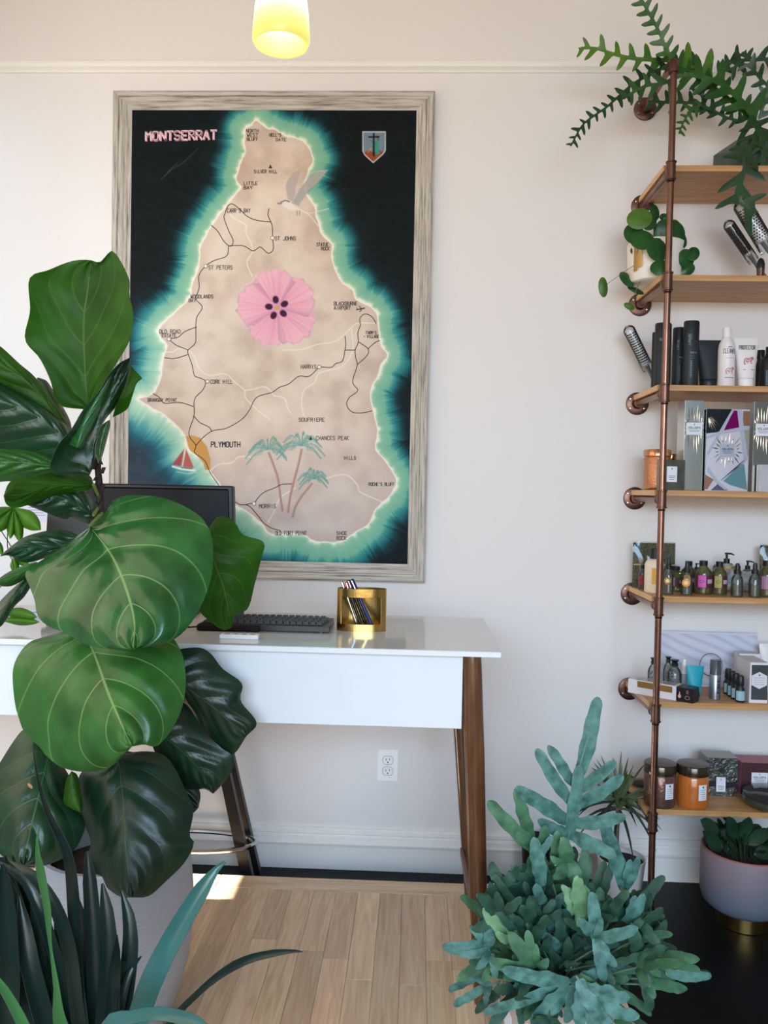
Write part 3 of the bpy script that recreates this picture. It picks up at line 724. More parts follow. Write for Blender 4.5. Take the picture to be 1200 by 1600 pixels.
M('pen_black', (14, 15, 18), .25); M('pen_blue', (26, 40, 92), .25); M('pen_red', (150, 32, 36), .3); M('chrome', (200, 202, 205), .12, 1.)
def pen(label, px0, py0, px1, py1, col, clip, r=.0046, dy=0):
    a = P(px0, py0, cyp+dy); a.z = ZD+.005; b = P(px1, py1, cyp+.008+dy)
    o = thing('pen', label, 'pen', a, 'pens in the brass holder'); d = (b-a); L = d.length
    MB().lathe([(.001, 0), (r*.7, .012), (r, .02), (r, L*.72)], a, 12, d).build('barrel', col, o, smooth=True)
    m_ = a+d.normalized()*(L*.72)
    MB().lathe([(r*1.12, 0), (r*1.12, L*.26), (r*.8, L*.28)], m_, 12, d).build('cap', clip if clip == 'pen_red' else col, o, smooth=True)
    u = d.normalized(); s_ = m_+u*(L*.06)+Vector((0, -r*1.5, 0))
    MB().obox(s_+u*(L*.1), (.0012, 0, 0), (0, .0009, 0), u*(L*.1)).build('clip', 'chrome', o)
pen('slim chrome pen leaning leftmost in the brass holder', 560, 977, 534, 908, 'chrome', 'chrome', .0036, .004)
pen('black pen with red band leaning in the brass holder', 566, 977, 541, 909, 'pen_black', 'pen_red', .0046, -.002)
pen('black pen with chrome clip leaning in the brass holder', 574, 977, 544, 906, 'pen_black', 'pen_black', .0048, .014)
pen('dark blue pen leaning rightmost in the brass holder', 584, 977, 549, 905, 'pen_blue', 'pen_blue', .0058, -.006)

# ------------------------------------------------------------------ stool behind the desk
M('black_wood', (20, 18, 18), .35, noise=(20, .4), col2=(40, 34, 32))
ys = -.135
l1b, l1t = P(391, 1395, ys-.06), P(344, 1172, ys-.05); l2b, l2t = P(403, 1372, ys+.06), P(366, 1140, ys+.05)
l1b.z = l2b.z = 0
sxc = l1b.x-.21
st = thing('bar_stool', 'black wooden stool with chrome footrest ring behind the desk', 'stool', (sxc, ys, 0))
tilt = (l1b.x-l1t.x)/(l1b.z-l1t.z)
for sx_, yb, yt in ((1, ys-.055, ys-.045), (1, ys+.06, ys+.05), (-1, ys-.055, ys-.045), (-1, ys+.06, ys+.05)):
    xb = (.21 if yb < ys else .205)*sx_; xt = xb+(tilt*.66)*sx_
    a = Vector((sxc+xb, yb, 0)); b = Vector((sxc+xt, yt, .66))
    mb = MB(); hw = .0195
    mb.add([a+Vector((i*hw, j*hw*.7, 0)) for i, j in ((-1, -1), (1, -1), (1, 1), (-1, 1))]+[b+Vector((i*hw*.9, j*hw*.7, 0)) for i, j in ((-1, -1), (1, -1), (1, 1), (-1, 1))], [(3, 2, 1, 0), (4, 5, 6, 7), (0, 1, 5, 4), (1, 2, 6, 5), (2, 3, 7, 6), (3, 0, 4, 7)])
    mb.build('leg', 'black_wood', st)
MB().lathe([(.13, .66), (.15, .665), (.155, .68), (.15, .70), (.13, .705)], (sxc, ys-.02, 0), 28).build('seat', 'black_wood', st, smooth=True)
zr_ = P(320, 1309, ys).z
MB().tube([(sxc+.217*math.cos(2*PI*k/40), ys-.03+.085*math.sin(2*PI*k/40), zr_) for k in range(40)], .0085, 8, closed=True).build('foot_ring', 'chrome', st, smooth=True)

# ------------------------------------------------------------------ wall outlet
M('outlet_white', (250, 249, 246), .3); M('slot_dark', (30, 28, 28), .6)
o0, o1 = P(590.5, 1170.5, 0), P(621.5, 1220.5, 0); oc_ = (o0+o1)/2
ol = thing('wall_outlet', 'white double wall outlet above the baseboard', 'outlet', (oc_.x, 0, o1.z))
MB().box((o0.x, -.006, o1.z), (o1.x, 0, o0.z), .002).build('cover_plate', 'outlet_white', ol)
for s in (-1, 1):
    cz = oc_.z+s*.0195
    fc = MB(); pts = []
    for k in range(24):
        a = 2*PI*k/24; pts.append((oc_.x+.0172*math.cos(a), -.006, cz+max(-.0135, min(.0135, .0172*math.sin(a)))))
    fc.prism(pts, (0, -.0022, 0)); so = fc.build('socket', 'outlet_white', ol)
    sl = MB(); sl.box((oc_.x-.0078, -.0086, cz-.001), (oc_.x-.0056, -.0080, cz+.008)); sl.box((oc_.x+.0052, -.0086, cz+.0005), (oc_.x+.0074, -.0080, cz+.008))
    sl.lathe([(.0026, 0), (.0026, .0006)], (oc_.x, -.0080, cz-.007), 10, (0, -1, 0)); sl.build('slots', 'slot_dark', so)
    rg = MB(); ring_ = [(oc_.x+.0186*math.cos(2*PI*k/28), -.0061, cz+max(-.0148, min(.0148, .0186*math.sin(2*PI*k/28)))) for k in range(28)]
    rg.tube(ring_, .0008, 5, closed=True); rg.build('socket_edge', M('outlet_gap', (150, 146, 140), .7), so)
MB().lathe([(.003, 0), (.0026, .001)], (oc_.x, -.006, oc_.z), 10, (0, -1, 0)).build('screw', 'chrome', ol)

# sheet of paper on the oak floor beside the front leg
p0, p1, p2, p3 = [PZ(x, y, ZW+.0005) for x, y in ((757, 1382), (786, 1379), (802, 1404), (768, 1407))]
pp = thing('paper_sheet', 'printed white sheet lying on the floor behind the fern', 'paper', (p0+p2)/2)
MB().prism([p3, p2, p1, p0], (0, 0, .0012)).build('sheet', M('paper', (232, 230, 238), .7), pp)
ln = MB()
for k in range(7):
    t = .2+k*.1; a = p0.lerp(p3, t).lerp(p1.lerp(p2, t), .35); b = p0.lerp(p3, t).lerp(p1.lerp(p2, t), .8-.15*(k % 3)); a.z = b.z = ZW+.0022
    strip(ln, [a, b], .002, (0, 0, 1))
ln.build('print', M('grey_ink', (96, 96, 110), .8), pp)

# ------------------------------------------------------------------ pendant lamp
M('bulb_glow', (255, 236, 200), .4, emit=((255, 226, 170), 8))
def amber(bulb):
    """lit amber glass: it shines brightest where it is nearest to the bulb (inverse square of the distance)"""
    m = bpy.data.materials.new('amber_glass'); m.use_nodes = True; N = m.node_tree.nodes; L = m.node_tree.links; b = N['Principled BSDF']
    b.inputs['Base Color'].default_value = (*lin((150, 104, 40)), 1); b.inputs['Roughness'].default_value = .3
    g = N.new('ShaderNodeNewGeometry'); d = N.new('ShaderNodeVectorMath'); d.operation = 'DISTANCE'; d.inputs[1].default_value = bulb; L.new(g.outputs['Position'], d.inputs[0])
    pw_ = N.new('ShaderNodeMath'); pw_.operation = 'POWER'; pw_.inputs[1].default_value = -3.4; L.new(d.outputs['Value'], pw_.inputs[0])
    ml = N.new('ShaderNodeMath'); ml.operation = 'MULTIPLY'; ml.inputs[1].default_value = 1.05e-3; L.new(pw_.outputs[0], ml.inputs[0])
    b.inputs['Emission Color'].default_value = (*lin((255, 206, 108)), 1); L.new(ml.outputs[0], b.inputs['Emission Strength']); MATS['amber_glass'] = m
def pendant(x, y, zb_, label):
    rb = .0685; pl = thing('pendant_lamp', label, 'lamp', (x, y, zb_)); c = (x, y, zb_)
    prof = [(rb*.93, -.006), (rb, .004), (rb*.985, .03), (rb*.93, .075), (rb*.82, .12), (rb*.62, .165), (rb*.36, .195), (.02, .205)]
    MB().lathe(prof+[(r-.004, h) for r, h in reversed(prof[:-1])], c, 36, cap=False).build('shade', 'amber_glass', pl, smooth=60)
    MB().lathe([(.004, .05), (.02, .058), (.029, .08), (.024, .11), (.014, .135), (.013, .15)], c, 20).build('bulb', 'bulb_glow', pl, smooth=60)
    MB().lathe([(.022, .20), (.022, .245), (.01, .255)], c, 20).build('socket', 'brass', pl, smooth=True)
    MB().cyl((x, y, zb_+.25), (x, y, ZC-.02), .003, n=8).build('cord', 'black_plastic', pl)
    MB().lathe([(.05, 0), (.05, .012), (.02, .02)], (x, y, ZC-.02), 20).build('ceiling_rose', 'brass', pl)
    bl_ = bpy.data.lights.new('pendant_bulb', 'POINT'); bl_.energy = 0.4; bl_.color = (1, .76, .46); bl_.shadow_soft_size = .03
    bo = bpy.data.objects.new('pendant_bulb', bl_); C.objects.link(bo); bo.location = (x, y, zb_+.035)
lc_ = PD(439, 80, 2.0); zl = PD(439, 66, 2.0).z
amber((lc_.x, lc_.y, zl+.10))
pendant(lc_.x, lc_.y, zl, 'glowing amber glass pendant lamp hanging above the painting')
# ------------------------------------------------------------------ copper pipe shelving
M('copper_pipe', (150, 112, 97), .30, 1., noise=(18, .5), col2=(98, 72, 62), bump=(120, .03))
M('copper_fitting', (128, 96, 84), .38, 1., noise=(30, .5), col2=(88, 64, 56))
M('shelf_wood', (206, 158, 104), .42, noise=(7, .75), col2=(164, 114, 66), stretch=(.6, 7, 9))
M('shelf_end_wood', (222, 184, 136), .5, noise=(30, .4), col2=(196, 152, 104))
dP = 2.625; yP = CAM.y+dP
xP = (P(1051.5, 138.7, yP).x+P(1017.5, 1380, yP).x)/2
SZ = [2.400, 2.059, 1.714, 1.382, 1.045, .7075, .362]
yS = CAM.y+2.655; xS0 = P(1037, 258, yS).x; xS1 = 1.78; TH = .0185
xP2 = xS1-(xP-xS0)
zt = P(1005, 171, 0).z
ORD = ['topmost oak shelf board holding the dark faceted planter', 'second oak shelf board from the top under the white ribbed pot', 'third oak shelf board from the top under the black bottles', 'middle oak shelf board carrying the foil boxes',
       'oak shelf board carrying the bath oil bottles', 'second lowest oak shelf board under the perforated panel', 'lowest oak shelf board carrying the orange candle jar']
for i, z in enumerate(SZ):
    mb = MB().box((xS0, yS, z-TH), (xS1, -.004, z), .0008)
    o = tag(mb.build('shelf_board', 'shelf_wood', origin=((xS0+xS1)/2, yS/2, z-TH)), ORD[i], 'shelf', 'oak shelf boards')
    MB().box((xS0-.0004, yS+.001, z-TH+.001), (xS0+.0004, -.005, z-.001)).build('end_grain', 'shelf_end_wood', o)
scr = None
for xq, lab in ((xP, 'copper pipe shelf bracket with round wall flanges left of the products'), (xP2, 'copper pipe shelf bracket at the far right beyond the frame')):
    sh_ = thing('pipe_bracket', lab, 'bracket', (xq, yP, 0), 'copper pipe brackets')
    MB().cyl((xq, yP, 0), (xq, yP, zt-.012), .0104, n=16).build('upright_pipe', 'copper_pipe', sh_, smooth=True)
    e = MB(); e.tube([(xq, yP, zt-.034), (xq, yP, zt-.012), (xq, yP+.004, zt-.003), (xq, yP+.012, zt), (xq, yP+.034, zt)], .0142, 14)
    e.lathe([(.0162, 0), (.0162, .006)], (xq, yP, zt-.037), 16); e.lathe([(.0162, 0), (.0162, .006)], (xq, yP+.031, zt), 16, (0, 1, 0)); e.build('elbow', 'copper_fitting', sh_, smooth=50)
    MB().lathe([(.0395, 0), (.0395, .005), (.036, .007), (.018, .007), (.016, .02), (.012, .02)], (xq, yP, 0), 24).build('floor_flange', 'copper_fitting', sh_, smooth=True)
    for z in [zt]+[q-TH-.0105 for q in SZ]:
        MB().cyl((xq, yP, z), (xq, -.012, z), .0104, n=14).build('arm_pipe', 'copper_pipe', sh_, smooth=True)
        if z != zt:
            t = MB().cyl((xq, yP, z-.026), (xq, yP, z+.026), .0142, n=16)
            for q in (-.029, .023): t.lathe([(.0150, 0), (.0165, .0015), (.0165, .0045), (.0150, .006)], (xq, yP, z+q), 16)
            t.lathe([(.0142, 0), (.0142, .024), (.0162, .025), (.0162, .031), (.0145, .032)], (xq, yP, z), 16, (0, 1, 0))
            t.build('tee_fitting', 'copper_fitting', sh_, smooth=40)
            MB().lathe([(.0112, 0), (.0112, .006)], (xq, yP, z-.037), 14).build('pipe_thread', M('dark_thread', (58, 36, 30), .5, 1.), sh_)
        fl_ = MB().lathe([(.0395, 0), (.0395, .005), (.037, .0068), (.019, .0072), (.0165, .012), (.0158, .024), (.0125, .024)], (xq, 0, z), 28, (0, -1, 0)).build('flange', 'copper_fitting', sh_, smooth=35)
        for a in (35, 145, 215, 325):
            loc = Vector((xq+.0285*math.cos(math.radians(a)), -.0068, z+.0285*math.sin(math.radians(a))))
            if scr is None:
                scr = MB().lathe([(.0042, 0), (.0036, .0016), (.0008, .0022)], (0, 0, 0), 10, (0, -1, 0)).build('screw', 'chrome', fl_, world=False, smooth=True); so = scr
            else: so = scr.copy(); C.objects.link(so); so.parent = fl_
            so.matrix_parent_inverse = Matrix.Identity(4); so.location = loc

# ------------------------------------------------------------------ things on the shelves
def spot(i, px, d):
    """point on shelf board i at photo column px and distance d"""
    y = CAM.y+d; q = P(px, 800, y)
    for _ in range(3): q = P(px, PX((q.x, y, SZ[i]))[1], y)
    return Vector((q.x, y, SZ[i]))
def S(px, d): return px*d/FPX
def arc_patch(mb, c, r, a0, a1, z0, z1, n=8, sy=1.):
    rows = []
    for k in range(n+1):
        a = math.radians(a0+(a1-a0)*k/n); x, y = r*math.sin(a), -r*math.cos(a)*sy; rows.append([(c[0]+x, c[1]+y, c[2]+z0), (c[0]+x, c[1]+y, c[2]+z1)])
    mb.grid(rows)
def arc_text(mb, text, c, r, ang, z, width, height, w, vertical=False, sy=1.):
    """pen-stroke lettering wrapped on an upright cylinder; ang is the centre angle in degrees (0 faces the room)"""
    for st in strokes(text, width):
        pts = []
        for x, y in st:
            if vertical: s_, zz = -y*height, z-x      # reads downwards
            else: s_, zz = x-width/2, z+y*height
            a = math.radians(ang)+s_/r; pts.append(((c[0]+r*math.sin(a), c[1]-r*math.cos(a)*sy, c[2]+zz), a))
        for (p, a), (q, b) in zip(pts[:-1], pts[1:]):
            strip(mb, [p, q], w, (math.sin(a), -math.cos(a), 0))
INK = M('dark_ink', (40, 38, 44), .7); GREYINK = M('grey_print', (150, 154, 160), .6); M('red_ink', (176, 70, 72), .7)
M('bottle_black', (22, 30, 34), .42, bump=(150, .02)); M('bottle_matte', (30, 40, 44), .5); M('plastic_white', (232, 226, 226), .35); M('cap_white', (238, 232, 230), .4)
M('label_white', (226, 228, 234), .55); M('cap_black', (20, 24, 30), .35)

def beast(mb, c, r, ang, z, s):
    """small red lion print wrapped on a bottle: body, mane, legs, tail"""
    def L_(pts, w):
        q = []
        for x, y in pts:
            a = math.radians(ang)+x*s/r; q.append((c[0]+r*math.sin(a), c[1]-r*math.cos(a), c[2]+z+y*s))
        strip(mb, q, w, (math.sin(math.radians(ang)), -math.cos(math.radians(ang)), 0))
    L_([(-1, .2), (-.8, .6), (-.3, .65), (.1, .55), (.4, .8), (.8, .9), (1, .6), (.8, .3), (.5, .2), (.4, .5)], s*.13)
    L_([(-1, .2), (-.9, -.3), (-1, -.7), (-.7, -.7)], s*.13); L_([(-.6, .2), (-.5, -.2), (-.2, -.5)], s*.12); L_([(.5, .2), (.45, -.3), (.6, -.6)], s*.13)
    L_([(-.7, 0), (0, -.1), (.5, .1)], s*.12); L_([(-1, .3), (-1.15, -.1), (-1.1, -.6)], s*.08); L_([(.55, .65), (.8, .5)], s*.2); L_([(-.4, .35), (.1, .3)], s*.1)

# --- shelf 3: black hair care bottles
def black_bottle(label, px, d, w, h, capf, words, sy=.75):
    c = spot(2, px, d); r = S(w, d)/2; H = S(h, d)
    o = thing('shampoo_bottle', label, 'bottle', c, 'black hair care bottles')
    MB().lathe([(r*.94, 0), (r, .003), (r, H*capf), (r*.985, H*capf+.001)], c, 24, sy=sy).build('body', 'bottle_matte', o, smooth=True)
    MB().lathe([(r, H*capf+.0015), (r*1.0, H-.004), (r*.9, H), (0, H)], c, 24, sy=sy).build('cap', 'bottle_black', o, smooth=True)
    if words:
        mb = MB(); arc_text(mb, 'GOLDWELL', c, r*1.012, -18, H*.79, H*.17, r*.28, .0008, True, sy)
        arc_text(mb, 'MEN', c, r*1.012, 8, H*.50, r*.8, H*.025, .0008, sy=sy); mb.build('lettering', GREYINK, o)
        mb = MB()
        for k in range(9): 
            wd = r*random.uniform(.3, .75); arc_patch(mb, c, r*1.012, -20, -20+math.degrees(wd/r), H*(.46-k*.035), H*(.46-k*.035)+.0012, 3, sy)
        arc_patch(mb, c, r*1.012, -14, -6, H*.14, H*.40, 2, sy)
        tag(mb.build('print', M('dim_print', (96, 106, 112), .6), o), kind='stuff')
    return o, c, r, H
black_bottle('slim black bottle at the left end behind the copper pipe', 1024, 2.84, 14, 91, .72, False)
o, c, r, H = black_bottle('black bottle with red splash print beside the copper pipe', 1034, 2.74, 25, 99, .72, False)
mb = MB(); arc_text(mb, 'GOLD', c, r*1.012, 0, H*.72, r*1.2, H*.035, .001, sy=.75); mb.build('lettering', GREYINK, o)
mb = MB()
for k in range(9):
    a = 2*PI*k/9; L1 = .011*(1 if k % 2 else .65)
    pts = [(0, 0), (L1*math.cos(a), L1*math.sin(a))]
    strip(mb, [(c.x+.003+x, c.y-r*.75*1.02, c.z+H*.50+z) for x, z in pts], .0028, (0, -1, 0))
mb.build('red_splash', M('splash_red', (190, 40, 50), .5), o)
black_bottle('middle slim black bottle right of the copper pipe', 1060, 2.78, 21, 95, .74, True)
black_bottle('tallest black bottle with light vertical lettering on the bottle shelf', 1078, 2.71, 23.5, 101, .70, True)
# black tube standing on its cap
def tube_thing(name, label, i, px, d, wb, wt, h, caph, bodym, capm, cat='tube', group=None, thick=None):
    c = spot(i, px, d); H = S(h, d); rb_, rt_ = S(wb, d)/2, S(wt, d)/2; hc = S(caph, d)
    o = thing(name, label, cat, c, group); rows = []; n = 24; rr = thick or rb_
    for k in range(13):
        t = k/12; z = hc+(H-hc)*t; ax = rb_*.98+(rt_-rb_*.98)*t; ay = rr*(1-t)**.8+.0012
        rows.append([(c.x+ax*math.cos(2*PI*j/n), c.y+ay*math.sin(2*PI*j/n), c.z+z) for j in range(n)])
    mb = MB(); mb.grid(rows, close=True); mb.add(rows[-1], [tuple(range(n))]); mb.build('body', bodym, o, smooth=60)
    MB().lathe([(rb_*.92, 0), (rb_*.95, .002), (rb_*.95, hc-.002), (rb_*.9, hc)], c, 24, sy=rr/rb_).build('cap', capm, o, smooth=True)
    return o, c, H, rb_, rt_
o, c, H, rb_, rt_ = tube_thing('styling_tube', 'wide black squeeze tube between black bottle and white bottle', 2, 1106, 2.72, 26, 37, 73, 12, 'bottle_matte', 'bottle_black')
mb = MB()
for k in range(8): strip(mb, [(c.x-.012, c.y-.021+.0022*k, c.z+H*(.30+.045*k)), (c.x-.012+random.uniform(.01, .024), c.y-.021+.0022*k, c.z+H*(.30+.045*k))], .0012, (0, -1, 0))
tag(mb.build('print', 'dim_print', o), kind='stuff')
def spray_bottle(label, px, d, w, h, capw, caph, group):
    c = spot(2, px, d); r = S(w, d)/2; H = S(h, d); rc = S(capw, d)/2; hc = S(caph, d)
    o = thing('spray_bottle', label, 'bottle', c, group)
    MB().lathe([(r*.92, 0), (r, .003), (r, H*.62), (r*.93, H*.72), (rc*1.1, H-hc-.004), (rc*.9, H-hc)], c, 24).build('body', 'plastic_white', o, smooth=True)
    MB().lathe([(rc*1.0, H-hc), (rc, H-.003), (rc*.85, H)], c, 20).build('cap', 'cap_white', o, smooth=True)
    return o, c, r, H
spray_bottle('white cap of a bottle hidden behind the black tube', 1119, 2.86, 17, 80, 11.5, 13, 'white bottles')
o, c, r, H = spray_bottle('white bottle printed CLEANER on the bottle shelf', 1133.5, 2.70, 25, 91, 12.5, 15, 'white bottles')
mb = MB(); arc_text(mb, 'CLEANER', c, r*1.015, 4, H*.555, r*1.55, H*.075, .0013); mb.build('lettering', INK, o)
mb = MB(); beast(mb, c, r*1.015, 10, H*.26, r*.5); mb.build('lion_print', 'red_ink', o)
mb = MB(); arc_patch(mb, c, r*1.012, -28, 42, H*.145, H*.155, 5); arc_patch(mb, c, r*1.012, -24, 34, H*.475, H*.479, 5); arc_patch(mb, c, r*1.012, -10, 20, H*.655, H*.665, 3); tag(mb.build('fine_print', INK, o), kind='stuff')
o, c, H, rb_, rt_ = tube_thing('protector_tube', 'white squeeze tube printed PROTECTOR next to the white bottle', 2, 1164.5, 2.70, 24.5, 38, 75.5, 13, 'plastic_white', 'cap_white')
yy = c.y-rb_*.62
mb = MB()
for st in strokes('PROTECTOR', rt_*1.28): strip(mb, [(c.x-rt_*.68+x, c.y-rb_*.36-.002, c.z+H*.76+y*H*.085) for x, y in st], .0013, (0, -1, 0))
mb.build('lettering', INK, o)
mb = MB(); beast(mb, (c.x, c.y+.35-rb_*.70-.0015, c.z), .35, .3, H*.52, rb_*.55); mb.build('lion_print', 'red_ink', o)
mb = MB(); strip(mb, [(c.x-rb_*.62, c.y-rb_*.84, c.z+H*.345), (c.x+rb_*.7, c.y-rb_*.84, c.z+H*.345)], .0015, (0, -1, 0)); mb.build('fine_print', INK, o)
for lab, px, d, w, h, cw, chh in (('small dark glass bottle right of the white tube', 1187, 2.76, 13, 61, 12, 14), ('dark round-shouldered bottle at the right edge of the bottle shelf', 1201, 2.72, 28, 64, 12, 11)):
    c = spot(2, px, d); r = S(w, d)/2; H = S(h, d); o = thing('dark_bottle', lab, 'bottle', c, 'dark glass bottles')
    MB().lathe([(r*.95, 0), (r, .003), (r, H*.62), (r*.8, H*.74), (S(cw, d)/2*.8, H*.8)], c, 22).build('body', 'bottle_black', o, smooth=True)
    MB().lathe([(S(cw, d)/2, H*.79), (S(cw, d)/2, H-.002), (S(cw, d)/2*.9, H)], c, 18).build('cap', 'cap_black', o, smooth=True)
    mb = MB()
    for k in range(4): arc_patch(mb, c, r*1.012, -40+k*9, -35+k*9, H*.06, H*.42, 2)
    tag(mb.build('print', M('teal_print', (96, 130, 140), .6), o), kind='stuff')

# --- round brushes in clear sleeves
M('brush_silver', (240, 238, 236), .3, .1); M('bristle', (24, 24, 26), .6); M('brush_grey', (96, 108, 108), .4); M('brush_white', (226, 220, 222), .4)
clear('clear_sleeve', (240, 243, 243), .96, .08)
def round_brush(label, i, a, b, rb_, hand=.55, barrel='brush_silver', handle='brush_grey', dots=True):
    """a: handle end, b: barrel end (world points)"""
    a, b = Vector(a), Vector(b); d = b-a; L = d.length; u = d.normalized(); base = a.copy()
    o = thing('round_hairbrush', label, 'hairbrush', base, 'round hairbrushes')
    MB().lathe([(rb_*.25, 0), (rb_*.42, .006), (rb_*.46, L*.15), (rb_*.34, L*.35), (rb_*.5, L*hand)], a, 16, d).build('handle', handle, o, smooth=True)
    h0 = L*hand; hl = L*(.97-hand)
    MB().lathe([(rb_*.55, 0), (rb_*.9, .006), (rb_*.9, .012)], a+u*(h0-.006), 20, d).build('ferrule', 'brush_white', o, smooth=True)
    MB().cyl(a+u*h0, a+u*(h0+hl), rb_*.80, n=24).build('barrel', barrel, o, smooth=True)
    MB().lathe([(rb_*.84, 0), (rb_*.84, L*.02), (rb_*.5, L*.03)], a+u*(h0+hl), 20, d).build('end_cap', 'brush_white', o, smooth=True)
    A = u.orthogonal().normalized(); B = u.cross(A); mb = MB()
    rows = int(hl/.0085); cols = 14
    for q in range(rows):
        for k in range(cols):
            an = 2*PI*(k+.5*(q % 2))/cols; n_ = A*math.cos(an)+B*math.sin(an); t_ = u.cross(n_); c = a+u*(h0+.004+q*.0085)+n_*(rb_*.80)
            s = .0027; mb.add([c-t_*s-u*s, c+t_*s-u*s, c+t_*s+u*s, c-t_*s+u*s, c+n_*rb_*.2], [(0, 1, 4), (1, 2, 4), (2, 3, 4), (3, 0, 4)])
    tag(mb.build('bristles', 'bristle', o), kind='stuff')
    MB().lathe([(rb_*1.12, h0*.72), (rb_*1.16, L*.985), (rb_*.9, L*1.02), (rb_*.3, L*1.05)], a, 24, d, cap=False).build('plastic_sleeve', 'clear_sleeve', o, smooth=True)
q0 = spot(2, 1041, 2.88); q1 = P(982, 514, CAM.y+2.84)
q0.x = q0.x-.022; round_brush('silver round brush leaning past the left end of the bottle shelf', 2, q0+Vector((0, 0, .006)), q1, .0175, .45)
q0 = spot(1, 1203, 2.80); q1 = P(1138, 350, CAM.y+2.76)
round_brush('smaller dark round brush in clear sleeve under the trailing cactus', 1, q0+Vector((0, 0, .008)), q1, .0165, .52, 'bottle_black')
q0 = spot(1, 1228, 2.72); q1 = P(1158, 318, CAM.y+2.69)
round_brush('larger silver round brush leaning at the right edge', 1, q0+Vector((0, 0, .008)), q1, .0245, .52, 'brush_silver', 'brush_grey')
c = spot(1, 1188, 2.69)
o = thing('amber_vial', 'short dark vial standing below the round brushes', 'vial', c)
MB().lathe([(.009, 0), (.0115, .003), (.0115, .018), (.0125, .03)], c, 18).build('base', M('amber_brown', (92, 54, 36), .2), o, smooth=True)
MB().lathe([(.0122, .0302), (.0125, .045), (.009, .058), (.003, .064)], c, 18).build('cap', 'cap_black', o, smooth=True)

# --- shelf 4: jars and foil boxes
M('copper_foil', (198, 140, 104), .3, 1., bump=(160, .6)); M('copper_lid', (206, 150, 108), .25, 1.); M('bronze_dark', (92, 84, 74), .3, .8)
M('silver_foil', (150, 154, 148), .24, 1., bump=(14, .12)); M('silver_side', (215, 214, 210), .3, .7)
def jar(name, label, i, px, d, w, h, bodym, lidm, group=None, knob=False, lidh=.18):
    c = spot(i, px, d); r = S(w, d)/2; H = S(h, d); o = thing(name, label, 'jar', c, group); hl = H*(1-lidh)
    MB().lathe([(r*.90, 0), (r*.97, .003), (r, H*.08), (r, hl-.006), (r*.93, hl)], c, 28).build('body', bodym, o, smooth=True)
    MB().lathe([(r*.97, hl), (r*1.03, hl+.002), (r*1.03, H-.003), (r*.98, H), (r*.2, H+.001)], c, 28).build('lid', lidm, o, smooth=True)
    return o, c, r, H
def flat_label(o, x0, x1, y, z0, z1, word_=None, lines=3, mat='label_white'):
    lb = MB().box((x0, y-.0008, z0), (x1, y, z1)).build('label', mat, o)
    w_, h_ = x1-x0, z1-z0; mb = MB(); yy = y-.0011
    if word_: letters(mb, word_, (x0+w_*.12, yy, z0+h_*.50), (1, 0, 0), (0, 0, 1), w_*.76, h_*.16, h_*.030)
    mb.add([(x0+w_*.5-.0014, yy, z0+h_*.80), (x0+w_*.5+.0014, yy, z0+h_*.80), (x0+w_*.5+.0014, yy, z0+h_*.88), (x0+w_*.5, yy, z0+h_*.93), (x0+w_*.5-.0014, yy, z0+h_*.88)], [(0, 1, 2, 3, 4)])
    for k in range(lines): strip(mb, [(x0+w_*(.16+.06*k), yy, z0+h_*(.38-.11*k)), (x1-w_*(.16+.06*k), yy, z0+h_*(.38-.11*k))], h_*.03, (0, -1, 0))
    mb.build('print', INK, lb)
    return lb
def starburst(o, cx, y, cz, rx, rz, n, ri, mat, name='embossed_rays', clipx=None, a0=0, a1=360, w=.0022):
    mb = MB()
    for k in range(n):
        a = math.radians(a0+(a1-a0)*(k+.5)/n); f = .7+.3*((k*7) % 5)/4; dx, dz = math.cos(a), math.sin(a)
        p = Vector((cx+dx*ri*1.25, y, cz+dz*ri)); q = Vector((cx+dx*rx*f, y, cz+dz*rz*f))
        if clipx: q.x = max(clipx[0], min(clipx[1], q.x))
        t = (q-p); 
        if t.length < .004: continue
        s_ = Vector((-t.z, 0, t.x)).normalized()*w
        m_ = p.lerp(q, .45); mb.add([p, m_+s_, q, m_-s_, m_+Vector((0, -.0016, 0))], [(0, 1, 4), (1, 2, 4), (2, 3, 4), (3, 0, 4)])
    tag(mb.build(name, mat, o), kind='stuff')
jar('candle_jar', 'copper foil candle jar at the left end of the foil box shelf', 3, 1025.5, 2.785, 40, 62, 'copper_foil', 'copper_lid', lidh=.17)
jar('candle_jar', 'small dark jar peeking out behind the camouflage box', 3, 1047, 2.83, 17, 56, 'bronze_dark', 'copper_lid', lidh=.2)
def carton(name, label, i, pxl, pxr, d, h, dep, mat, sidem=None, group=None, cat='box'):
    a, b = spot(i, pxl, d), spot(i, pxr, d); H = S(h, d); c = Vector(((a.x+b.x)/2, d+CAM.y+dep/2, SZ[i]))
    o = thing(name, label, cat, c, group)
    MB().box((a.x, a.y, SZ[i]), (b.x, a.y+dep, SZ[i]+H), .0008).build('carton', mat, o)
    if sidem: MB().box((a.x-.0006, a.y+.001, SZ[i]+.001), (a.x+.0002, a.y+dep-.001, SZ[i]+H-.001)).build('side_face', sidem, o)
    return o, a.x, b.x, a.y, H
M('camo', (74, 74, 52), .5, noise=(26, 1.), col2=(34, 32, 24)); M('camo_side', (140, 138, 126), .4)
o, x0, x1, y, H = carton('camouflage_box', 'small dark green mottled box with white label', 3, 1033, 1069.5, 2.68, 47, .05, 'camo', 'camo_side')
flat_label(o, x0+(x1-x0)*.22, x0+(x1-x0)*.66, y, SZ[3]+H*.27, SZ[3]+H*.78, None, 3)
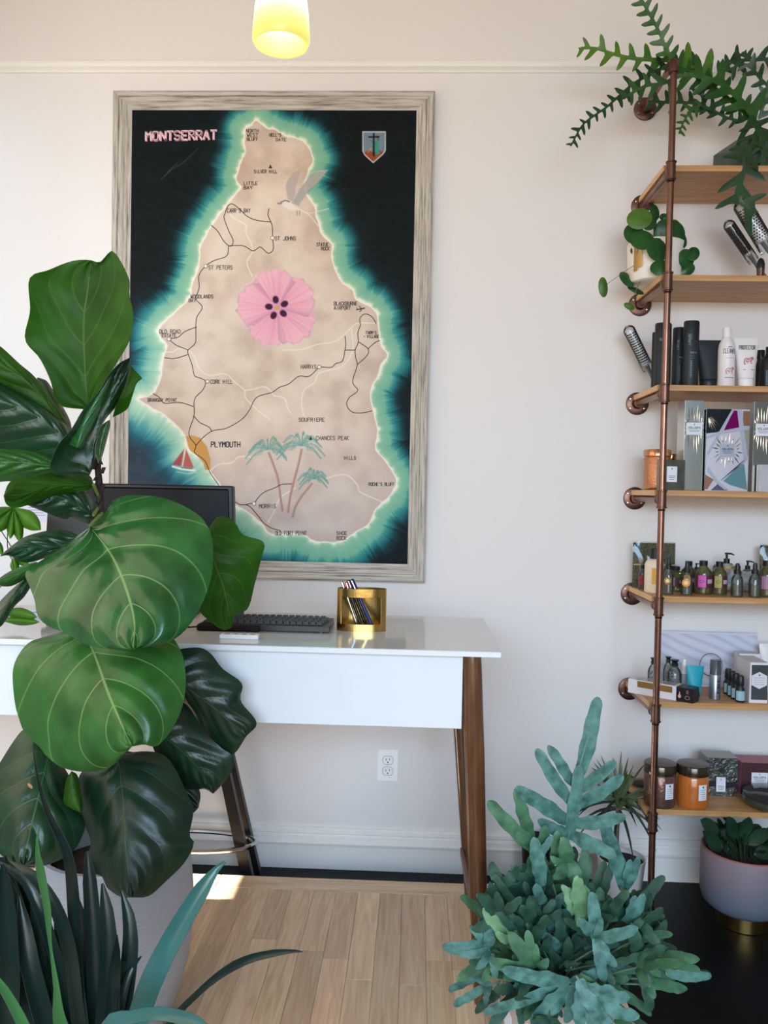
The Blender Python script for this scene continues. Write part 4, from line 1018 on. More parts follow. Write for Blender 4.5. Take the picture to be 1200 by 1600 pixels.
for lab, pl_, pr_, d in (('tall silver foil box left of the patterned box', 1067, 1097, 2.70), ('tall silver foil box at the right edge of the shelf', 1175, 1206, 2.70)):
    o, x0, x1, y, H = carton('foil_box', lab, 3, pl_, pr_, d, 139, .075, 'silver_foil', 'silver_side', 'silver foil boxes')
    z = SZ[3]+H*.69; flat_label(o, x0+(x1-x0)*.08, x0+(x1-x0)*.92, y, z-.021, z+.018, 'VOLUSPA', 2)
    starburst(o, (x0+x1)/2, y-.0002, z, (x1-x0)*.62, .085, 22, .022, M('foil_ray', (246, 246, 244), .12, 1.), clipx=(x0+.001, x1-.001))
# faceted gift box
M('gift_grey', (196, 196, 206), .3, .35); M('gift_black', (24, 32, 34), .25, .5); M('gift_magenta', (150, 20, 120), .2, .8); M('gift_teal', (110, 156, 166), .25, .6); M('gift_copper', (150, 108, 86), .3, .8); M('gift_band', (168, 170, 184), .35, .4); M('gift_violet', (92, 88, 118), .3, .6)
o, x0, x1, y, H = carton('gift_box', 'large box with magenta teal and black faceted pattern', 3, 1101, 1168, 2.685, 126, .08, 'gift_grey', 'gift_black')
def facet(name, mat, pts, lift=.0008):
    MB().prism([(x0+(x1-x0)*u, y-lift, SZ[3]+H*v) for u, v in pts], (0, lift, 0)).build(name, mat, o)
facet('facet', 'gift_black', [(0, 1), (.58, 1), (.30, .72), (0, .70)]); facet('facet', 'gift_magenta', [(.62, .985), (.70, .985), (.76, .78), (.40, .74)])
facet('facet', 'gift_copper', [(.84, .98), (1, .98), (1, .80), (.84, .80)]); facet('facet', 'camo_side', [(.86, .76), (1, .78), (1, .42), (.90, .45)])
facet('facet', 'gift_teal', [(.38, .14), (.90, .34), (.99, .02), (.58, .08)]); facet('facet', 'gift_copper', [(0, .20), (.20, .14), (.06, .02), (0, .02)]); facet('facet', 'gift_violet', [(.14, .01), (.32, .10), (.54, .01)])
for kb_, pts in enumerate(([(.06, .30), (.30, .13), (.56, .02), (.46, .02), (.26, .10), (.04, .24)], [(.0, .66), (.30, .73), (.84, .79), (1, .80), (1, .76), (.84, .74), (.30, .69), (0, .63)], [(.70, 1), (.80, 1), (.98, .40), (.90, .36)], [(.58, 1), (.64, 1), (.06, .43), (.02, .46)], [(.36, .13), (.44, .13), (1, .44), (1, .40)])):
    facet('band', 'gift_band', pts, .0010+.00025*kb_)
z = SZ[3]+H*.50; cxg = x0+(x1-x0)*.50
flat_label(o, cxg-.023, cxg+.022, y-.0024, z-.020, z+.020, 'VOLUSPA', 2, 'gift_band'); starburst(o, cxg, y-.0024, z, .055, .062, 20, .022, 'foil_ray')
starburst(o, x0+.004, y-.001, SZ[3]+H*.92, .05, .06, 6, .006, 'foil_ray', a0=-85, a1=-20)
o, x0, x1, y, H = carton('pearl_box', 'small pale pearly box in front of the right silver box', 3, 1185, 1222, 2.672, 42, .02, M('pearl', (206, 204, 210), .25, .3, noise=(60, .4), col2=(180, 178, 190)), None)

# --- shelf 5: bath oils
clear('clear_glass', (226, 234, 232), .93, .03); clear('oil_glass', (188, 184, 132), .80, .04)
def herbs():
    m = M('dried_herbs', (56, 54, 40), .8, noise=(160, 1.), col2=(120, 112, 82), bump=(120, .8)); return m
herbs()
def herb_bag(label, pxl, pxr, h, d):
    a, b = spot(4, pxl, d), spot(4, pxr, d); H = S(h, d); c = Vector(((a.x+b.x)/2, a.y+.02, SZ[4])); o = thing('herb_packet', label, 'packet', c, 'packets of dried herbs')
    def pillow(s, t, name, mat):
        rows = []
        for k in range(9):
            v = k/8; rows.append([(c.x+(u-.5)*(b.x-a.x)*s, a.y+.02-(t*(math.sin(PI*u)*math.sin(PI*min(1, v+.1)))**.5)*sg, SZ[4]+H*v*s+.0005) for u in [j/8 for j in range(9)] for sg in (1,)])
        back = [[(x, 2*(a.y+.02)-y_, z) for x, y_, z in r] for r in rows]
        MB().grid(rows).grid(back).build(name, mat, o, smooth=60)
    pillow(.97, .017, 'herbs', 'dried_herbs'); pillow(1.0, .0185, 'cellophane', clear('cellophane', (245, 245, 240), .98, .12))
    s = MB(); s.box((a.x, a.y-.0005, SZ[4]+H*.50), (b.x, a.y+.0005, SZ[4]+H*.52)); s.build('seal', M('seal_yellow', (196, 186, 110), .6), o)
herb_bag('packet of dried herbs behind the cream bottle', 989, 1057, 72, 2.87)
herb_bag('packet of dried herbs at the right edge behind the bottles', 1189, 1240, 72, 2.87)
def pump(c, z, s, o, dirx=1):
    mb = MB(); mb.lathe([(.0105*s, z), (.0105*s, z+.017*s), (.004*s, z+.018*s), (.0045*s, z+.032*s), (.007*s, z+.033*s), (.007*s, z+.038*s), (.002*s, z+.039*s)], c, 16)
    mb.tube([(c.x, c.y, c.z+z+.0355*s), (c.x+.016*s*dirx, c.y, c.z+z+.0345*s), (c.x+.026*s*dirx, c.y, c.z+z+.0305*s)], [.0036*s, .0030*s, .0022*s], 8); mb.build('pump', 'cap_black', o, smooth=50)
def oil_bottle(label, px, d, w, h, bodym, band, face, face_w=.5, cap='cap_black', pumph=False, shoulder=.72):
    c = spot(4, px, d); r = S(w, d)/2; H = S(h, d); o = thing('oil_bottle', label, 'bottle', c, 'bath oil bottles'); hc = H if pumph else H*.86
    MB().lathe([(r*.92, 0), (r, .002), (r, hc*shoulder), (r*.9, hc*(shoulder+.08)), (r*.5, hc*.94), (r*.42, hc)], c, 24).build('body', bodym, o, smooth=True)
    if band:
        mb = MB(); arc_patch(mb, c, r*1.012, -75, 80, H*.20, hc*shoulder-.004, 14); lb = mb.build('label_band', band, o, smooth=True)
        mb = MB(); arc_patch(mb, c, r*1.02, -52, -52+104*face_w, H*.22, hc*shoulder-.005, 6); mb.build('label_face', face, lb, smooth=True)
        mb = MB(); arc_patch(mb, c, r*1.02, 10, 58, H*.34, H*.46, 5); mb.build('label_text', M('label_mauve', (186, 160, 170), .6), lb)
        mb = MB(); ca = -52+52*face_w; mb.tube([(c.x+r*1.03*math.sin(math.radians(ca+13*math.cos(2*PI*k/14))), c.y-r*1.035*math.cos(math.radians(ca+13*math.cos(2*PI*k/14))), c.z+H*.40+.0045*math.sin(2*PI*k/14)) for k in range(14)], .0006, 4, closed=True); mb.build('emblem', INK, lb)
    if pumph: pump(c, H-.001, pumph, o)
    else: MB().lathe([(r*.46, hc*.985), (r*.48, H-.001), (r*.4, H)], c, 16).build('cap', cap, o, smooth=True)
    return o, c, r, H
def dropper(label, px, d, w, h, badge=None):
    c = spot(4, px, d); r = S(w, d)/2; H = S(h, d); o = thing('dropper_bottle', label, 'bottle', c, 'clear dropper bottles')
    MB().lathe([(r*.85, 0), (r, .002), (r, H*.50), (r*.8, H*.60), (r*.5, H*.66), (r*.5, H*.70)], c, 20).build('body', 'clear_glass', o, smooth=True)
    MB().lathe([(r*.8, .002), (r*.88, .003), (r*.88, H*.40), (0, H*.40)], c, 16).build('serum', clear('serum', (214, 216, 200), .85, .05), o, smooth=True)
    MB().lathe([(r*.62, H*.68), (r*.62, H*.80), (r*.40, H*.81), (r*.40, H*.93), (r*.28, H*.99), (0, H)], c, 16).build('dropper_cap', 'cap_black', o, smooth=True)
    MB().cyl(c+Vector((0, 0, .008)), c+Vector((0, 0, H*.7)), .0022, n=8).build('pipette', 'clear_glass', o)
    if badge:
        mb = MB(); n = 18; an = math.radians(-25)
        mb.lathe([(0, 0), (r*.72, 0), (r*.72, .0008), (0, .0012)], c+Vector((math.sin(an)*r*.97, -math.cos(an)*r*.97, H*.38)), n, (math.sin(an), -math.cos(an), 0), cap=False); bd = mb.build('badge', badge, o)
        mb = MB(); mb.lathe([(r*.42, 0.0012), (r*.42, .0016), (0, .0016)], c+Vector((math.sin(an)*r*.97, -math.cos(an)*r*.97, H*.38)), 6, (math.sin(an), -math.cos(an), 0), cap=False); mb.build('badge_flower', M('badge_cream', (236, 214, 170), .6), bd)
    return o
M('band_maroon', (78, 38, 48), .5); M('face_pink', (206, 90, 170), .5); M('face_olive', (168, 158, 86), .5); M('face_yellow', (222, 170, 62), .5); M('face_mauve', (170, 128, 150), .5); M('cream_lotion', (236, 222, 196), .35); M('badge_orange', (226, 150, 60), .5); M('badge_gold', (150, 120, 60), .5)
# cream lotion bottle with square shoulders
c = spot(4, 1021.5, 2.76); r = S(29, 2.76)/2; H = S(52, 2.76); o = thing('lotion_bottle', 'cream lotion bottle with orange label half behind the pipe', 'bottle', c)
MB().lathe([(r*.92, 0), (r, .003), (r, H*.80), (r*.94, H*.88), (r*.75, H*.95), (r*.4, H)], c, 24).build('body', 'cream_lotion', o, smooth=True)
mb = MB(); arc_patch(mb, c, r*1.012, -30, 5, H*.26, H*.74, 5); mb.build('label', 'face_yellow', o); mb = MB(); arc_patch(mb, c, r*1.018, 0, 55, H*.28, H*.72, 5); mb.build('label_panel', M('label_rust', (150, 70, 44), .6), o)
MB().lathe([(r*.5, H), (r*.5, H+.034), (r*.42, H+.036)], c, 18).build('cap', 'cap_black', o, smooth=True)
oil_bottle('small bottle with dark red label beside the cream bottle', 1003, 2.84, 12, 38, 'clear_glass', M('band_red', (140, 44, 62), .5), 'band_red')
dropper('dropper bottle with gold badge just right of the pipe', 1043.5, 2.70, 15, 58, 'badge_gold')
oil_bottle('olive oil bottle with maroon band behind the gold badge dropper', 1055, 2.82, 26, 38, 'oil_glass', 'band_maroon', 'face_mauve', .3)
oil_bottle('bottle with yellow label behind the orange badge dropper', 1075, 2.79, 23, 48, 'oil_glass', 'band_maroon', 'face_yellow')
oil_bottle('black pump bottle behind the yellow label bottle', 1087, 2.86, 24, 31, 'oil_glass', 'band_maroon', 'face_mauve', .3, pumph=.62)
dropper('dropper bottle with orange badge near the shelf front', 1072.5, 2.70, 17, 52, 'badge_orange')
oil_bottle('bath oil bottle with bright pink label', 1098, 2.74, 26, 52, 'oil_glass', 'band_maroon', 'face_pink')
oil_bottle('bath oil bottle with olive green label', 1123, 2.74, 23.5, 51, 'oil_glass', 'band_maroon', 'face_olive')
M('floral_label', (186, 186, 190), .5, noise=(45, 1.), col2=(96, 98, 108))
o, c, r, H = oil_bottle('tall pump bottle with grey floral label', 1134, 2.85, 40, 43, 'clear_glass', 'floral_label', 'floral_label', .9, pumph=.95, shoulder=.86)
mb = MB(); arc_patch(mb, c, r*1.02, -75, 75, H*.84, H*.92, 12); mb.build('gold_band', M('gold_band', (150, 122, 50), .4, .6), o)
oil_bottle('shorter pump bottle with grey floral label between two droppers', 1167, 2.83, 27, 35, 'clear_glass', 'floral_label', 'floral_label', .9, pumph=.8, shoulder=.8)
dropper('plain clear dropper bottle with violet edge behind it', 1151, 2.69, 17, 52)
dropper('plain clear dropper bottle left of the mauve label bottle', 1178.5, 2.69, 17, 53)
oil_bottle('bath oil bottle with mauve label at the right edge', 1197, 2.72, 27, 55, 'oil_glass', M('band_plum', (104, 58, 76), .5), 'face_mauve', .95)

# --- shelf 6
M('panel_white', (206, 208, 222), .5); M('hole_dark', (50, 56, 76), .8)
a, b = spot(5, 1030, 2.885), spot(5, 1186, 2.885); H = S(83, 2.885)
o = thing('perforated_panel', 'white perforated panel with wave pattern leaning against the wall', 'panel', ((a.x+b.x)/2, a.y, SZ[5]))
lean = .028/H
mb = MB().box((a.x, a.y, SZ[5]+.0005), (b.x, a.y+.006, SZ[5]+H)); mb.v = [(x, y+(z-SZ[5])*lean, z) for x, y, z in mb.v]; mb.build('sheet', 'panel_white', o)
mb = MB(); nc, nr_ = 66, 34
for i in range(nc):
    for j in range(2, nr_):
        f = .5+.5*math.sin((i*.42+j*.95)+.8*math.sin(i*.11)); s = .0003+.0012*f**1.5
        x = a.x+(b.x-a.x)*(i+.5)/nc; z = SZ[5]+H*(j-.5)/(nr_+.3); y = a.y-.0004+(z-SZ[5])*lean
        mb.add([(x-s, y, z-s*.7), (x+s, y, z-s*.7), (x+s, y, z+s*.7), (x-s, y, z+s*.7)], [(0, 1, 2, 3)])
tag(mb.build('holes', 'hole_dark', o), kind='stuff')
def glass_jar(label, px, d, w, h):
    c = spot(5, px, d); r = S(w, d)/2; H = S(h, d); o = thing('glass_vial', label, 'vial', c, 'stoppered glass vials')
    MB().lathe([(r*.9, 0), (r, .003), (r, H*.60), (r*.75, H*.72), (r*.45, H*.80), (r*.5, H*.86)], c, 20).build('body', 'clear_glass', o, smooth=True)
    mb = MB(); rr_ = random.Random(int(px))
    for k in range(12):
        q = c+Vector((rr_.uniform(-.6, .6)*r, rr_.uniform(-.6, .6)*r, .006+H*.60*k/12)); mb.lathe([(0, -.0035), (.0035, -.002), (.0042, 0), (.0035, .002), (0, .0035)], q, 8, (rr_.uniform(-1, 1), rr_.uniform(-1, 1), 1))
    tag(mb.build('contents', M('grey_pebbles', (150, 158, 162), .35, .3), o, smooth=True), kind='stuff')
    MB().lathe([(r*.42, H*.80), (r*.5, H*.88), (r*.35, H*.92), (r*.62, H), (0, H)], c, 16).build('stopper', 'cap_black', o, smooth=True)
glass_jar('stoppered glass vial at the left end beside the copper pipe', 1020, 2.80, 17, 52); glass_jar('middle stoppered glass vial beside the perforated panel', 1043, 2.84, 15, 50); glass_jar('wide stoppered glass vial filled with grey pebbles', 1053, 2.78, 22, 52)
c = spot(5, 1060, 2.76); o = tag(MB().lathe([(.002, .0012), (.028, .0012), (.043, .008), (.044, .0092), (.028, .0026), (.002, .0026)], (0, 0, 0), 28, sy=.6).build('glass_dish', 'clear_glass', origin=(0, 0, 0), smooth=True), 'shallow clear glass dish in front of the vials', 'dish'); o.location = c
c = spot(5, 1068, 2.80); o = thing('mist_bottle', 'slim frosted mist bottle with white cap beside the turquoise tube', 'bottle', c)
MB().lathe([(.0095, 0), (.0105, .002), (.0105, .058), (.0085, .062)], c, 18).build('body', clear('frosted', (220, 226, 230), .4, .4), o, smooth=True)
MB().lathe([(.0088, .062), (.0072, .098), (.0055, .104), (.0055, .112)], c, 18).build('cap', 'cap_white', o, smooth=True)
M('turquoise', (22, 158, 178), .4); M('turquoise_dark', (18, 110, 130), .4)
o, c, H, rb_, rt_ = tube_thing('turquoise_tube', 'bright turquoise squeeze tube standing on its cap', 5, 1085, 2.74, 19, 27.5, 48, 7, 'turquoise', 'turquoise_dark', thick=.012)
mb = MB()
for k in range(6): strip(mb, [(c.x-rb_*.5, c.y-.0085+.0009*k, c.z+H*(.32+.05*k)), (c.x+rb_*(.5-.1*(k % 2)), c.y-.0085+.0009*k, c.z+H*(.32+.05*k))], .0008, (0, -1, 0))
tag(mb.build('print', 'turquoise_dark', o), kind='stuff')
c = spot(5, 1110, 2.86); o = thing('wire_hoop', 'thin dark hoop propped against the perforated panel', 'hoop', c)
rh = S(17, 2.86); MB().tube([(c.x+rh*math.cos(2*PI*k/40), c.y+.004*math.sin(2*PI*k/40), c.z+.082+rh*math.sin(2*PI*k/40)) for k in range(40)], .0016, 6, closed=True).build('hoop', 'brush_grey', o, smooth=True)
MB().cyl((c.x, c.y-.004, c.z), (c.x, c.y-.004, c.z+.082-rh), .0016, n=8).build('stem', 'brush_grey', o)
# travel hair spray can
c = spot(5, 1116.5, 2.715); r = S(16.5, 2.715)/2; H = S(61, 2.715); o = thing('spray_can', 'small silver spray can with grey translucent cap', 'can', c)
MB().lathe([(r*.9, 0), (r, .002), (r, H*.62), (r*.9, H*.645)], c, 22).build('body', M('can_silver', (150, 160, 172), .3, .85), o, smooth=True)
MB().lathe([(r*1.02, H*.63), (r*1.02, H*.66), (r*1.0, H*.665), (r*.98, H-.002), (r*.9, H), (0, H)], c, 22).build('cap', clear('smoke_cap', (120, 128, 130), .45, .2), o, smooth=True)
MB().lathe([(r*.55, H*.64), (r*.6, H*.70), (r*.3, H*.74), (r*.3, H*.82), (0, H*.82)], c, 14).build('nozzle', 'cap_black', o, smooth=True)
mb = MB()
for k, (z0, z1, w_) in enumerate(((.16, .22, .35), (.24, .26, .5), (.28, .36, .4), (.38, .41, .5), (.44, .50, .35), (.52, .55, .2))): arc_patch(mb, c, r*1.012, 6, 6+math.degrees(w_), H*z0, H*z1, 2)
tag(mb.build('print', INK, o), kind='stuff')
# four little dropper vials in a row
M('vial_label', (150, 190, 196), .55)
vr = S(13.5, 2.70)/2
for k, (px, d, h, lab) in enumerate(((1156, 2.685, 41, 'front small dark bottle with pale blue label beside the white carton'), (1149, 2.72, 41, 'second small dark bottle from the front with pale blue label'), (1143, 2.755, 41, 'third small dark bottle from the front with pale blue label'), (1137, 2.79, 42, 'rearmost small dark bottle with pale green label'))):
    c = spot(5, px, d); H = S(h, d)
    if k == 0:
        v0 = thing('oil_vial', lab, 'bottle', c, 'little dark oil bottles')
        MB().lathe([(vr*.92, 0), (vr, .002), (vr, H*.46), (vr*.62, H*.60), (vr*.55, H*.64)], (0, 0, 0), 18).build('body', 'bottle_black', v0, world=False, smooth=True)
        mb = MB(); arc_patch(mb, (0, 0, 0), vr*1.015, -75, 75, H*.08, H*.44, 12); mb.build('label', 'vial_label', v0, world=False, smooth=True)
        MB().lathe([(vr*.78, H*.62), (vr*.8, H*.64), (vr*.74, H*.96), (vr*.6, H)], (0, 0, 0), 16).build('cap', 'cap_black', v0, world=False, smooth=True)
    else: dup(v0, c, lab)
# white cartons with a dark hexagon label
M('carton_white', (222, 218, 222), .6); M('label_charcoal', (58, 66, 66), .6)
o, x0, x1, y, H = carton('white_carton', 'white carton with charcoal hexagon label at the right end', 5, 1170.5, 1199, 2.675, 63, .115, 'carton_white', None)
MB().box((x0+.005, y-.0006, SZ[5]+H*.08), (x1-.001, y, SZ[5]+H*.94)).build('front_label', 'label_charcoal', o)
hx, hz, hw, hh_ = (x0+x1)/2+.001, SZ[5]+H*.56, (x1-x0)*.42, H*.21
hex_ = MB(); hex_.prism([(hx-hw, y-.0006, hz-hh_*.55), (hx, y-.0006, hz-hh_), (hx+hw, y-.0006, hz-hh_*.55), (hx+hw, y-.0006, hz+hh_*.55), (hx, y-.0006, hz+hh_), (hx-hw, y-.0006, hz+hh_*.55)], (0, -.0006, 0)); hb_ = hex_.build('hexagon_badge', 'carton_white', o)
mb = MB()
for k in range(4): strip(mb, [(hx-hw*.7, y-.0015, hz+hh_*(.3-.25*k)), (hx+hw*.7, y-.0015, hz+hh_*(.3-.25*k))], .0007, (0, -1, 0))
mb.add([(hx-.003, y-.0015, hz+hh_*.55), (hx+.003, y-.0015, hz+hh_*.55), (hx, y-.0015, hz+hh_*.8)], [(0, 1, 2)]); strip(mb, [(hx-.004, y-.0008, hz+hh_*1.2), (hx, y-.0008, hz+hh_*1.35), (hx+.004, y-.0008, hz+hh_*1.2)], .001, (0, -1, 0)); mb.build('print', INK, hb_)
o, x0, x1, y, H = carton('white_carton', 'plain white carton standing behind the hexagon label carton', 5, 1154, 1186, 2.80, 62, .05, 'carton_white', None)
tube_thing('white_tube', 'white squeeze tube behind the cartons at the right edge', 5, 1198, 2.86, 22, 27, 72, 10, 'plastic_white', 'cap_white')
# slim gift set box lying across the shelf end, overhanging to the left
M('set_black', (28, 26, 30), .35); M('set_gold', (176, 140, 84), .3, .7); M('set_pink', (226, 160, 160), .5)
zs_ = SZ[5]+.0006
A_, B_, C_ = PZ(979, 1086, zs_), PZ(1056, 1100, zs_), PZ(1089, 1107, zs_)
A_ = P(981, 1085, CAM.y+2.77); A_.z = zs_; B_ = P(1056, 1100, CAM.y+2.672); B_.z = zs_; u_ = (B_-A_); Lb = u_.length; u_.normalize(); v_ = Vector((-u_.y, u_.x, 0)); hb = S(22, 2.70); dw = .052
o = thing('gift_set_box', 'long white and black gift set box with window lying on the shelf end', 'box', A_)
full = Lb+.055
MB().obox(A_+u_*(Lb/2)+v_*(dw/2)+Vector((0, 0, hb/2)), u_*(Lb/2), v_*(dw/2), (0, 0, hb/2)).build('white_sleeve', 'carton_white', o)
MB().obox(A_+u_*(Lb+.0275)+v_*(dw/2)+Vector((0, 0, hb/2)), u_*.0275, v_*(dw/2-.0005), (0, 0, hb/2-.0004)).build('black_end', 'set_black', o)
MB().obox(A_+u_*(Lb*.56)+v_*-.0005+Vector((0, 0, hb*.72)), u_*(Lb*.36), v_*.0006, (0, 0, hb*.22)).build('window', 'set_gold', o)
MB().obox(A_+u_*(Lb*.54)+v_*(dw/2)+Vector((0, 0, hb+.0003)), u_*(Lb*.40), v_*(dw*.40), (0, 0, .0004)).build('top_window', clear('set_film', (225, 220, 225), .5, .1), o)
q = A_+u_*(Lb+.011)-v_*.0006
mb = MB(); mb.prism([q+u_*(.0052*math.cos(t)*(1 if math.sin(t) < .2 else .45))+Vector((0, 0, hb*.42+.0085*math.sin(t)+(.004 if math.sin(t) > .8 else 0))) for t in [2*PI*k/16 for k in range(16)]], v_*.0008); mb.build('pink_drop', 'set_pink', o)
mb = MB(); q2 = A_+u_*(Lb+.036)-v_*.0008; mb.tube([q2+u_*(.007*math.cos(2*PI*k/16))+Vector((0, 0, hb*.33+.006*math.sin(2*PI*k/16))) for k in range(16)], .0006, 4, closed=True); mb.tube([q2+u_*(.0025*math.cos(2*PI*k/16))+Vector((0, 0, hb*.72+.005*math.sin(2*PI*k/16))) for k in range(16)], .0006, 4, closed=True); tag(mb.build('pink_outline', 'set_pink', o), kind='stuff')

# --- shelf 7
M('jar_copper_glass', (126, 92, 80), .18, .5, bump=(140, .35), noise=(60, .5), col2=(70, 52, 50)); M('jar_orange', (196, 108, 40), .2, noise=(8, .3), col2=(150, 74, 26), bump=(220, .08), coat=.6); M('lid_dark', (74, 64, 54), .2, .7)
for lab, px, bm_ in (('embossed copper candle jar behind the copper pipe', 1030, 'jar_copper_glass'), ('orange glass candle jar with dark lid', 1081, 'jar_orange')):
    o, c, r, H = jar('candle_jar', lab, 6, px, 2.70, 48, 66, bm_, 'lid_dark', 'candle jars on the lowest shelf', lidh=.24)
    mb = MB(); arc_patch(mb, c, r*1.015, 4, 38, H*.24, H*.60, 6); lb = mb.build('label', 'label_white', o, smooth=True)
    mb = MB()
    for k in range(5): arc_patch(mb, c, r*1.022, 10, 32-3*(k % 2), H*(.28+.05*k), H*(.28+.05*k)+.0010, 3)
    arc_patch(mb, c, r*1.022, 18, 24, H*.53, H*.57, 2); tag(mb.build('print', INK, lb), kind='stuff')
M('hammered_tin', (120, 126, 126), .25, .9, bump=(90, .9)); M('tin_top', (170, 168, 160), .4, .5); M('box_rose', (176, 108, 122), .5); M('box_plum', (78, 48, 54), .4, .2); M('ribbon_black', (26, 24, 28), .6)
o, x0, x1, y, H = carton('hammered_tin', 'silver hammered tin box with black ribbon on the lowest shelf', 6, 1103, 1151, 2.79, 60, .075, 'hammered_tin', None)
MB().box((x0, y, SZ[6]+H-.0002), (x1, y+.075, SZ[6]+H+.002)).build('lid', 'tin_top', o)
MB().box((x0-.0008, y-.0008, SZ[6]+H*.24), (x1+.0008, y+.0758, SZ[6]+H*.38)).build('ribbon', 'ribbon_black', o)
flat_label(o, x0+(x1-x0)*.32, x0+(x1-x0)*.62, y-.001, SZ[6]+H*.12, SZ[6]+H*.50, None, 3)
mb = MB().lathe([(.010, 0), (.010, .0012), (0, .0012)], ((x0+x1)/2, y, SZ[6]+H*.68), 20, (0, -1, 0), cap=False); mb.build('round_boss', 'bronze_dark', o)
o, x0, x1, y, H = carton('rose_box', 'dusty rose box with plum front behind the glass bowl', 6, 1157, 1224, 2.815, 50, .08, 'box_plum', 'box_rose')
MB().box((x0-.0006, y, SZ[6]+H-.0002), (x1+.0006, y+.08, SZ[6]+H+.0012)).build('lid', 'box_rose', o)
starburst(o, x0+(x1-x0)*.5, y-.0002, SZ[6]+H*.5, .06, .05, 24, .018, 'gift_copper', clipx=(x0+.002, x1-.002), w=.0012)
flat_label(o, x0+(x1-x0)*.24, x0+(x1-x0)*.62, y-.0012, SZ[6]+H*.34, SZ[6]+H*.70, 'VOLUSPA', 2)
c = spot(6, 1206, 2.71); r = S(88, 2.71)/2; o = thing('lidded_bowl', 'low dark glass bowl with lid at the right edge of the lowest shelf', 'bowl', c)
MB().lathe([(r*.6, 0), (r*.85, .006), (r, .020), (r*.98, .032), (r*.9, .036)], c, 32).build('bowl', M('smoked_glass', (70, 72, 62), .12, .3, bump=(70, .7)), o, smooth=True)
MB().lathe([(r*.95, .036), (r*.96, .043), (r*.8, .050), (r*.4, .053), (0, .053)], c, 32).build('lid', M('smoked_lid', (62, 66, 70), .1, .4), o, smooth=True)
c = spot(6, 1000, 2.87)
o = tag(MB().lathe([(.020, 0), (.030, .004), (.028, .010), (.018, .015), (0, .016)], (0, 0, 0), 18, sy=.8).build('dark_stone', M('stone_dark', (50, 46, 46), .6, bump=(40, .4)), smooth=True), 'flat dark stone at the left end of the lowest shelf', 'stone'); o.location = c
# ------------------------------------------------------------------ plants
def vein_mat(name, base, vein, rough=.3, tl_=.25, n=6, slope=1.5, vamt=.75, tcol=None, dark=None, coat=.0, sheen=None, nscale=14):
    """leaf surface: pale midrib and side veins that follow the leaf's own UV (across, along)"""
    m = bpy.data.materials.new(name); m.use_nodes = True; N = m.node_tree.nodes; L = m.node_tree.links; b = N['Principled BSDF']; out = N['Material Output']
    def mt(op, a, b_=None, c=None):
        q = N.new('ShaderNodeMath'); q.operation = op
        for i, v in enumerate((a, b_, c)):
            if v is None: continue
            if isinstance(v, (int, float)): q.inputs[i].default_value = v
            else: L.new(v, q.inputs[i])
        return q.outputs[0]
    uv = N.new('ShaderNodeUVMap'); sp = N.new('ShaderNodeSeparateXYZ'); L.new(uv.outputs[0], sp.inputs[0])
    s = mt('MULTIPLY', mt('ABSOLUTE', mt('SUBTRACT', sp.outputs[0], .5)), 2.); t = sp.outputs[1]
    w = mt('SUBTRACT', mt('MULTIPLY', t, float(n)), mt('MULTIPLY', mt('POWER', s, 1.15), slope))
    pp_ = mt('PINGPONG', w, .5)
    mr = N.new('ShaderNodeMapRange'); mr.inputs[1].default_value = .006; mr.inputs[2].default_value = .032; mr.inputs[3].default_value = 1; mr.inputs[4].default_value = 0; L.new(pp_, mr.inputs[0])
    mm = N.new('ShaderNodeMapRange'); mm.inputs[1].default_value = .006; mm.inputs[2].default_value = .022; mm.inputs[3].default_value = 1; mm.inputs[4].default_value = 0; L.new(s, mm.inputs[0])
    fade = mt('SUBTRACT', 1., mt('MULTIPLY', s, .55))
    vm = mt('MULTIPLY', mt('MAXIMUM', mt('MULTIPLY', mr.outputs[0], fade), mm.outputs[0]), vamt)
    tc = N.new('ShaderNodeTexCoord'); nz = N.new('ShaderNodeTexNoise'); nz.inputs['Scale'].default_value = nscale; nz.inputs['Detail'].default_value = 4; L.new(tc.outputs['Object'], nz.inputs[0])
    m0 = N.new('ShaderNodeMix'); m0.data_type = 'RGBA'; m0.inputs[6].default_value = (*lin(base), 1); m0.inputs[7].default_value = (*lin(dark or tuple(v*.72 for v in base)), 1)
    nr = N.new('ShaderNodeMapRange'); nr.inputs[1].default_value = .35; nr.inputs[2].default_value = .7; L.new(nz.outputs[0], nr.inputs[0]); L.new(nr.outputs[0], m0.inputs[0])
    mx = N.new('ShaderNodeMix'); mx.data_type = 'RGBA'; L.new(vm, mx.inputs[0]); L.new(m0.outputs[2], mx.inputs[6]); mx.inputs[7].default_value = (*lin(vein), 1)
    L.new(mx.outputs[2], b.inputs['Base Color']); b.inputs['Roughness'].default_value = rough; b.inputs['Coat Weight'].default_value = coat
    bp = N.new('ShaderNodeBump'); bp.inputs['Strength'].default_value = .25; bp.inputs['Distance'].default_value = .003
    n2 = N.new('ShaderNodeTexNoise'); n2.inputs['Scale'].default_value = 45; L.new(tc.outputs['Object'], n2.inputs[0])
    L.new(mt('SUBTRACT', n2.outputs[0], mt('MULTIPLY', vm, .8)), bp.inputs['Height']); L.new(bp.outputs[0], b.inputs['Normal'])
    if tl_:
        tr_ = N.new('ShaderNodeBsdfTranslucent'); m2 = N.new('ShaderNodeMix'); m2.data_type = 'RGBA'; m2.inputs[0].default_value = .7; L.new(mx.outputs[2], m2.inputs[6]); m2.inputs[7].default_value = (*lin(tcol or (90, 150, 40)), 1)
        L.new(m2.outputs[2], tr_.inputs[0]); ms = N.new('ShaderNodeMixShader'); ms.inputs[0].default_value = tl_
        L.new(b.outputs[0], ms.inputs[1]); L.new(tr_.outputs[0], ms.inputs[2]); L.new(ms.outputs[0], out.inputs[0])
    MATS[name] = m; return m
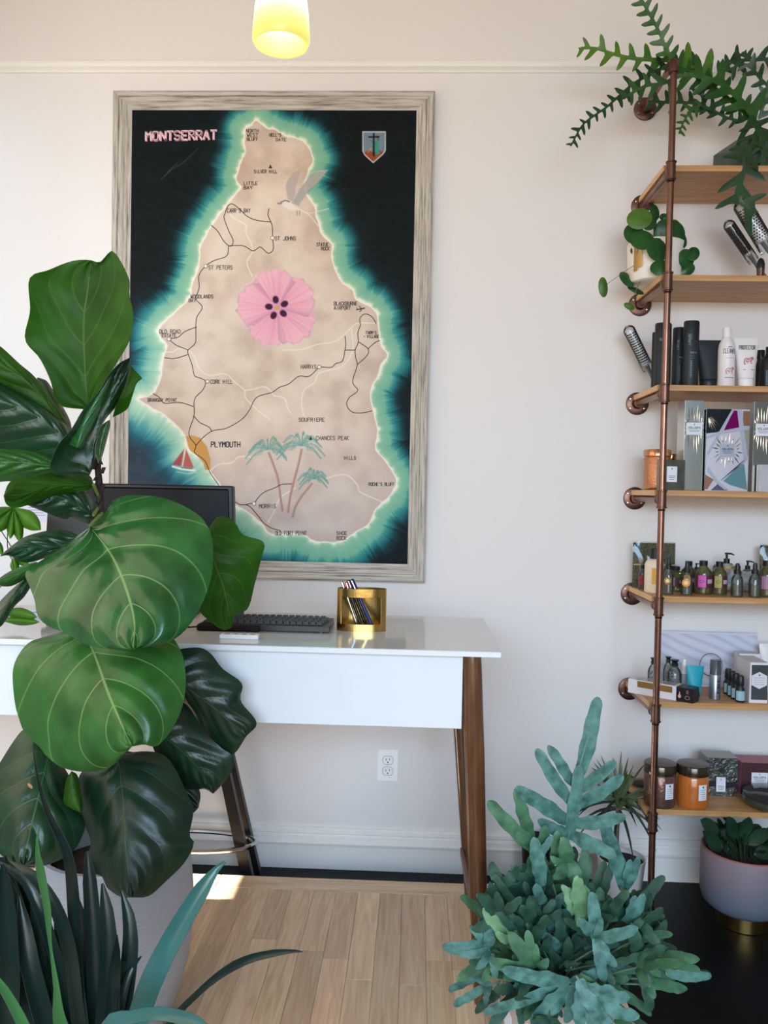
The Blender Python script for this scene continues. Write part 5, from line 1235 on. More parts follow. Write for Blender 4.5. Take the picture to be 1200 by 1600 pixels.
vein_mat('fig_gloss', (44, 108, 50), (142, 176, 104), .26, .18, 4.6, 2.1, coat=.15)
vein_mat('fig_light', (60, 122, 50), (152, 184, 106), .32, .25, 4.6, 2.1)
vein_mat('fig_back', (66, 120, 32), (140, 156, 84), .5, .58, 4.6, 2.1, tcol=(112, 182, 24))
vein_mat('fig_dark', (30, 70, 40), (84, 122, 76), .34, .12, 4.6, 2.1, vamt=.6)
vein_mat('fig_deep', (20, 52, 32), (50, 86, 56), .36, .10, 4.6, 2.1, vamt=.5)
M('fig_bark', (58, 44, 36), .9, noise=(60, .9), col2=(24, 18, 16), bump=(70, 1.)); M('petiole', (104, 122, 60), .5); M('soil', (26, 20, 17), .95, bump=(60, 1.), noise=(80, .8), col2=(60, 48, 40))
def solid(o, t):
    md = o.modifiers.new('thickness', 'SOLIDIFY'); md.thickness = t; md.offset = 0
    es = o.modifiers.new('crisp_rim', 'EDGE_SPLIT'); es.split_angle = math.radians(62); return o
def leaf(parent, mid, Lp, Rp, d0, d1, cup=(.05, .05), mat='fig_gloss', nv=4.6, quilt=.006, nt=40, ns=11, wave=0., bow=0., name='leaf', thick=.0009, seed=0):
    """broad leaf: midrib and both margins given as photo pixels, lying between distances d0 (base) and d1 (tip)"""
    V2 = lambda q: Vector((q[0], q[1], 0))
    mp = smoothpath([V2(q) for q in mid], nt); lp = smoothpath([V2(q) for q in [mid[0]]+Lp+[mid[-1]]], nt); rp = smoothpath([V2(q) for q in [mid[0]]+Rp+[mid[-1]]], nt)
    mb = MB(); mb.uv = []; rows = []; rr_ = random.Random(seed); ph = rr_.uniform(0, 6)
    for i in range(nt):
        t = i/(nt-1); row = []
        for j in range(-ns, ns+1):
            s = j/ns; e = rp[i] if s > 0 else lp[i]; p = mp[i].lerp(e, abs(s)); a = abs(s)
            w = t*nv-2.1*a**1.15
            d = d0+(d1-d0)*t+bow*4*t*(1-t) + (cup[1] if s > 0 else cup[0])*a**1.8*math.sin(PI*min(1, t*.9+.1))**.5
            d -= quilt*abs(math.sin(PI*w))*math.sin(PI*a**.7)*1.2 - quilt*.6*math.exp(-(a/.05)**2)*-1
            d += wave*a**3*math.sin(9*t+ph+(2 if s > 0 else 0))
            row.append(PD(p.x, p.y, d)); mb.uv.append((.5+s*.5, t))
        rows.append(row)
    mb.grid(rows); o = mb.build(name, mat, parent, smooth=80)
    return solid(o, thick)
def stalk(parent, a, b, r=.004, mat='petiole', sag=0., name='petiole'):
    a, b = Vector(a), Vector(b); m_ = (a+b)/2+Vector((0, 0, -sag)); MB().tube(smoothpath([a, m_, b], 10), r, 8).build(name, mat, parent, smooth=True)

# --- fiddle leaf fig
dT = 1.95; pc = PD(180, 1330, dT); pz = .50
fig = thing('fiddle_leaf_fig', 'tall fiddle leaf fig with huge glossy leaves in white ribbed pot', 'potted plant', (pc.x, pc.y, ZW))
hp = pz-ZW
prof = [(.10, 0), (.135, .004), (.158, hp*.16), (.178, hp*.34), (.1865, hp*.52), (.186, hp*.72), (.180, hp*.88), (.176, hp*.985), (.173, hp), (.162, hp), (.160, hp*.9), (.158, hp*.80)]
def ribbed(name, col, sc=(1, 1, 120), scale=1.):
    m = M(name, col, .5); N = m.node_tree.nodes; L = m.node_tree.links; b = N['Principled BSDF']
    tc = N.new('ShaderNodeTexCoord'); w = N.new('ShaderNodeTexWave'); w.wave_type = 'BANDS'; w.bands_direction = 'Z'; w.inputs['Scale'].default_value = 34*scale; w.inputs['Distortion'].default_value = .6
    L.new(tc.outputs['Object'], w.inputs[0]); bp = N.new('ShaderNodeBump'); bp.inputs['Strength'].default_value = .35; bp.inputs['Distance'].default_value = .003
    n = N.new('ShaderNodeTexNoise'); n.inputs['Scale'].default_value = 90; L.new(tc.outputs['Object'], n.inputs[0]); ad = N.new('ShaderNodeMath'); ad.operation = 'MULTIPLY'; L.new(w.outputs[1], ad.inputs[0]); L.new(n.outputs[0], ad.inputs[1])
    L.new(ad.outputs[0], bp.inputs['Height']); L.new(bp.outputs[0], b.inputs['Normal']); return m
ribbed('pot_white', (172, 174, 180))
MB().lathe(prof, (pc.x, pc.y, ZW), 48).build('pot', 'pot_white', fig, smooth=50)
MB().lathe([(.159, hp*.86), (.08, hp*.875), (0, hp*.87)], (pc.x, pc.y, ZW), 32, cap=False).build('soil', 'soil', fig, smooth=True)
tk = [Vector((pc.x, pc.y, ZW+hp*.85)), PD(178, 1180, dT), PD(168, 1000, dT), PD(158, 830, dT), PD(155, 770, dT), PD(153, 715, dT)]
tp = smoothpath(tk, 40); r_ = random.Random(2)
MB().tube([p+Vector((r_.uniform(-.002, .002), r_.uniform(-.002, .002), 0)) for p in tp], [.0125-.004*i/39+r_.uniform(-.0012, .0012) for i in range(40)], 12).build('trunk', 'fig_bark', fig, smooth=60)
mb = MB()
for k in range(16):
    p = PD(155+r_.uniform(-7, 7), 722+k*6.5, dT-.01); mb.obox(p, (r_.uniform(.002, .004), 0, 0), (0, .004, 0), (r_.uniform(-.004, .004), 0, r_.uniform(.004, .009)))
tag(mb.build('bark_scales', 'fig_bark', fig), kind='stuff')
# A: upright leaf seen from behind against the wall
leaf(fig, [(137,640),(132,560),(131,500),(137,455),(143,407)], [(92,632),(79,595),(62,560),(39,530),(47,485),(46,435),(76,422),(105,410),(126,406)], [(147,624),(173,582),(197,543),(205,522),(208,490),(202,461),(202,438),(189,409),(176,392),(168,397),(157,410)], 1.97, 1.90, (-.05, -.06), 'fig_back', wave=.01)
stalk(fig, PD(153, 722, 1.95), PD(137, 640, 1.97), .0045, 'petiole')
# B, C, D: leaves reaching out to the left
leaf(fig, [(118,690),(80,640),(40,595),(-40,545)], [(100,690),(60,665),(20,628),(-30,580)], [(110,668),(87,632),(55,590),(31,569),(0,541),(-25,528)], 1.96, 1.86, (.03, .04), 'fig_back')
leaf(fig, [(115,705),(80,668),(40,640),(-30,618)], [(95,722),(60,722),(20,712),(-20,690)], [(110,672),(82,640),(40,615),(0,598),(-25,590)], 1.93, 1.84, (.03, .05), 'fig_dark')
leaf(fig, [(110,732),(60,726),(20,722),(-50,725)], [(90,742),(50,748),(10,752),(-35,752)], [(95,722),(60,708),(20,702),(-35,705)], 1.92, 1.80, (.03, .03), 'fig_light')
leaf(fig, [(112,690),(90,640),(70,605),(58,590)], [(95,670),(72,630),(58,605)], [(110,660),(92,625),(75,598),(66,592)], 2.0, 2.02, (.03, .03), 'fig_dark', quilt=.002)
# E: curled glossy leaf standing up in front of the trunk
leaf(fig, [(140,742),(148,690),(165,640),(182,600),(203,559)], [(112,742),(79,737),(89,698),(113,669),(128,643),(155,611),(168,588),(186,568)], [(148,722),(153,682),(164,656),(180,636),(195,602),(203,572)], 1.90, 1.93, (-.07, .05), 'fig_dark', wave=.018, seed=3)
leaf(fig, [(120,700),(132,660),(152,622),(176,580)], [(104,690),(113,669),(128,645),(155,611),(166,592)], [(128,702),(143,668),(160,630),(173,600)], 1.86, 1.90, (.01, .02), 'fig_gloss', quilt=.002, wave=.006)
leaf(fig, [(176,652),(190,622),(206,598),(222,591)], [(183,630),(194,600),(203,573),(212,580)], [(190,645),(200,637),(207,618),(213,600)], 1.97, 1.96, (.02, -.03), 'fig_back', quilt=.002)
leaf(fig, [(154,724),(158,690),(166,662),(171,656)], [(149,708),(150,695),(158,667)], [(160,712),(168,682),(172,664)], 1.91, 1.93, (-.02, .02), 'fig_gloss', quilt=.001)
# H, I, J: twisted and drooping leaves left of the trunk
leaf(fig, [(146,757),(120,758),(80,758),(40,772),(6,775)], [(140,766),(122,768),(80,776),(40,790),(22,794),(10,788)], [(141,744),(121,735),(100,742),(80,740),(52,744),(31,746),(14,755)], 1.93, 1.74, (.03, .06), 'fig_back', wave=.022, seed=5)
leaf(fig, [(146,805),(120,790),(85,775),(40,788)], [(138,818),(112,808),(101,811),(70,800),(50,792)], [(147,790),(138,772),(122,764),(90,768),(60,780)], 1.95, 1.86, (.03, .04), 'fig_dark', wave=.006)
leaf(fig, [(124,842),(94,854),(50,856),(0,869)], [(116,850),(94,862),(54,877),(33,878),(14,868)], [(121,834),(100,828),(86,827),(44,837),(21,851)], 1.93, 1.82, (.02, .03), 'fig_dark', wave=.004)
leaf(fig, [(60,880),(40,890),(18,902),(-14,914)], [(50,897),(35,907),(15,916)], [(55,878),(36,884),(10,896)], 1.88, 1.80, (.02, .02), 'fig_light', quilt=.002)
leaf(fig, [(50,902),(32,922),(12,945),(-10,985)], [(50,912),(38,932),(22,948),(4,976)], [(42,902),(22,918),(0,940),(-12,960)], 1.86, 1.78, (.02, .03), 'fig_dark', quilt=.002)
# 2: leaf behind to the right, 1: the great front leaf, 3: the one below it
leaf(fig, [(322,832),(333,873),(350,920),(362,980)], [(300,850),(292,890),(300,930),(312,955),(325,968),(348,984)], [(340,808),(358,810),(369,819),(380,836),(412,847),(408,873),(398,912),(387,951),(367,962)], 1.93, 1.99, (.02, .05), 'fig_back', wave=.01)
stalk(fig, PD(165, 900, 1.95), PD(322, 832, 1.93), .004, sag=.02)
leaf(fig, [(141,823),(177,873),(200,930),(210,975),(208,1015)], [(118,840),(72,871),(41,894),(46,915),(54,937),(59,962),(75,978),(100,988),(136,1007),(175,1014)], [(168,797),(176,783),(204,774),(258,779),(305,801),(326,826),(333,858),(330,901),(312,951),(283,991),(247,1009),(225,1013)], 1.90, 1.62, (.06, .07), 'fig_gloss', bow=-.03, quilt=.011, nt=56, ns=15)
stalk(fig, PD(160, 800, 1.95), PD(141, 823, 1.90), .005)
leaf(fig, [(120,985),(143,1012),(168,1080),(193,1138),(206,1166)], [(97,988),(60,998),(43,1006),(27,1027),(20,1052),(23,1095),(29,1120),(39,1145),(61,1166),(72,1180),(97,1199),(136,1206),(172,1198),(195,1178)], [(200,975),(260,990),(280,1012),(288,1037),(290,1073),(283,1109),(265,1145),(244,1166),(226,1163)], 1.90, 1.66, (.07, .06), 'fig_light', bow=-.03, quilt=.010, nt=56, ns=15)
stalk(fig, PD(166, 960, 1.95), PD(120, 985, 1.90), .005)
# 4: dark shaded leaves at the right, 5 and 6: the low ones before the pot
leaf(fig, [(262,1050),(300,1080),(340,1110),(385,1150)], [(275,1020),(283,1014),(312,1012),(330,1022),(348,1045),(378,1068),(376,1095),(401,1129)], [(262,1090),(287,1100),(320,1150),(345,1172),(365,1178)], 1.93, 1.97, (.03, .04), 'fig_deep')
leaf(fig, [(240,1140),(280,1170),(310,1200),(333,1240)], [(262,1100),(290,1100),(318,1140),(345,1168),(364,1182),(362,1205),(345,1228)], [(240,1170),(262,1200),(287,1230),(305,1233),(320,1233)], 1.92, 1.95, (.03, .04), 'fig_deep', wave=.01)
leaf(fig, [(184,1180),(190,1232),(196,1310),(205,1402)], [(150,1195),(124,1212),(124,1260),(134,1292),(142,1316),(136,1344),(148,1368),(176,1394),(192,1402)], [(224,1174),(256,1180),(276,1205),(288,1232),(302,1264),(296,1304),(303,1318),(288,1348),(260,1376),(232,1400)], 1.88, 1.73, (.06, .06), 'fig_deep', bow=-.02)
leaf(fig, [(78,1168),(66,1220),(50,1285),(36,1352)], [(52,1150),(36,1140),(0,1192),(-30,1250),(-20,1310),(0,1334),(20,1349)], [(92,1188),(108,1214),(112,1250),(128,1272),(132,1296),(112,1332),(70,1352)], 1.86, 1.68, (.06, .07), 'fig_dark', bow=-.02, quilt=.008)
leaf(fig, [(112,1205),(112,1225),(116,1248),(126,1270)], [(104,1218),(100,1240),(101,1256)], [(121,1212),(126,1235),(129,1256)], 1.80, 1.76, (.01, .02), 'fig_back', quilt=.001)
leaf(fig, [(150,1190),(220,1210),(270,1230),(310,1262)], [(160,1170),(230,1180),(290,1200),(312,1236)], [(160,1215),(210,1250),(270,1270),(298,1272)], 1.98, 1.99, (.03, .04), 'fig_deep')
for a, b in (((172, 1100), (262, 1050)), ((174, 1120), (240, 1140)), ((176, 1160), (184, 1180)), ((172, 1100), (78, 1168)), ((156, 790), (146, 805)), ((156, 780), (146, 757)), ((154, 735), (118, 695)), ((157, 830), (124, 842))):
    stalk(fig, PD(*a, 1.95), PD(*b, 1.91), .004)
# browned patch and hole on two leaves
MB().lathe([(.0, 0), (.007, .0), (.0, .001)], PD(47, 1228, 1.66), 10, (0, -1, 0), sx=.5, cap=False).build('brown_patch', M('leaf_brown', (170, 130, 84), .8), fig)

# --- strap-leaved plant in the near left corner
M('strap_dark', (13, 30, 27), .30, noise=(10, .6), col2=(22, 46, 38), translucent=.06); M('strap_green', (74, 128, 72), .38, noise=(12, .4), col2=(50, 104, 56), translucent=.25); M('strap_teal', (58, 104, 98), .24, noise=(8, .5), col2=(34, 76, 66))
db = 1.22; sp = PD(150, 1715, db); sp.z = max(sp.z, .44)
strap = thing('strap_leaf_plant', 'dark strap-leaved plant rising in the near left corner', 'potted plant', (sp.x, sp.y, ZW))
MB().lathe([(.085, 0), (.09, .004), (.125, sp.z-ZW-.004), (.125, sp.z-ZW), (.115, sp.z-ZW), (.112, sp.z-ZW-.03)], (sp.x, sp.y, ZW), 32).build('pot', M('pot_charcoal', (46, 46, 50), .6), strap, smooth=40)
MB().lathe([(.113, sp.z-ZW-.028), (0, sp.z-ZW-.022)], (sp.x, sp.y, ZW), 24, cap=False).build('soil', 'soil', strap)
def strapleaf(pts, ws, ds, mat, fold=.35, n=26, name='leaf', parent=None, root=True):
    pts = list(pts); ws = list(ws); ds = list(ds)
    P3 = [PD(x, y, d) for (x, y), d in zip(pts, ds)]
    if root: P3.append(Vector((sp.x+(P3[-1].x-sp.x)*.2, sp.y+random.uniform(-.03, .03), sp.z-.02))); ws.append(ws[-1]*.7); ds.append(db)
    path = smoothpath(P3, n); rows = []
    wl_ = [np.interp(i/(n-1), np.linspace(0, 1, len(ws)), ws) for i in range(n)]; dl_ = [np.interp(i/(n-1), np.linspace(0, 1, len(ds)), ds) for i in range(n)]
    mb = MB()
    for i, p in enumerate(path):
        t = (path[min(i+1, n-1)]-path[max(i-1, 0)]).normalized(); v = (p-CAM).normalized(); s_ = t.cross(v).normalized(); w = S(wl_[i], dl_[i])/2*min(1, (i+.25)/3)**.6
        rows.append([p-s_*w+v*(-fold*w), p-s_*w*.5+v*(-fold*w*.35), p, p+s_*w*.5+v*(-fold*w*.35), p+s_*w+v*(-fold*w)])
    mb.grid(rows); return solid(mb.build(name, mat, parent or strap, smooth=80), .0014)
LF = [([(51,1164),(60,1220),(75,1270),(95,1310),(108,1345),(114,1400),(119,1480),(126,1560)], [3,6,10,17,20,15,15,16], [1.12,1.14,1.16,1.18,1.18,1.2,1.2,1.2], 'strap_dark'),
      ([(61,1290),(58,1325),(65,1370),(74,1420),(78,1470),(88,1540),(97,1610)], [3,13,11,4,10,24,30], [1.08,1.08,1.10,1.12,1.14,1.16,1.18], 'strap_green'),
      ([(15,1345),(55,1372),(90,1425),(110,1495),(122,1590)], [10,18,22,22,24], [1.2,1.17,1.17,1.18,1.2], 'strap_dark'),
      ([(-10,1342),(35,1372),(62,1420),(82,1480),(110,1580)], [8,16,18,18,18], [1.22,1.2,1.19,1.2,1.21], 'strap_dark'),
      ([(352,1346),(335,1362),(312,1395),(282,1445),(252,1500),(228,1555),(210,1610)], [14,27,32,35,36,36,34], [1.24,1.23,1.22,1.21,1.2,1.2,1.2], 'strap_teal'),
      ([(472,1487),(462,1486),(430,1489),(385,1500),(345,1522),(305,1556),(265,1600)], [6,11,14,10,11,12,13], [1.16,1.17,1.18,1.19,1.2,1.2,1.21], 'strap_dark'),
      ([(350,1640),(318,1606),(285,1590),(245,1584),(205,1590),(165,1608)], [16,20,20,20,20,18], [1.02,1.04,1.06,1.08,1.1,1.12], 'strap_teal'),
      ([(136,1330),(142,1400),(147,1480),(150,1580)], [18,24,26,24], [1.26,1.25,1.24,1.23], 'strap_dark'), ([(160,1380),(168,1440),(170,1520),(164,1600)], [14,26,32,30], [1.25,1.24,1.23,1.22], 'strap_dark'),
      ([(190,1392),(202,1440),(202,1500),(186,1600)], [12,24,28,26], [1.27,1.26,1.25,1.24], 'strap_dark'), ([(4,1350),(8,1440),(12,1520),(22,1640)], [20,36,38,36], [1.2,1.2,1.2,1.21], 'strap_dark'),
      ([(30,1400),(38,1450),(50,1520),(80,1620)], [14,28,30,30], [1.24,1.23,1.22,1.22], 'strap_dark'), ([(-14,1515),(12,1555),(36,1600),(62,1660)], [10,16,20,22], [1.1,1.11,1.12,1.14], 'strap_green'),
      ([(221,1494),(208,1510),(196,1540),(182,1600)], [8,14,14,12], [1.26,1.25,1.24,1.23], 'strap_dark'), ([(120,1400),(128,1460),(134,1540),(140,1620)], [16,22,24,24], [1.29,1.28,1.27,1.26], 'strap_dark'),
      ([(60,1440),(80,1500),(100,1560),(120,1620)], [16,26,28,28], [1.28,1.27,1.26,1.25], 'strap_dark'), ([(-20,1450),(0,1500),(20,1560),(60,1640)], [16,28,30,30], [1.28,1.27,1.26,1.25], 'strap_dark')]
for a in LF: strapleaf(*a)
rs = random.Random(21)
for k in range(20):
    x0_ = rs.uniform(-40, 215); y0_ = rs.uniform(1330, 1470) if x0_ < 60 else rs.uniform(1400, 1500); xb = 150+(x0_-150)*.55; d_ = rs.uniform(1.22, 1.34); w_ = rs.uniform(18, 30)
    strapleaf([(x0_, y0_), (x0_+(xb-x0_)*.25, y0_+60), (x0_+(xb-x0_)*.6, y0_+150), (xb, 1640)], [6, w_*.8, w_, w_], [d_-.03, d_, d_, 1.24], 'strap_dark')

# --- umbrella plant standing on the left end of the desk
sc = P(-70, 965, CAM.y+2.28); sch = thing('umbrella_plant', 'umbrella plant with bright green leaflets behind the fig on the desk', 'potted plant', (sc.x, sc.y, ZD))
MB().lathe([(.05, 0), (.07, .10), (.07, .105), (.063, .105), (.06, .09)], (sc.x, sc.y, ZD), 28).build('pot', M('pot_grey', (150, 150, 146), .6), sch, smooth=40)
MB().lathe([(.061, .092), (0, .096)], (sc.x, sc.y, ZD), 20, cap=False).build('soil', 'soil', sch)
vein_mat('schefflera', (96, 162, 44), (60, 110, 36), .4, .5, 8, 1.2, vamt=.5, tcol=(150, 210, 50))
def leaflet(base, tip, w, d0, d1, mat='schefflera', parent=None, cup=.02):
    b, t = Vector((*base, 0)), Vector((*tip, 0)); u = t-b; s_ = Vector((-u.y, u.x, 0)).normalized()*w
    f = lambda k, q: tuple((b+u*k+s_*q)[:2])
    return leaf(parent or sch, [base, f(.5, 0), tip], [f(.2, .55), f(.5, 1), f(.8, .7)], [f(.2, -.55), f(.5, -1), f(.8, -.7)], d0, d1, (cup, cup), mat, quilt=.001, nt=20, ns=5)
for b, t, w in (((22, 794), (64, 828), 14), ((22, 794), (32, 848), 9), ((21, 794), (16, 842), 8), ((20, 794), (-8, 832), 12), ((20, 793), (-22, 812), 10)): leaflet(b, t, w, 2.20, 2.16)
for b, t, w in (((22, 870), (24, 896), 7), ((22, 870), (46, 884), 6)): leaflet(b, t, w, 2.24, 2.22)
for b, t, w in (((0, 968), (62, 972), 7), ((4, 955), (58, 964), 10)): leaflet(b, t, w, 2.16, 2.12)
leaflet((-6, 840), (4, 868), 5, 2.24, 2.22)
for pts in ([(22, 794), (13, 822), (12, 860), (20, 892), (-30, 950)], [(-10, 812), (12, 845), (24, 866)], [(20, 794), (0, 800), (-40, 850), (-60, 940)], [(0, 960), (-30, 955), (-60, 950)]):
    MB().tube(smoothpath([PD(x, y, 2.22) for x, y in pts], 16), .0013, 6).build('stem', M('stem_brown', (66, 52, 34), .7), sch, smooth=True)
# papers and the tablet half hidden on the desk, a note on the wall
a = P(74, 800, CAM.y+2.31); b = P(146, 800, CAM.y+2.31)
tb = thing('tablet_stand', 'dark grey tablet on a stand half hidden behind fig leaves', 'tablet', ((a.x+b.x)/2, a.y+.02, ZD))
tz = P(100, 797, a.y).z
mb = MB().box((a.x, a.y, ZD+.012), (b.x, a.y+.012, tz), .003); mb.v = [(x, y-(tz-z)*.12, z) for x, y, z in mb.v]; mb.build('tablet', 'dark_grey_plastic', tb)
MB().box(((a.x+b.x)/2-.04, a.y-.06, ZD), ((a.x+b.x)/2+.04, a.y+.06, ZD+.012), .002).build('foot', 'black_plastic', tb)
n0, n1 = P(36, 782, 0), P(76, 816, 0)
nt_ = tag(MB().box((n0.x, -.0014, n1.z), (n1.x, -.0002, n0.z)).build('wall_note', M('note_paper', (222, 222, 234), .7)), 'pale printed note taped to the wall left of the painting', 'note')
ln = MB()
for k in range(5): strip(ln, [(n0.x+.02, -.0016, n0.z-.016-.009*k), (n1.x-.012-.006*(k % 2), -.0016, n0.z-.016-.009*k)], .0016, (0, -1, 0))
tag(ln.build('print', 'grey_ink', nt_), kind='stuff')
q = PZ(48, 962, ZD); 
pk = thing('paper_stack', 'few loose white papers lying on the desk behind the fig', 'papers', (q.x, q.y, ZD))
for k in range(4):
    MB().obox((q.x-.03+.01*k, q.y+.06, ZD+.0015+.004*k), (.10, .01*k-.01, 0), (-.008*k, .055, 0), (0, 0, .0014)).build('sheet', 'paper' if k != 2 else M('blue_sheet', (150, 186, 214), .6), pk)

# --- blue star fern
vein_mat('fern_blue', (100, 150, 138), (138, 180, 168), .5, .2, 1, .05, vamt=.6, tcol=(120, 180, 140), dark=(50, 94, 86), nscale=50)
vein_mat('fern_green', (88, 136, 98), (124, 166, 122), .5, .22, 1, .05, vamt=.4, tcol=(130, 186, 90), dark=(50, 94, 66), nscale=42)
vein_mat('fern_pale', (140, 182, 136), (180, 214, 170), .5, .25, 1, .05, vamt=.4, tcol=(150, 200, 90), dark=(104, 150, 108), nscale=42)
vein_mat('fern_dark', (56, 96, 76), (80, 120, 98), .5, .14, 1, .05, vamt=.4, dark=(34, 66, 50), nscale=42)
def lobe(mb, p0, p1, side, w, nrm, n=13, bend=0., wave=.0, ph=0., taper=1.):
    """strap-shaped frond lobe with wavy margins and a rounded end"""
    p0, p1, side, nrm = Vector(p0), Vector(p1), Vector(side), Vector(nrm); rows = []; u = p1-p0; cap_ = min(.45, w*.62/max(u.length, 1e-4))
    ts = [i/(n-5)*(1-cap_) for i in range(n-4)]+[1-cap_*(1-math.sin(q)) for q in (.5, .95, 1.3, 1.55)]
    for t in ts:
        f = (.42+.58*min(1, t*2.4)**.8)*(1-.36*t*taper)
        if t > 1-cap_: f *= math.sqrt(max(.0, 1-((t-1+cap_)/cap_)**2))
        f *= 1+wave*.6*math.sin(t*21+ph); c = p0+u*t+nrm*(bend*4*t*(1-t)-abs(bend)*.6*t*t)+side*(wave*.3*w*math.sin(t*6+ph)); hw = max(w/2*f, .0004)
        wv = nrm*(wave*w*.30*math.sin(t*17+ph)); w2 = nrm*(wave*w*.30*math.sin(t*14+ph*2))
        rows.append([c-side*hw+wv, c-side*hw*.5+nrm*hw*.03+wv*.3, c, c+side*hw*.5+nrm*hw*.03+w2*.3, c+side*hw+w2])
        for s_ in (0, .25, .5, .75, 1): mb.uv.append((s_, t))
    mb.grid(rows)
fc = PD(868, 1550, 1.86); fz = .28
fern = thing('blue_star_fern', 'large blue star fern with grey-green lobed fronds in petal-patterned pot', 'potted plant', (fc.x, fc.y, ZW))
fh = fz-ZW
prof = [(.075, 0), (.092, .004), (.118, fh*.35), (.128, fh*.75), (.126, fh), (.117, fh), (.115, fh*.85)]
MB().lathe(prof, (fc.x, fc.y, ZW), 36).build('pot', M('pot_sand', (186, 170, 156), .55, noise=(10, .4), col2=(160, 150, 142)), fern, smooth=40)
MB().lathe([(.116, fh*.87), (0, fh*.9)], (fc.x, fc.y, ZW), 24, cap=False).build('soil', 'soil', fern)
M('petal_white', (226, 226, 230), .5, noise=(16, .3), col2=(196, 198, 206))
for k in range(22):
    a = -PI/2+(k-11)*2*PI/22; z = fh*(.62 if k % 2 else .25); r = np.interp(z/fh, [0, .35, .75, 1], [.092, .118, .128, .126])+.001
    n_ = Vector((math.cos(a), math.sin(a), 0)); t_ = Vector((-math.sin(a), math.cos(a), 0)); c = Vector((fc.x, fc.y, ZW+z))+n_*r
    MB().prism([c+t_*(.018*math.cos(q)*(1 if math.sin(q) > -.3 else .7))+Vector((0, 0, .030*math.sin(q))) - n_*(.0015*abs(math.cos(q))) for q in [2*PI*i/14 for i in range(14)]], n_*.002).build('petal', 'petal_white', fern)
view = -fw
def px_frond(lobes, d, mat, wave=.12, rachis=None, name='frond'):
    """frond whose lobes are given as (base px, tip px, width px[, tip distance offset])"""
    mb = MB(); mb.uv = []
    for k, lb in enumerate(lobes):
        b, t, w = lb[0], lb[1], lb[2]; dd = lb[3] if len(lb) > 3 else 0
        p0, p1 = PD(*b, d), PD(*t, d-.02+dd); u = (p1-p0).normalized(); nr = (view-u*view.dot(u)).normalized(); s_ = u.cross(nr)
        lobe(mb, p0, p1, s_, S(w, d), nr, 16, .008, wave*1.3, k*1.7)
    if rachis:
        pts = smoothpath([PD(x, y, d-.004) for x, y in rachis], 10); k0 = len(mb.v); mb.tube(pts, .0018, 5); mb.uv += [(.5, .5)]*(len(mb.v)-k0)
    return solid(mb.build(name, mat, fern, smooth=80), .0008)
px_frond([((903,1215),(936,1090),30,.03),((893,1258),(838,1172),24),((898,1228),(857,1166),21),((890,1285),(808,1231),29,-.03),((890,1306),(842,1282),24),((899,1238),(962,1190),24),((896,1262),(975,1213),26),((890,1286),(978,1278),27,-.02),((888,1300),(962,1338),28,-.04),((889,1312),(905,1196),25)], 1.84, 'fern_blue', .09, [(885,1345),(890,1300),(897,1242),(908,1190),(920,1150)])
px_frond([((850,1345),(764,1252),28),((830,1310),(806,1232),24),((842,1330),(852,1290),24),((838,1322),(800,1300),20),((862,1350),(872,1300),18)], 1.82, 'fern_green', .14, [(870,1400),(845,1335),(790,1275)])
px_frond([((975,1390),(944,1282),30),((975,1380),(985,1345),18),((978,1390),(998,1340),16)], 1.84, 'fern_blue', .1)
px_frond([((845,1385),(836,1310),28),((838,1340),(862,1308),16),((845,1400),(830,1420),18)], 1.80, 'fern_blue', .1)
px_frond([((885,1350),(882,1310),30),((885,1345),(868,1375),26),((890,1345),(905,1385),26),((880,1350),(862,1340),16)], 1.79, 'fern_green', .1)
px_frond([((905,1440),(905,1372),30,-.02),((905,1430),(884,1400),20),((908,1420),(914,1385),22),((905,1410),(880,1385),20),((910,1415),(930,1420),14),((905,1420),(906,1448),16)], 1.72, 'fern_pale', .2)
px_frond([((930,1468),(926,1396),26),((928,1466),(996,1451),27,-.02),((929,1466),(945,1536),22),((930,1468),(963,1512),19),((928,1466),(940,1436),16),((930,1466),(952,1486),14),((925,1460),(905,1436),20)], 1.68, 'fern_blue', .06)
px_frond([((1000,1510),(1112,1526),26),((1000,1505),(1018,1583),23),((1000,1510),(1030,1450),22),((1005,1500),(1042,1440),20),((990,1500),(1000,1440),26),((985,1510),(960,1540),22)], 1.80, 'fern_dark', .12)
px_frond([((1040,1518),(1112,1527),23)], 1.775, 'fern_blue', .1)
px_frond([((975,1440),(1008,1400),26),((980,1440),(992,1402),20)], 1.76, 'fern_blue', .14)
px_frond([((762,1478),(692,1480),28),((765,1482),(718,1493),18),((760,1470),(735,1448),16),((762,1480),(765,1445),22),((765,1485),(745,1515),16),((768,1490),(775,1530),16)], 1.78, 'fern_blue', .08)
px_frond([((800,1462),(757,1420),32),((800,1470),(775,1458),18),((805,1470),(838,1505),26),((800,1465),(796,1440),20)], 1.76, 'fern_pale', .08)
px_frond([((836,1512),(797,1458),30),((836,1512),(824,1456),20),((838,1510),(856,1500),22),((836,1508),(838,1478),14),((830,1515),(768,1502),27)], 1.71, 'fern_green', .06)
px_frond([((890,1535),(786,1515),30),((890,1535),(938,1516),26),((880,1535),(755,1585),24,.06),((890,1540),(830,1600),36),((895,1540),(885,1600),24)], 1.69, 'fern_blue', .1)
px_frond([((905,1530),(940,1600),30),((915,1545),(985,1560),30),((920,1560),(1000,1590),28),((905,1545),(905,1610),26),((915,1555),(930,1620),24),((925,1570),(960,1620),26),((910,1540),(960,1545),22)], 1.64, 'fern_blue', .16, [(900,1525),(930,1565),(970,1612)])
px_frond([((905,1525),(940,1550),26)], 1.66, 'fern_green', .05)
rf = random.Random(11)
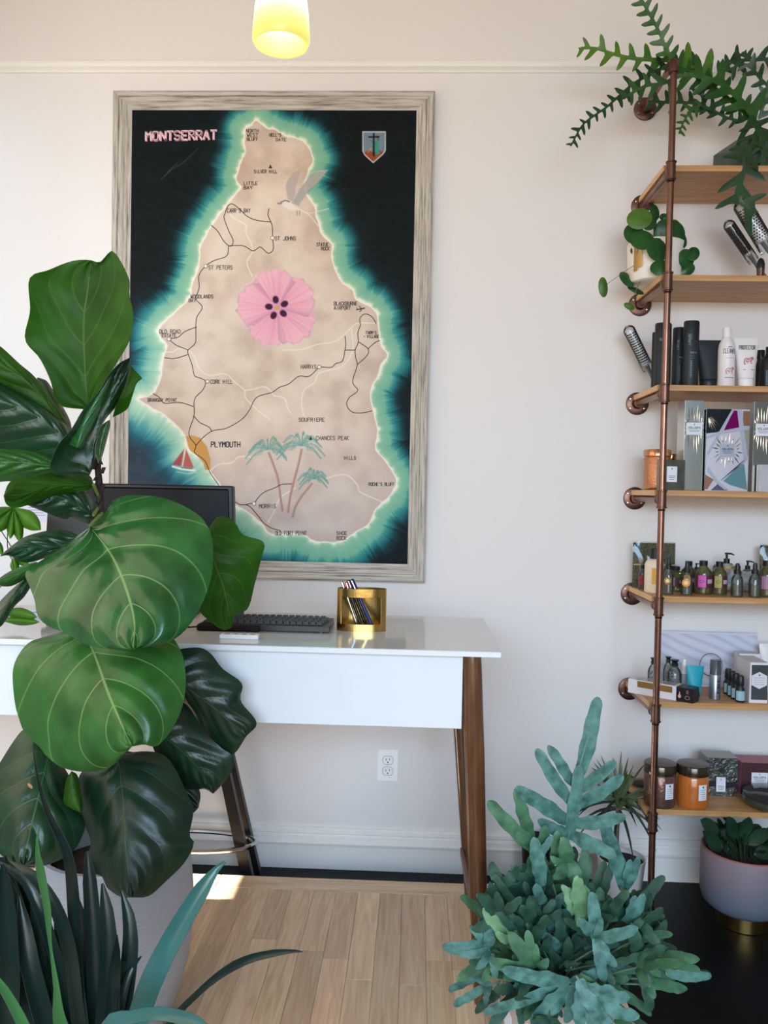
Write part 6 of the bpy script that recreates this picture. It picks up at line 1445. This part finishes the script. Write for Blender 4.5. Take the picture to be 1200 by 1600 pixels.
def wild_frond(az, elev, L, m, ll, w, mat, lift):
    base = Vector((fc.x+.05*math.cos(az), fc.y+.05*math.sin(az), fz-.02)); dirv = Vector((math.cos(az)*math.cos(elev), math.sin(az)*math.cos(elev), math.sin(elev)))
    pts = [base+dirv*(L*t)+Vector((0, 0, -lift*L*t*t)) for t in [i/9 for i in range(10)]]; mb = MB(); mb.uv = []
    k0 = 0; mb.tube(pts, .0017, 5); mb.uv += [(.5, .5)]*len(mb.v)
    for k in range(m):
        t = .34+.5*k/max(1, m-1); i = min(8, int(t*9)); p = pts[i].lerp(pts[i+1], t*9-i); tg = (pts[i+1]-pts[i]).normalized(); nr = (Vector((0, 0, 1))*.8+view*.6); nr = (nr-tg*nr.dot(tg)).normalized(); s_ = tg.cross(nr)
        for sg in (1, -1):
            lv = (tg*.75+s_*sg*.8+nr*rf.uniform(-.15, .15)).normalized(); l2 = ll*rf.uniform(.7, 1.1)*(1-.25*t)
            sd = lv.cross(nr).normalized(); lobe(mb, p, p+lv*l2, sd, w*rf.uniform(.8, 1.1), nr, 11, .006, .18, rf.uniform(0, 6))
    tg = (pts[-1]-pts[-2]).normalized(); nr = (Vector((0, 0, 1))*.8+view*.6); nr = (nr-tg*nr.dot(tg)).normalized(); lobe(mb, pts[-2], pts[-1]+tg*ll*1.1, tg.cross(nr).normalized(), w*1.15, nr, 12, .006, .18, rf.uniform(0, 6))
    solid(mb.build('frond', mat, fern, smooth=80), .0008)
for k in range(96):
    az = rf.uniform(0, 2*PI); el = rf.uniform(.30, 1.45); L = rf.uniform(.10, .19) if el < .8 else rf.uniform(.12, .30)
    if math.sin(az) < -.1 and el < .8 and math.cos(az) < .45: continue
    if math.cos(az) < -.3: L *= .68
    mt_ = rf.choice(['fern_dark', 'fern_dark', 'fern_dark', 'fern_green', 'fern_green', 'fern_blue'])
    wild_frond(az, el, L, rf.choice([1, 1, 2, 2, 3]), rf.uniform(.045, .085), rf.uniform(.020, .030), mt_, rf.uniform(.1, .7))

for k in range(34):
    hx_, hy_ = rf.uniform(768, 1000), rf.uniform(1362, 1500)
    if hx_ > 915 and hy_ < 1415: hy_ += 60
    d_ = rf.uniform(1.80, 1.96)-.10*(hy_-1352)/150; a0_ = rf.uniform(0, 6.28); nl = rf.choice([3, 4, 4, 5, 6])
    ax_, ay_ = hx_-868, hy_-1520; an = math.atan2(ay_, ax_)
    lbs = [((hx_, hy_), (hx_+rf.uniform(28, 52)*math.cos(an+q), hy_+rf.uniform(28, 52)*math.sin(an+q)), rf.uniform(17, 25), rf.uniform(-.05, .05)) for q in [(-1.5+3.0*i/(nl-1))+rf.uniform(-.2, .2) for i in range(nl)]]
    lbs.append(((hx_-ax_*.35, hy_-ay_*.35), (hx_+ax_*.1, hy_+ay_*.1), 16, 0))
    px_frond(lbs, d_, rf.choice(['fern_dark', 'fern_dark', 'fern_green', 'fern_blue', 'fern_dark']), .14, [(868+ax_*.12, 1520+ay_*.12), (hx_-ax_*.4, hy_-ay_*.4), (hx_, hy_)])

# --- dracaena in a white pot behind the fern
dd_ = 2.745; dc = PD(971, 1330, dd_); drz = .165
dra = thing('dracaena', 'small dragon tree with thin striped leaves in white pot', 'potted plant', (dc.x, dc.y, 0)); dr_ = S(37, dd_)
MB().lathe([(dr_*.72, 0), (dr_*.76, .003), (dr_, drz-.002), (dr_, drz), (dr_*.93, drz), (dr_*.86, drz-.05)], (dc.x, dc.y, 0), 32).build('pot', M('pot_pale', (206, 204, 204), .5), dra, smooth=40)
MB().lathe([(dr_*.92, drz-.014), (0, drz-.010)], (dc.x, dc.y, 0), 24, cap=False).build('soil', 'soil', dra)
sx0 = Vector((dc.x-.012, dc.y, drz-.045)); crown = PD(966, 1262, dd_)
MB().tube(smoothpath([sx0, (sx0+crown)/2+Vector((-.004, 0, 0)), crown], 10), [.008]*10, 10).build('stem', M('cane', (122, 108, 92), .8, noise=(90, .6), col2=(80, 68, 58)), dra, smooth=True)
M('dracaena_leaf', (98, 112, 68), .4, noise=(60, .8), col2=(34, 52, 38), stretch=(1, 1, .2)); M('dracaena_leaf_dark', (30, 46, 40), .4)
rd_ = random.Random(5)
for k in range(58):
    az = rd_.uniform(0, 2*PI); el = rd_.uniform(-.25, 1.35); L = rd_.uniform(.12, .20); c0 = crown+Vector((0, 0, rd_.uniform(-.01, .035)))
    dv_ = Vector((math.cos(az)*math.cos(el), math.sin(az)*math.cos(el)*.8, math.sin(el))); pts = [c0+dv_*(L*t)+Vector((0, 0, -.55*L*t*t*(1.2-math.sin(max(el, 0))))) for t in [i/7 for i in range(8)]]
    mb = MB(); rows = []
    for i, p in enumerate(pts):
        t = i/7; tg = (pts[min(i+1, 7)]-pts[max(i-1, 0)]).normalized(); s_ = tg.cross(view).normalized(); w = .0042*(.6+.6*min(1, t*3))*(1-t**3)+.0002; rows.append([p-s_*w, p+s_*w])
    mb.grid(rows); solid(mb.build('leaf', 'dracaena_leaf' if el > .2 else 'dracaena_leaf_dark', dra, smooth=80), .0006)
# small black planter against the wall, mostly hidden by the fern
bc = PD(838, 1330, 2.84)
bp_ = thing('black_planter', 'plain black planter against the baseboard behind the fern', 'planter', (bc.x, bc.y, 0))
bh = P(838, 1308, bc.y).z
MB().lathe([(.04, 0), (.043, .003), (.052, bh-.003), (.052, bh), (.047, bh), (.045, bh-.02), (0, bh-.02)], (bc.x, bc.y, 0), 24).build('pot', M('pot_black', (20, 20, 23), .5), bp_, smooth=40)

# --- peperomia in a two-tone planter on a brass foot
dq = 2.67; qc = PD(1164, 1325, dq); qr = S(64.5, dq); qz = .24
pep = thing('peperomia', 'dark-leaved peperomia in blue-grey planter with brass foot on black floor', 'potted plant', (qc.x, qc.y, 0))
MB().lathe([(qr*.60, 0), (qr*.62, .002), (qr*.62, .05), (qr*.58, .052)], (qc.x, qc.y, 0), 36).build('brass_foot', 'brass', pep, smooth=40)
mt2 = M('pot_two_tone', (116, 122, 134), .6); N = mt2.node_tree.nodes; L = mt2.node_tree.links
tc = N.new('ShaderNodeTexCoord'); sx_ = N.new('ShaderNodeSeparateXYZ'); L.new(tc.outputs['Object'], sx_.inputs[0]); nz = N.new('ShaderNodeTexNoise'); nz.inputs['Scale'].default_value = 5
ad = N.new('ShaderNodeMath'); ad.operation = 'MULTIPLY_ADD'; ad.inputs[1].default_value = .14; L.new(nz.outputs[0], ad.inputs[0]); L.new(sx_.outputs[2], ad.inputs[2]); L.new(tc.outputs['Object'], nz.inputs[0])
rp_ = N.new('ShaderNodeValToRGB'); rp_.color_ramp.elements[0].position = .17; rp_.color_ramp.elements[0].color = (*lin((96, 104, 116)), 1); rp_.color_ramp.elements[1].position = .36; rp_.color_ramp.elements[1].color = (*lin((146, 120, 124)), 1)
L.new(ad.outputs[0], rp_.inputs[0]); L.new(rp_.outputs[0], N['Principled BSDF'].inputs['Base Color'])
MB().lathe([(qr*.58, .048), (qr*.80, .055), (qr*.94, .072), (qr, .10), (qr*1.0, qz-.004), (qr*.985, qz), (qr*.93, qz), (qr*.92, qz-.03)], (qc.x, qc.y, 0), 44).build('planter', mt2, pep, smooth=50)
MB().tube([(qc.x+qr*.958*math.cos(2*PI*k/44), qc.y+qr*.958*math.sin(2*PI*k/44), qz-.001) for k in range(44)], .0042, 8, closed=True).build('rim', M('rim_copper', (150, 92, 78), .5), pep, smooth=True)
MB().lathe([(qr*.925, qz-.028), (0, qz-.02)], (qc.x, qc.y, 0), 28, cap=False).build('soil', 'soil', pep)
vein_mat('peperomia', (38, 70, 46), (60, 96, 66), .28, .1, 4, 1.2, vamt=.35, dark=(24, 50, 34))
rp = random.Random(8)
def oval_leaf(parent, c, u, nrm, l, w, mat, name='leaf', cup=.25, thick=.0009):
    u = Vector(u).normalized(); nrm = Vector(nrm); nrm = (nrm-u*nrm.dot(u)).normalized(); s_ = u.cross(nrm); mb = MB(); mb.uv = []; rows = []
    for i in range(11):
        t = i/10; hw = max(w/2*math.sin(PI*min(1, max(0, t*.97+.015)))**.62, .0002); row = []
        for j in range(-3, 4):
            q = j/3; row.append(Vector(c)+u*(l*t)+s_*(hw*q)+nrm*(cup*w*(q*q*.35-math.sin(PI*t)*.25))); mb.uv.append((.5+q/2, t))
        rows.append(row)
    mb.grid(rows); return solid(mb.build(name, mat, parent, smooth=80), thick)
for k in range(46):
    az = rp.uniform(0, 2*PI); rad = qr*.8*math.sqrt(rp.random()); b = Vector((qc.x+rad*math.cos(az)*.8, qc.y+rad*math.sin(az)*.8, qz-.01+rp.uniform(.0, .05)))
    el = rp.uniform(.1, 1.3); u = Vector((math.cos(az)*math.cos(el), math.sin(az)*math.cos(el), math.sin(el))); oval_leaf(pep, b, u, Vector((0, 0, 1))*.6+view*.5+Vector((rp.uniform(-.5, .5), 0, 0)), rp.uniform(.045, .065), rp.uniform(.028, .04), 'peperomia')
    MB().tube([Vector((qc.x+rad*.5*math.cos(az), qc.y+rad*.5*math.sin(az), qz-.025)), b], .002, 5).build('stem', M('dark_stem', (44, 62, 40), .6), pep)
for b, t in (((1122, 1300), (1100, 1285)), ((1128, 1325), (1104, 1304)), ((1170, 1320), (1195, 1300)), ((1178, 1335), (1204, 1330)), ((1150, 1310), (1140, 1283)), ((1160, 1310), (1168, 1283))):
    p, q = PD(*b, 2.6), PD(*t, 2.58); oval_leaf(pep, p, q-p, view+Vector((0, 0, .5)), (q-p).length*1.25, .042, 'peperomia')

# --- pilea in a white ribbed pot with gilt drips on the second shelf
di = 2.775; ic_ = spot(1, 1023, di); ir = S(42, di)
pil = thing('pilea', 'pilea with round coin leaves in white ribbed pot overhanging the shelf end', 'potted plant', ic_)
ih = S(60, di); n = 72; rows = []
for rf_, h in ((.80, 0), (.90, .003), (.94, .010), (1.0, ih*.96), (1.0, ih), (.93, ih), (.9, ih-.02)):
    rows.append([(ic_.x+ir*rf_*(1+(.012 if k % 2 and .009 < h < ih*.97 else 0))*math.cos(2*PI*k/n), ic_.y+ir*rf_*(1+(.012 if k % 2 and .009 < h < ih*.97 else 0))*math.sin(2*PI*k/n), ic_.z+h) for k in range(n)])
mb = MB(); mb.grid(rows, close=True); mb.add(rows[0], [tuple(range(n-1, -1, -1))]); mb.build('pot', M('pot_cream', (238, 230, 222), .4), pil, smooth=35)
MB().lathe([(ir*.9, ih-.018), (0, ih-.012)], ic_, 20, cap=False).build('soil', 'soil', pil)
M('gilt', (196, 160, 96), .35, .7)
for a0, a1, z0, z1 in ((-62, -52, .22, .98), (-48, -42, .30, .98), (-58, -46, .30, .62)):
    mb = MB(); arc_patch(mb, ic_, ir*1.02, a0, a1, ih*z0, ih*z1, 4); mb.build('gilt_drip', 'gilt', pil)
vein_mat('pilea_leaf', (42, 98, 44), (80, 136, 70), .3, .22, 3, 1., vamt=.3, tcol=(90, 160, 40), dark=(28, 74, 34)); vein_mat('pilea_bright', (104, 152, 58), (130, 170, 90), .35, .35, 3, 1., vamt=.3, tcol=(130, 180, 60))
pst = PD(1023, 392, di); ptop = PD(1022, 340, di)
MB().tube(smoothpath([ic_+Vector((0, 0, ih-.015)), pst, ptop], 8), .0032, 8).build('stem', 'stem_brown', pil, smooth=True)
rq = random.Random(3)
def coin(cx, cy, rx, ry, d, mat='pilea_leaf', rot=0.):
    c = PD(cx, cy, d); cr, sr = math.cos(math.radians(rot)), math.sin(math.radians(rot)); mb = MB(); mb.uv = []; tl_ = Vector((rq.uniform(-.35, .35), 0, rq.uniform(-.2, .5)))
    n = 20; ring0 = []
    mb.v.append(tuple(c)); mb.uv.append((.5, .5))
    for f in (.55, 1.):
        for k in range(n):
            a = 2*PI*k/n; x, z = rx*f*math.cos(a), ry*f*math.sin(a); x, z = x*cr-z*sr, x*sr+z*cr
            p = c+rt*S(x, d)+up*S(z, d); off = S(x, d)*tl_.x+S(z, d)*tl_.z + (.006 if f == 1 else .0015); mb.v.append(tuple(p+fw*off)); mb.uv.append((.5+.5*f*math.cos(a), .5+.5*f*math.sin(a)))
    for k in range(n):
        j = (k+1) % n; mb.f += [(0, 1+k, 1+j), (1+k, 1+n+k, 1+n+j, 1+j)]; mb.mi += [0, 0]
    solid(mb.build('leaf', mat, pil, smooth=80), .0010)
    root = PD(1023+rq.uniform(-2, 2), min(max(cy+8, 345), 396), di); MB().tube(smoothpath([root, (root+c)/2+Vector((0, 0, .006)), c+fw*.003], 8), .0010, 5).build('petiole', 'petiole', pil, smooth=True)
for a in ((1000,341,19,17,2.70,'pilea_bright',20),(1013,344,14,16,2.72),(991,364,14,18,2.72),(1004,374,18,18,2.68),(1028,389,18,19,2.67),(1033,418,15,13,2.66),(1024,331,7,14,2.76),(1038,338,6,6,2.78),(1037,360,13,17,2.74),(1058,362,13,19,2.74),(1067,373,7,15,2.73),(1055,400,13,13,2.72),(1073,403,14,14,2.71),(1084,396,9,13,2.71,'pilea_leaf',-25),(1076,420,12,9,2.72,'pilea_leaf',35),(995,391,9,7,2.74),(980,436,9,15,2.76,'pilea_leaf',30),(994,453,14,5,2.78,'pilea_leaf',-20),(1012,395,10,6,2.75),(1057,350,8,9,2.8)): coin(*a)
coin(943, 448, 7.5, 15.5, 2.68, 'pilea_bright', 5); coin(984, 478, 9, 5, 2.72, 'pilea_bright', -25)

# --- fishbone cactus in a faceted planter on the top shelf
dz = 2.80; cc = spot(0, 1188, dz); fish = thing('fishbone_cactus', 'fishbone cactus with zigzag stems trailing from dark faceted planter', 'potted plant', cc)
M('planter_slate', (70, 84, 80), .3, .2, noise=(20, .6), col2=(96, 108, 102)); R0 = S(76, dz)
mb = MB(); lv = []
for r, h, off in ((.97, 0, 0), (1., .003, 0), (1., .080, 0), (.48, .140, 0), (.44, .140, 0), (.50, .11, 0)):
    lv.append([(cc.x+R0*r*math.cos(2*PI*k/8+.2), cc.y+R0*r*.62*math.sin(2*PI*k/8+.2), cc.z+h) for k in range(8)])
mb.grid(lv, close=True); mb.add(lv[0], [tuple(range(7, -1, -1))]); mb.build('planter', 'planter_slate', fish)
mb = MB(); mb.add([(x, y, z) for x, y, z in lv[5]], [tuple(range(8))]); mb.build('soil', 'soil', fish)
vein_mat('cactus_dark', (40, 78, 40), (56, 98, 56), .4, .12, 1, .1, vamt=.2, dark=(26, 56, 34)); vein_mat('cactus_light', (108, 150, 56), (130, 166, 80), .42, .25, 1, .1, vamt=.2, tcol=(130, 180, 60), dark=(70, 118, 48)); vein_mat('cactus_mid', (62, 108, 46), (84, 130, 66), .4, .18, 1, .1, vamt=.2, dark=(42, 84, 40))
def ricrac(pts, lb, lt, ds, mat, pitch=.75, fin=.42, lean=.55, seed=0):
    """zigzag stem: lb, lt are lobe lengths in pixels at the root and the tip"""
    r = random.Random(seed); path = smoothpath([PD(x, y, d) for (x, y), d in zip(pts, ds)], 60)
    L = [0]
    for a, b in zip(path[:-1], path[1:]): L.append(L[-1]+(b-a).length)
    def at_(s):
        s = min(max(s, 0), L[-1]); i = min(int(np.searchsorted(L, s, side='right'))-1, 58); return path[i].lerp(path[i+1], (s-L[i])/max(L[i+1]-L[i], 1e-6)), (path[i+1]-path[i]).normalized()
    mb = MB(); mb.uv = []; s = 0.; k = 0; d_ = sum(ds)/len(ds)
    cen = []
    for q in range(40):
        p, t = at_(L[-1]*q/39); f = q/39; w = S(lb+(lt-lb)*f, d_)*.125; v = (p-CAM).normalized(); sd = t.cross(v).normalized(); cen.append([p-sd*w, p-v*w*.15, p+sd*w])
    mb.grid(cen); mb.uv += [(.5, q/39) for q in range(40) for _ in range(3)]
    while s < L[-1]-.004:
        f = s/L[-1]; ll = S(lb+(lt-lb)*f, d_)*r.uniform(.82, 1.15); p, t = at_(s); v = (p-CAM).normalized(); sd = t.cross(v).normalized()*(1 if k % 2 else -1)
        tw = v*r.uniform(-.3, .3); ln_ = lean*r.uniform(.6, 1.2); pm, _ = at_(s+ll*.3); rows = []
        for q, hw in ((-.06, .50), (.08, .38), (.22, .27), (.45, .22), (.70, .19), (.88, .12), (1., .02)):
            c = pm+sd*(ll*q)+t*(ll*(ln_*q**1.5 if q > 0 else 0))+tw*(ll*max(q, 0)); ax = (t*(1-.45*max(q, 0))-sd*(.45*ln_*max(q, 0))).normalized()*(ll*hw*fin/.42)
            rows.append([c-ax, c-v*ll*.02, c+ax])
        mb.grid(rows); mb.uv += [(.5+.2*z_, .5) for _ in rows for z_ in (-1, 0, 1)]
        s += ll*pitch*.66; k += 1
    return solid(mb.build('stem', mat, fish, smooth=60), .0012)
rc = 2.66
ricrac([(1180,190),(1120,140),(1062,104),(1046,86),(1030,50),(1015,22),(998,-8)], 24, 15, [2.8,2.74,2.66,2.64,2.62,2.6,2.58], 'cactus_mid', seed=1)
ricrac([(1110,120),(1062,98),(1040,94),(995,92),(960,85),(933,76),(908,75)], 30, 14, [2.76,2.72,2.70,2.68,2.66,2.65,2.64], 'cactus_light', 1.0, seed=2)
ricrac([(1130,98),(1160,94),(1190,93),(1225,88)], 18, 18, [2.86,2.86,2.86,2.86], 'cactus_dark', .9, seed=4)
ricrac([(1090,108),(1050,101),(1029,109),(1008,120),(987,133),(965,152),(947,168),(928,181),(909,197),(892,228)], 22, 9, [2.74,2.72,2.70,2.68,2.66,2.64,2.63,2.62,2.61,2.6], 'cactus_dark', 1.0, seed=5)
ricrac([(1178,184),(1165,165),(1149,149),(1131,133),(1112,125),(1080,117),(1056,121),(1035,131),(1013,133),(995,141),(974,154)], 32, 15, [2.76,2.74,2.72,2.7,2.69,2.68,2.68,2.68,2.67,2.66,2.65], 'cactus_mid', .95, seed=6)
ricrac([(1160,190),(1136,184),(1115,173),(1091,163),(1067,160),(1040,160),(1018,158)], 15, 16, [2.78,2.77,2.76,2.75,2.74,2.73,2.72], 'cactus_dark', .9, seed=7)
ricrac([(1096,162),(1080,173),(1069,189),(1061,208)], 14, 9, [2.75,2.74,2.73,2.72], 'cactus_mid', .9, seed=8)
ricrac([(1112,180),(1099,160),(1101,139),(1120,120),(1136,104),(1150,92),(1162,82)], 17, 14, [2.78,2.77,2.76,2.75,2.75,2.75,2.75], 'cactus_dark', .9, seed=9)
ricrac([(1186,185),(1200,140),(1187,122),(1176,108),(1160,100),(1142,108)], 18, 14, [2.78,2.76,2.75,2.74,2.74,2.74], 'cactus_dark', .9, seed=10)
ricrac([(1172,182),(1188,206),(1192,226),(1193,248),(1190,262)], 40, 24, [2.74,2.69,2.68,2.67,2.67], 'cactus_dark', .62, .30, .7, seed=12)
ricrac([(1186,190),(1182,212),(1172,232),(1161,246),(1160,275),(1153,297),(1154,312),(1172,325)], 30, 30, [2.74,2.70,2.68,2.66,2.655,2.65,2.645,2.64], 'cactus_dark', .75, .34, .7, seed=13)
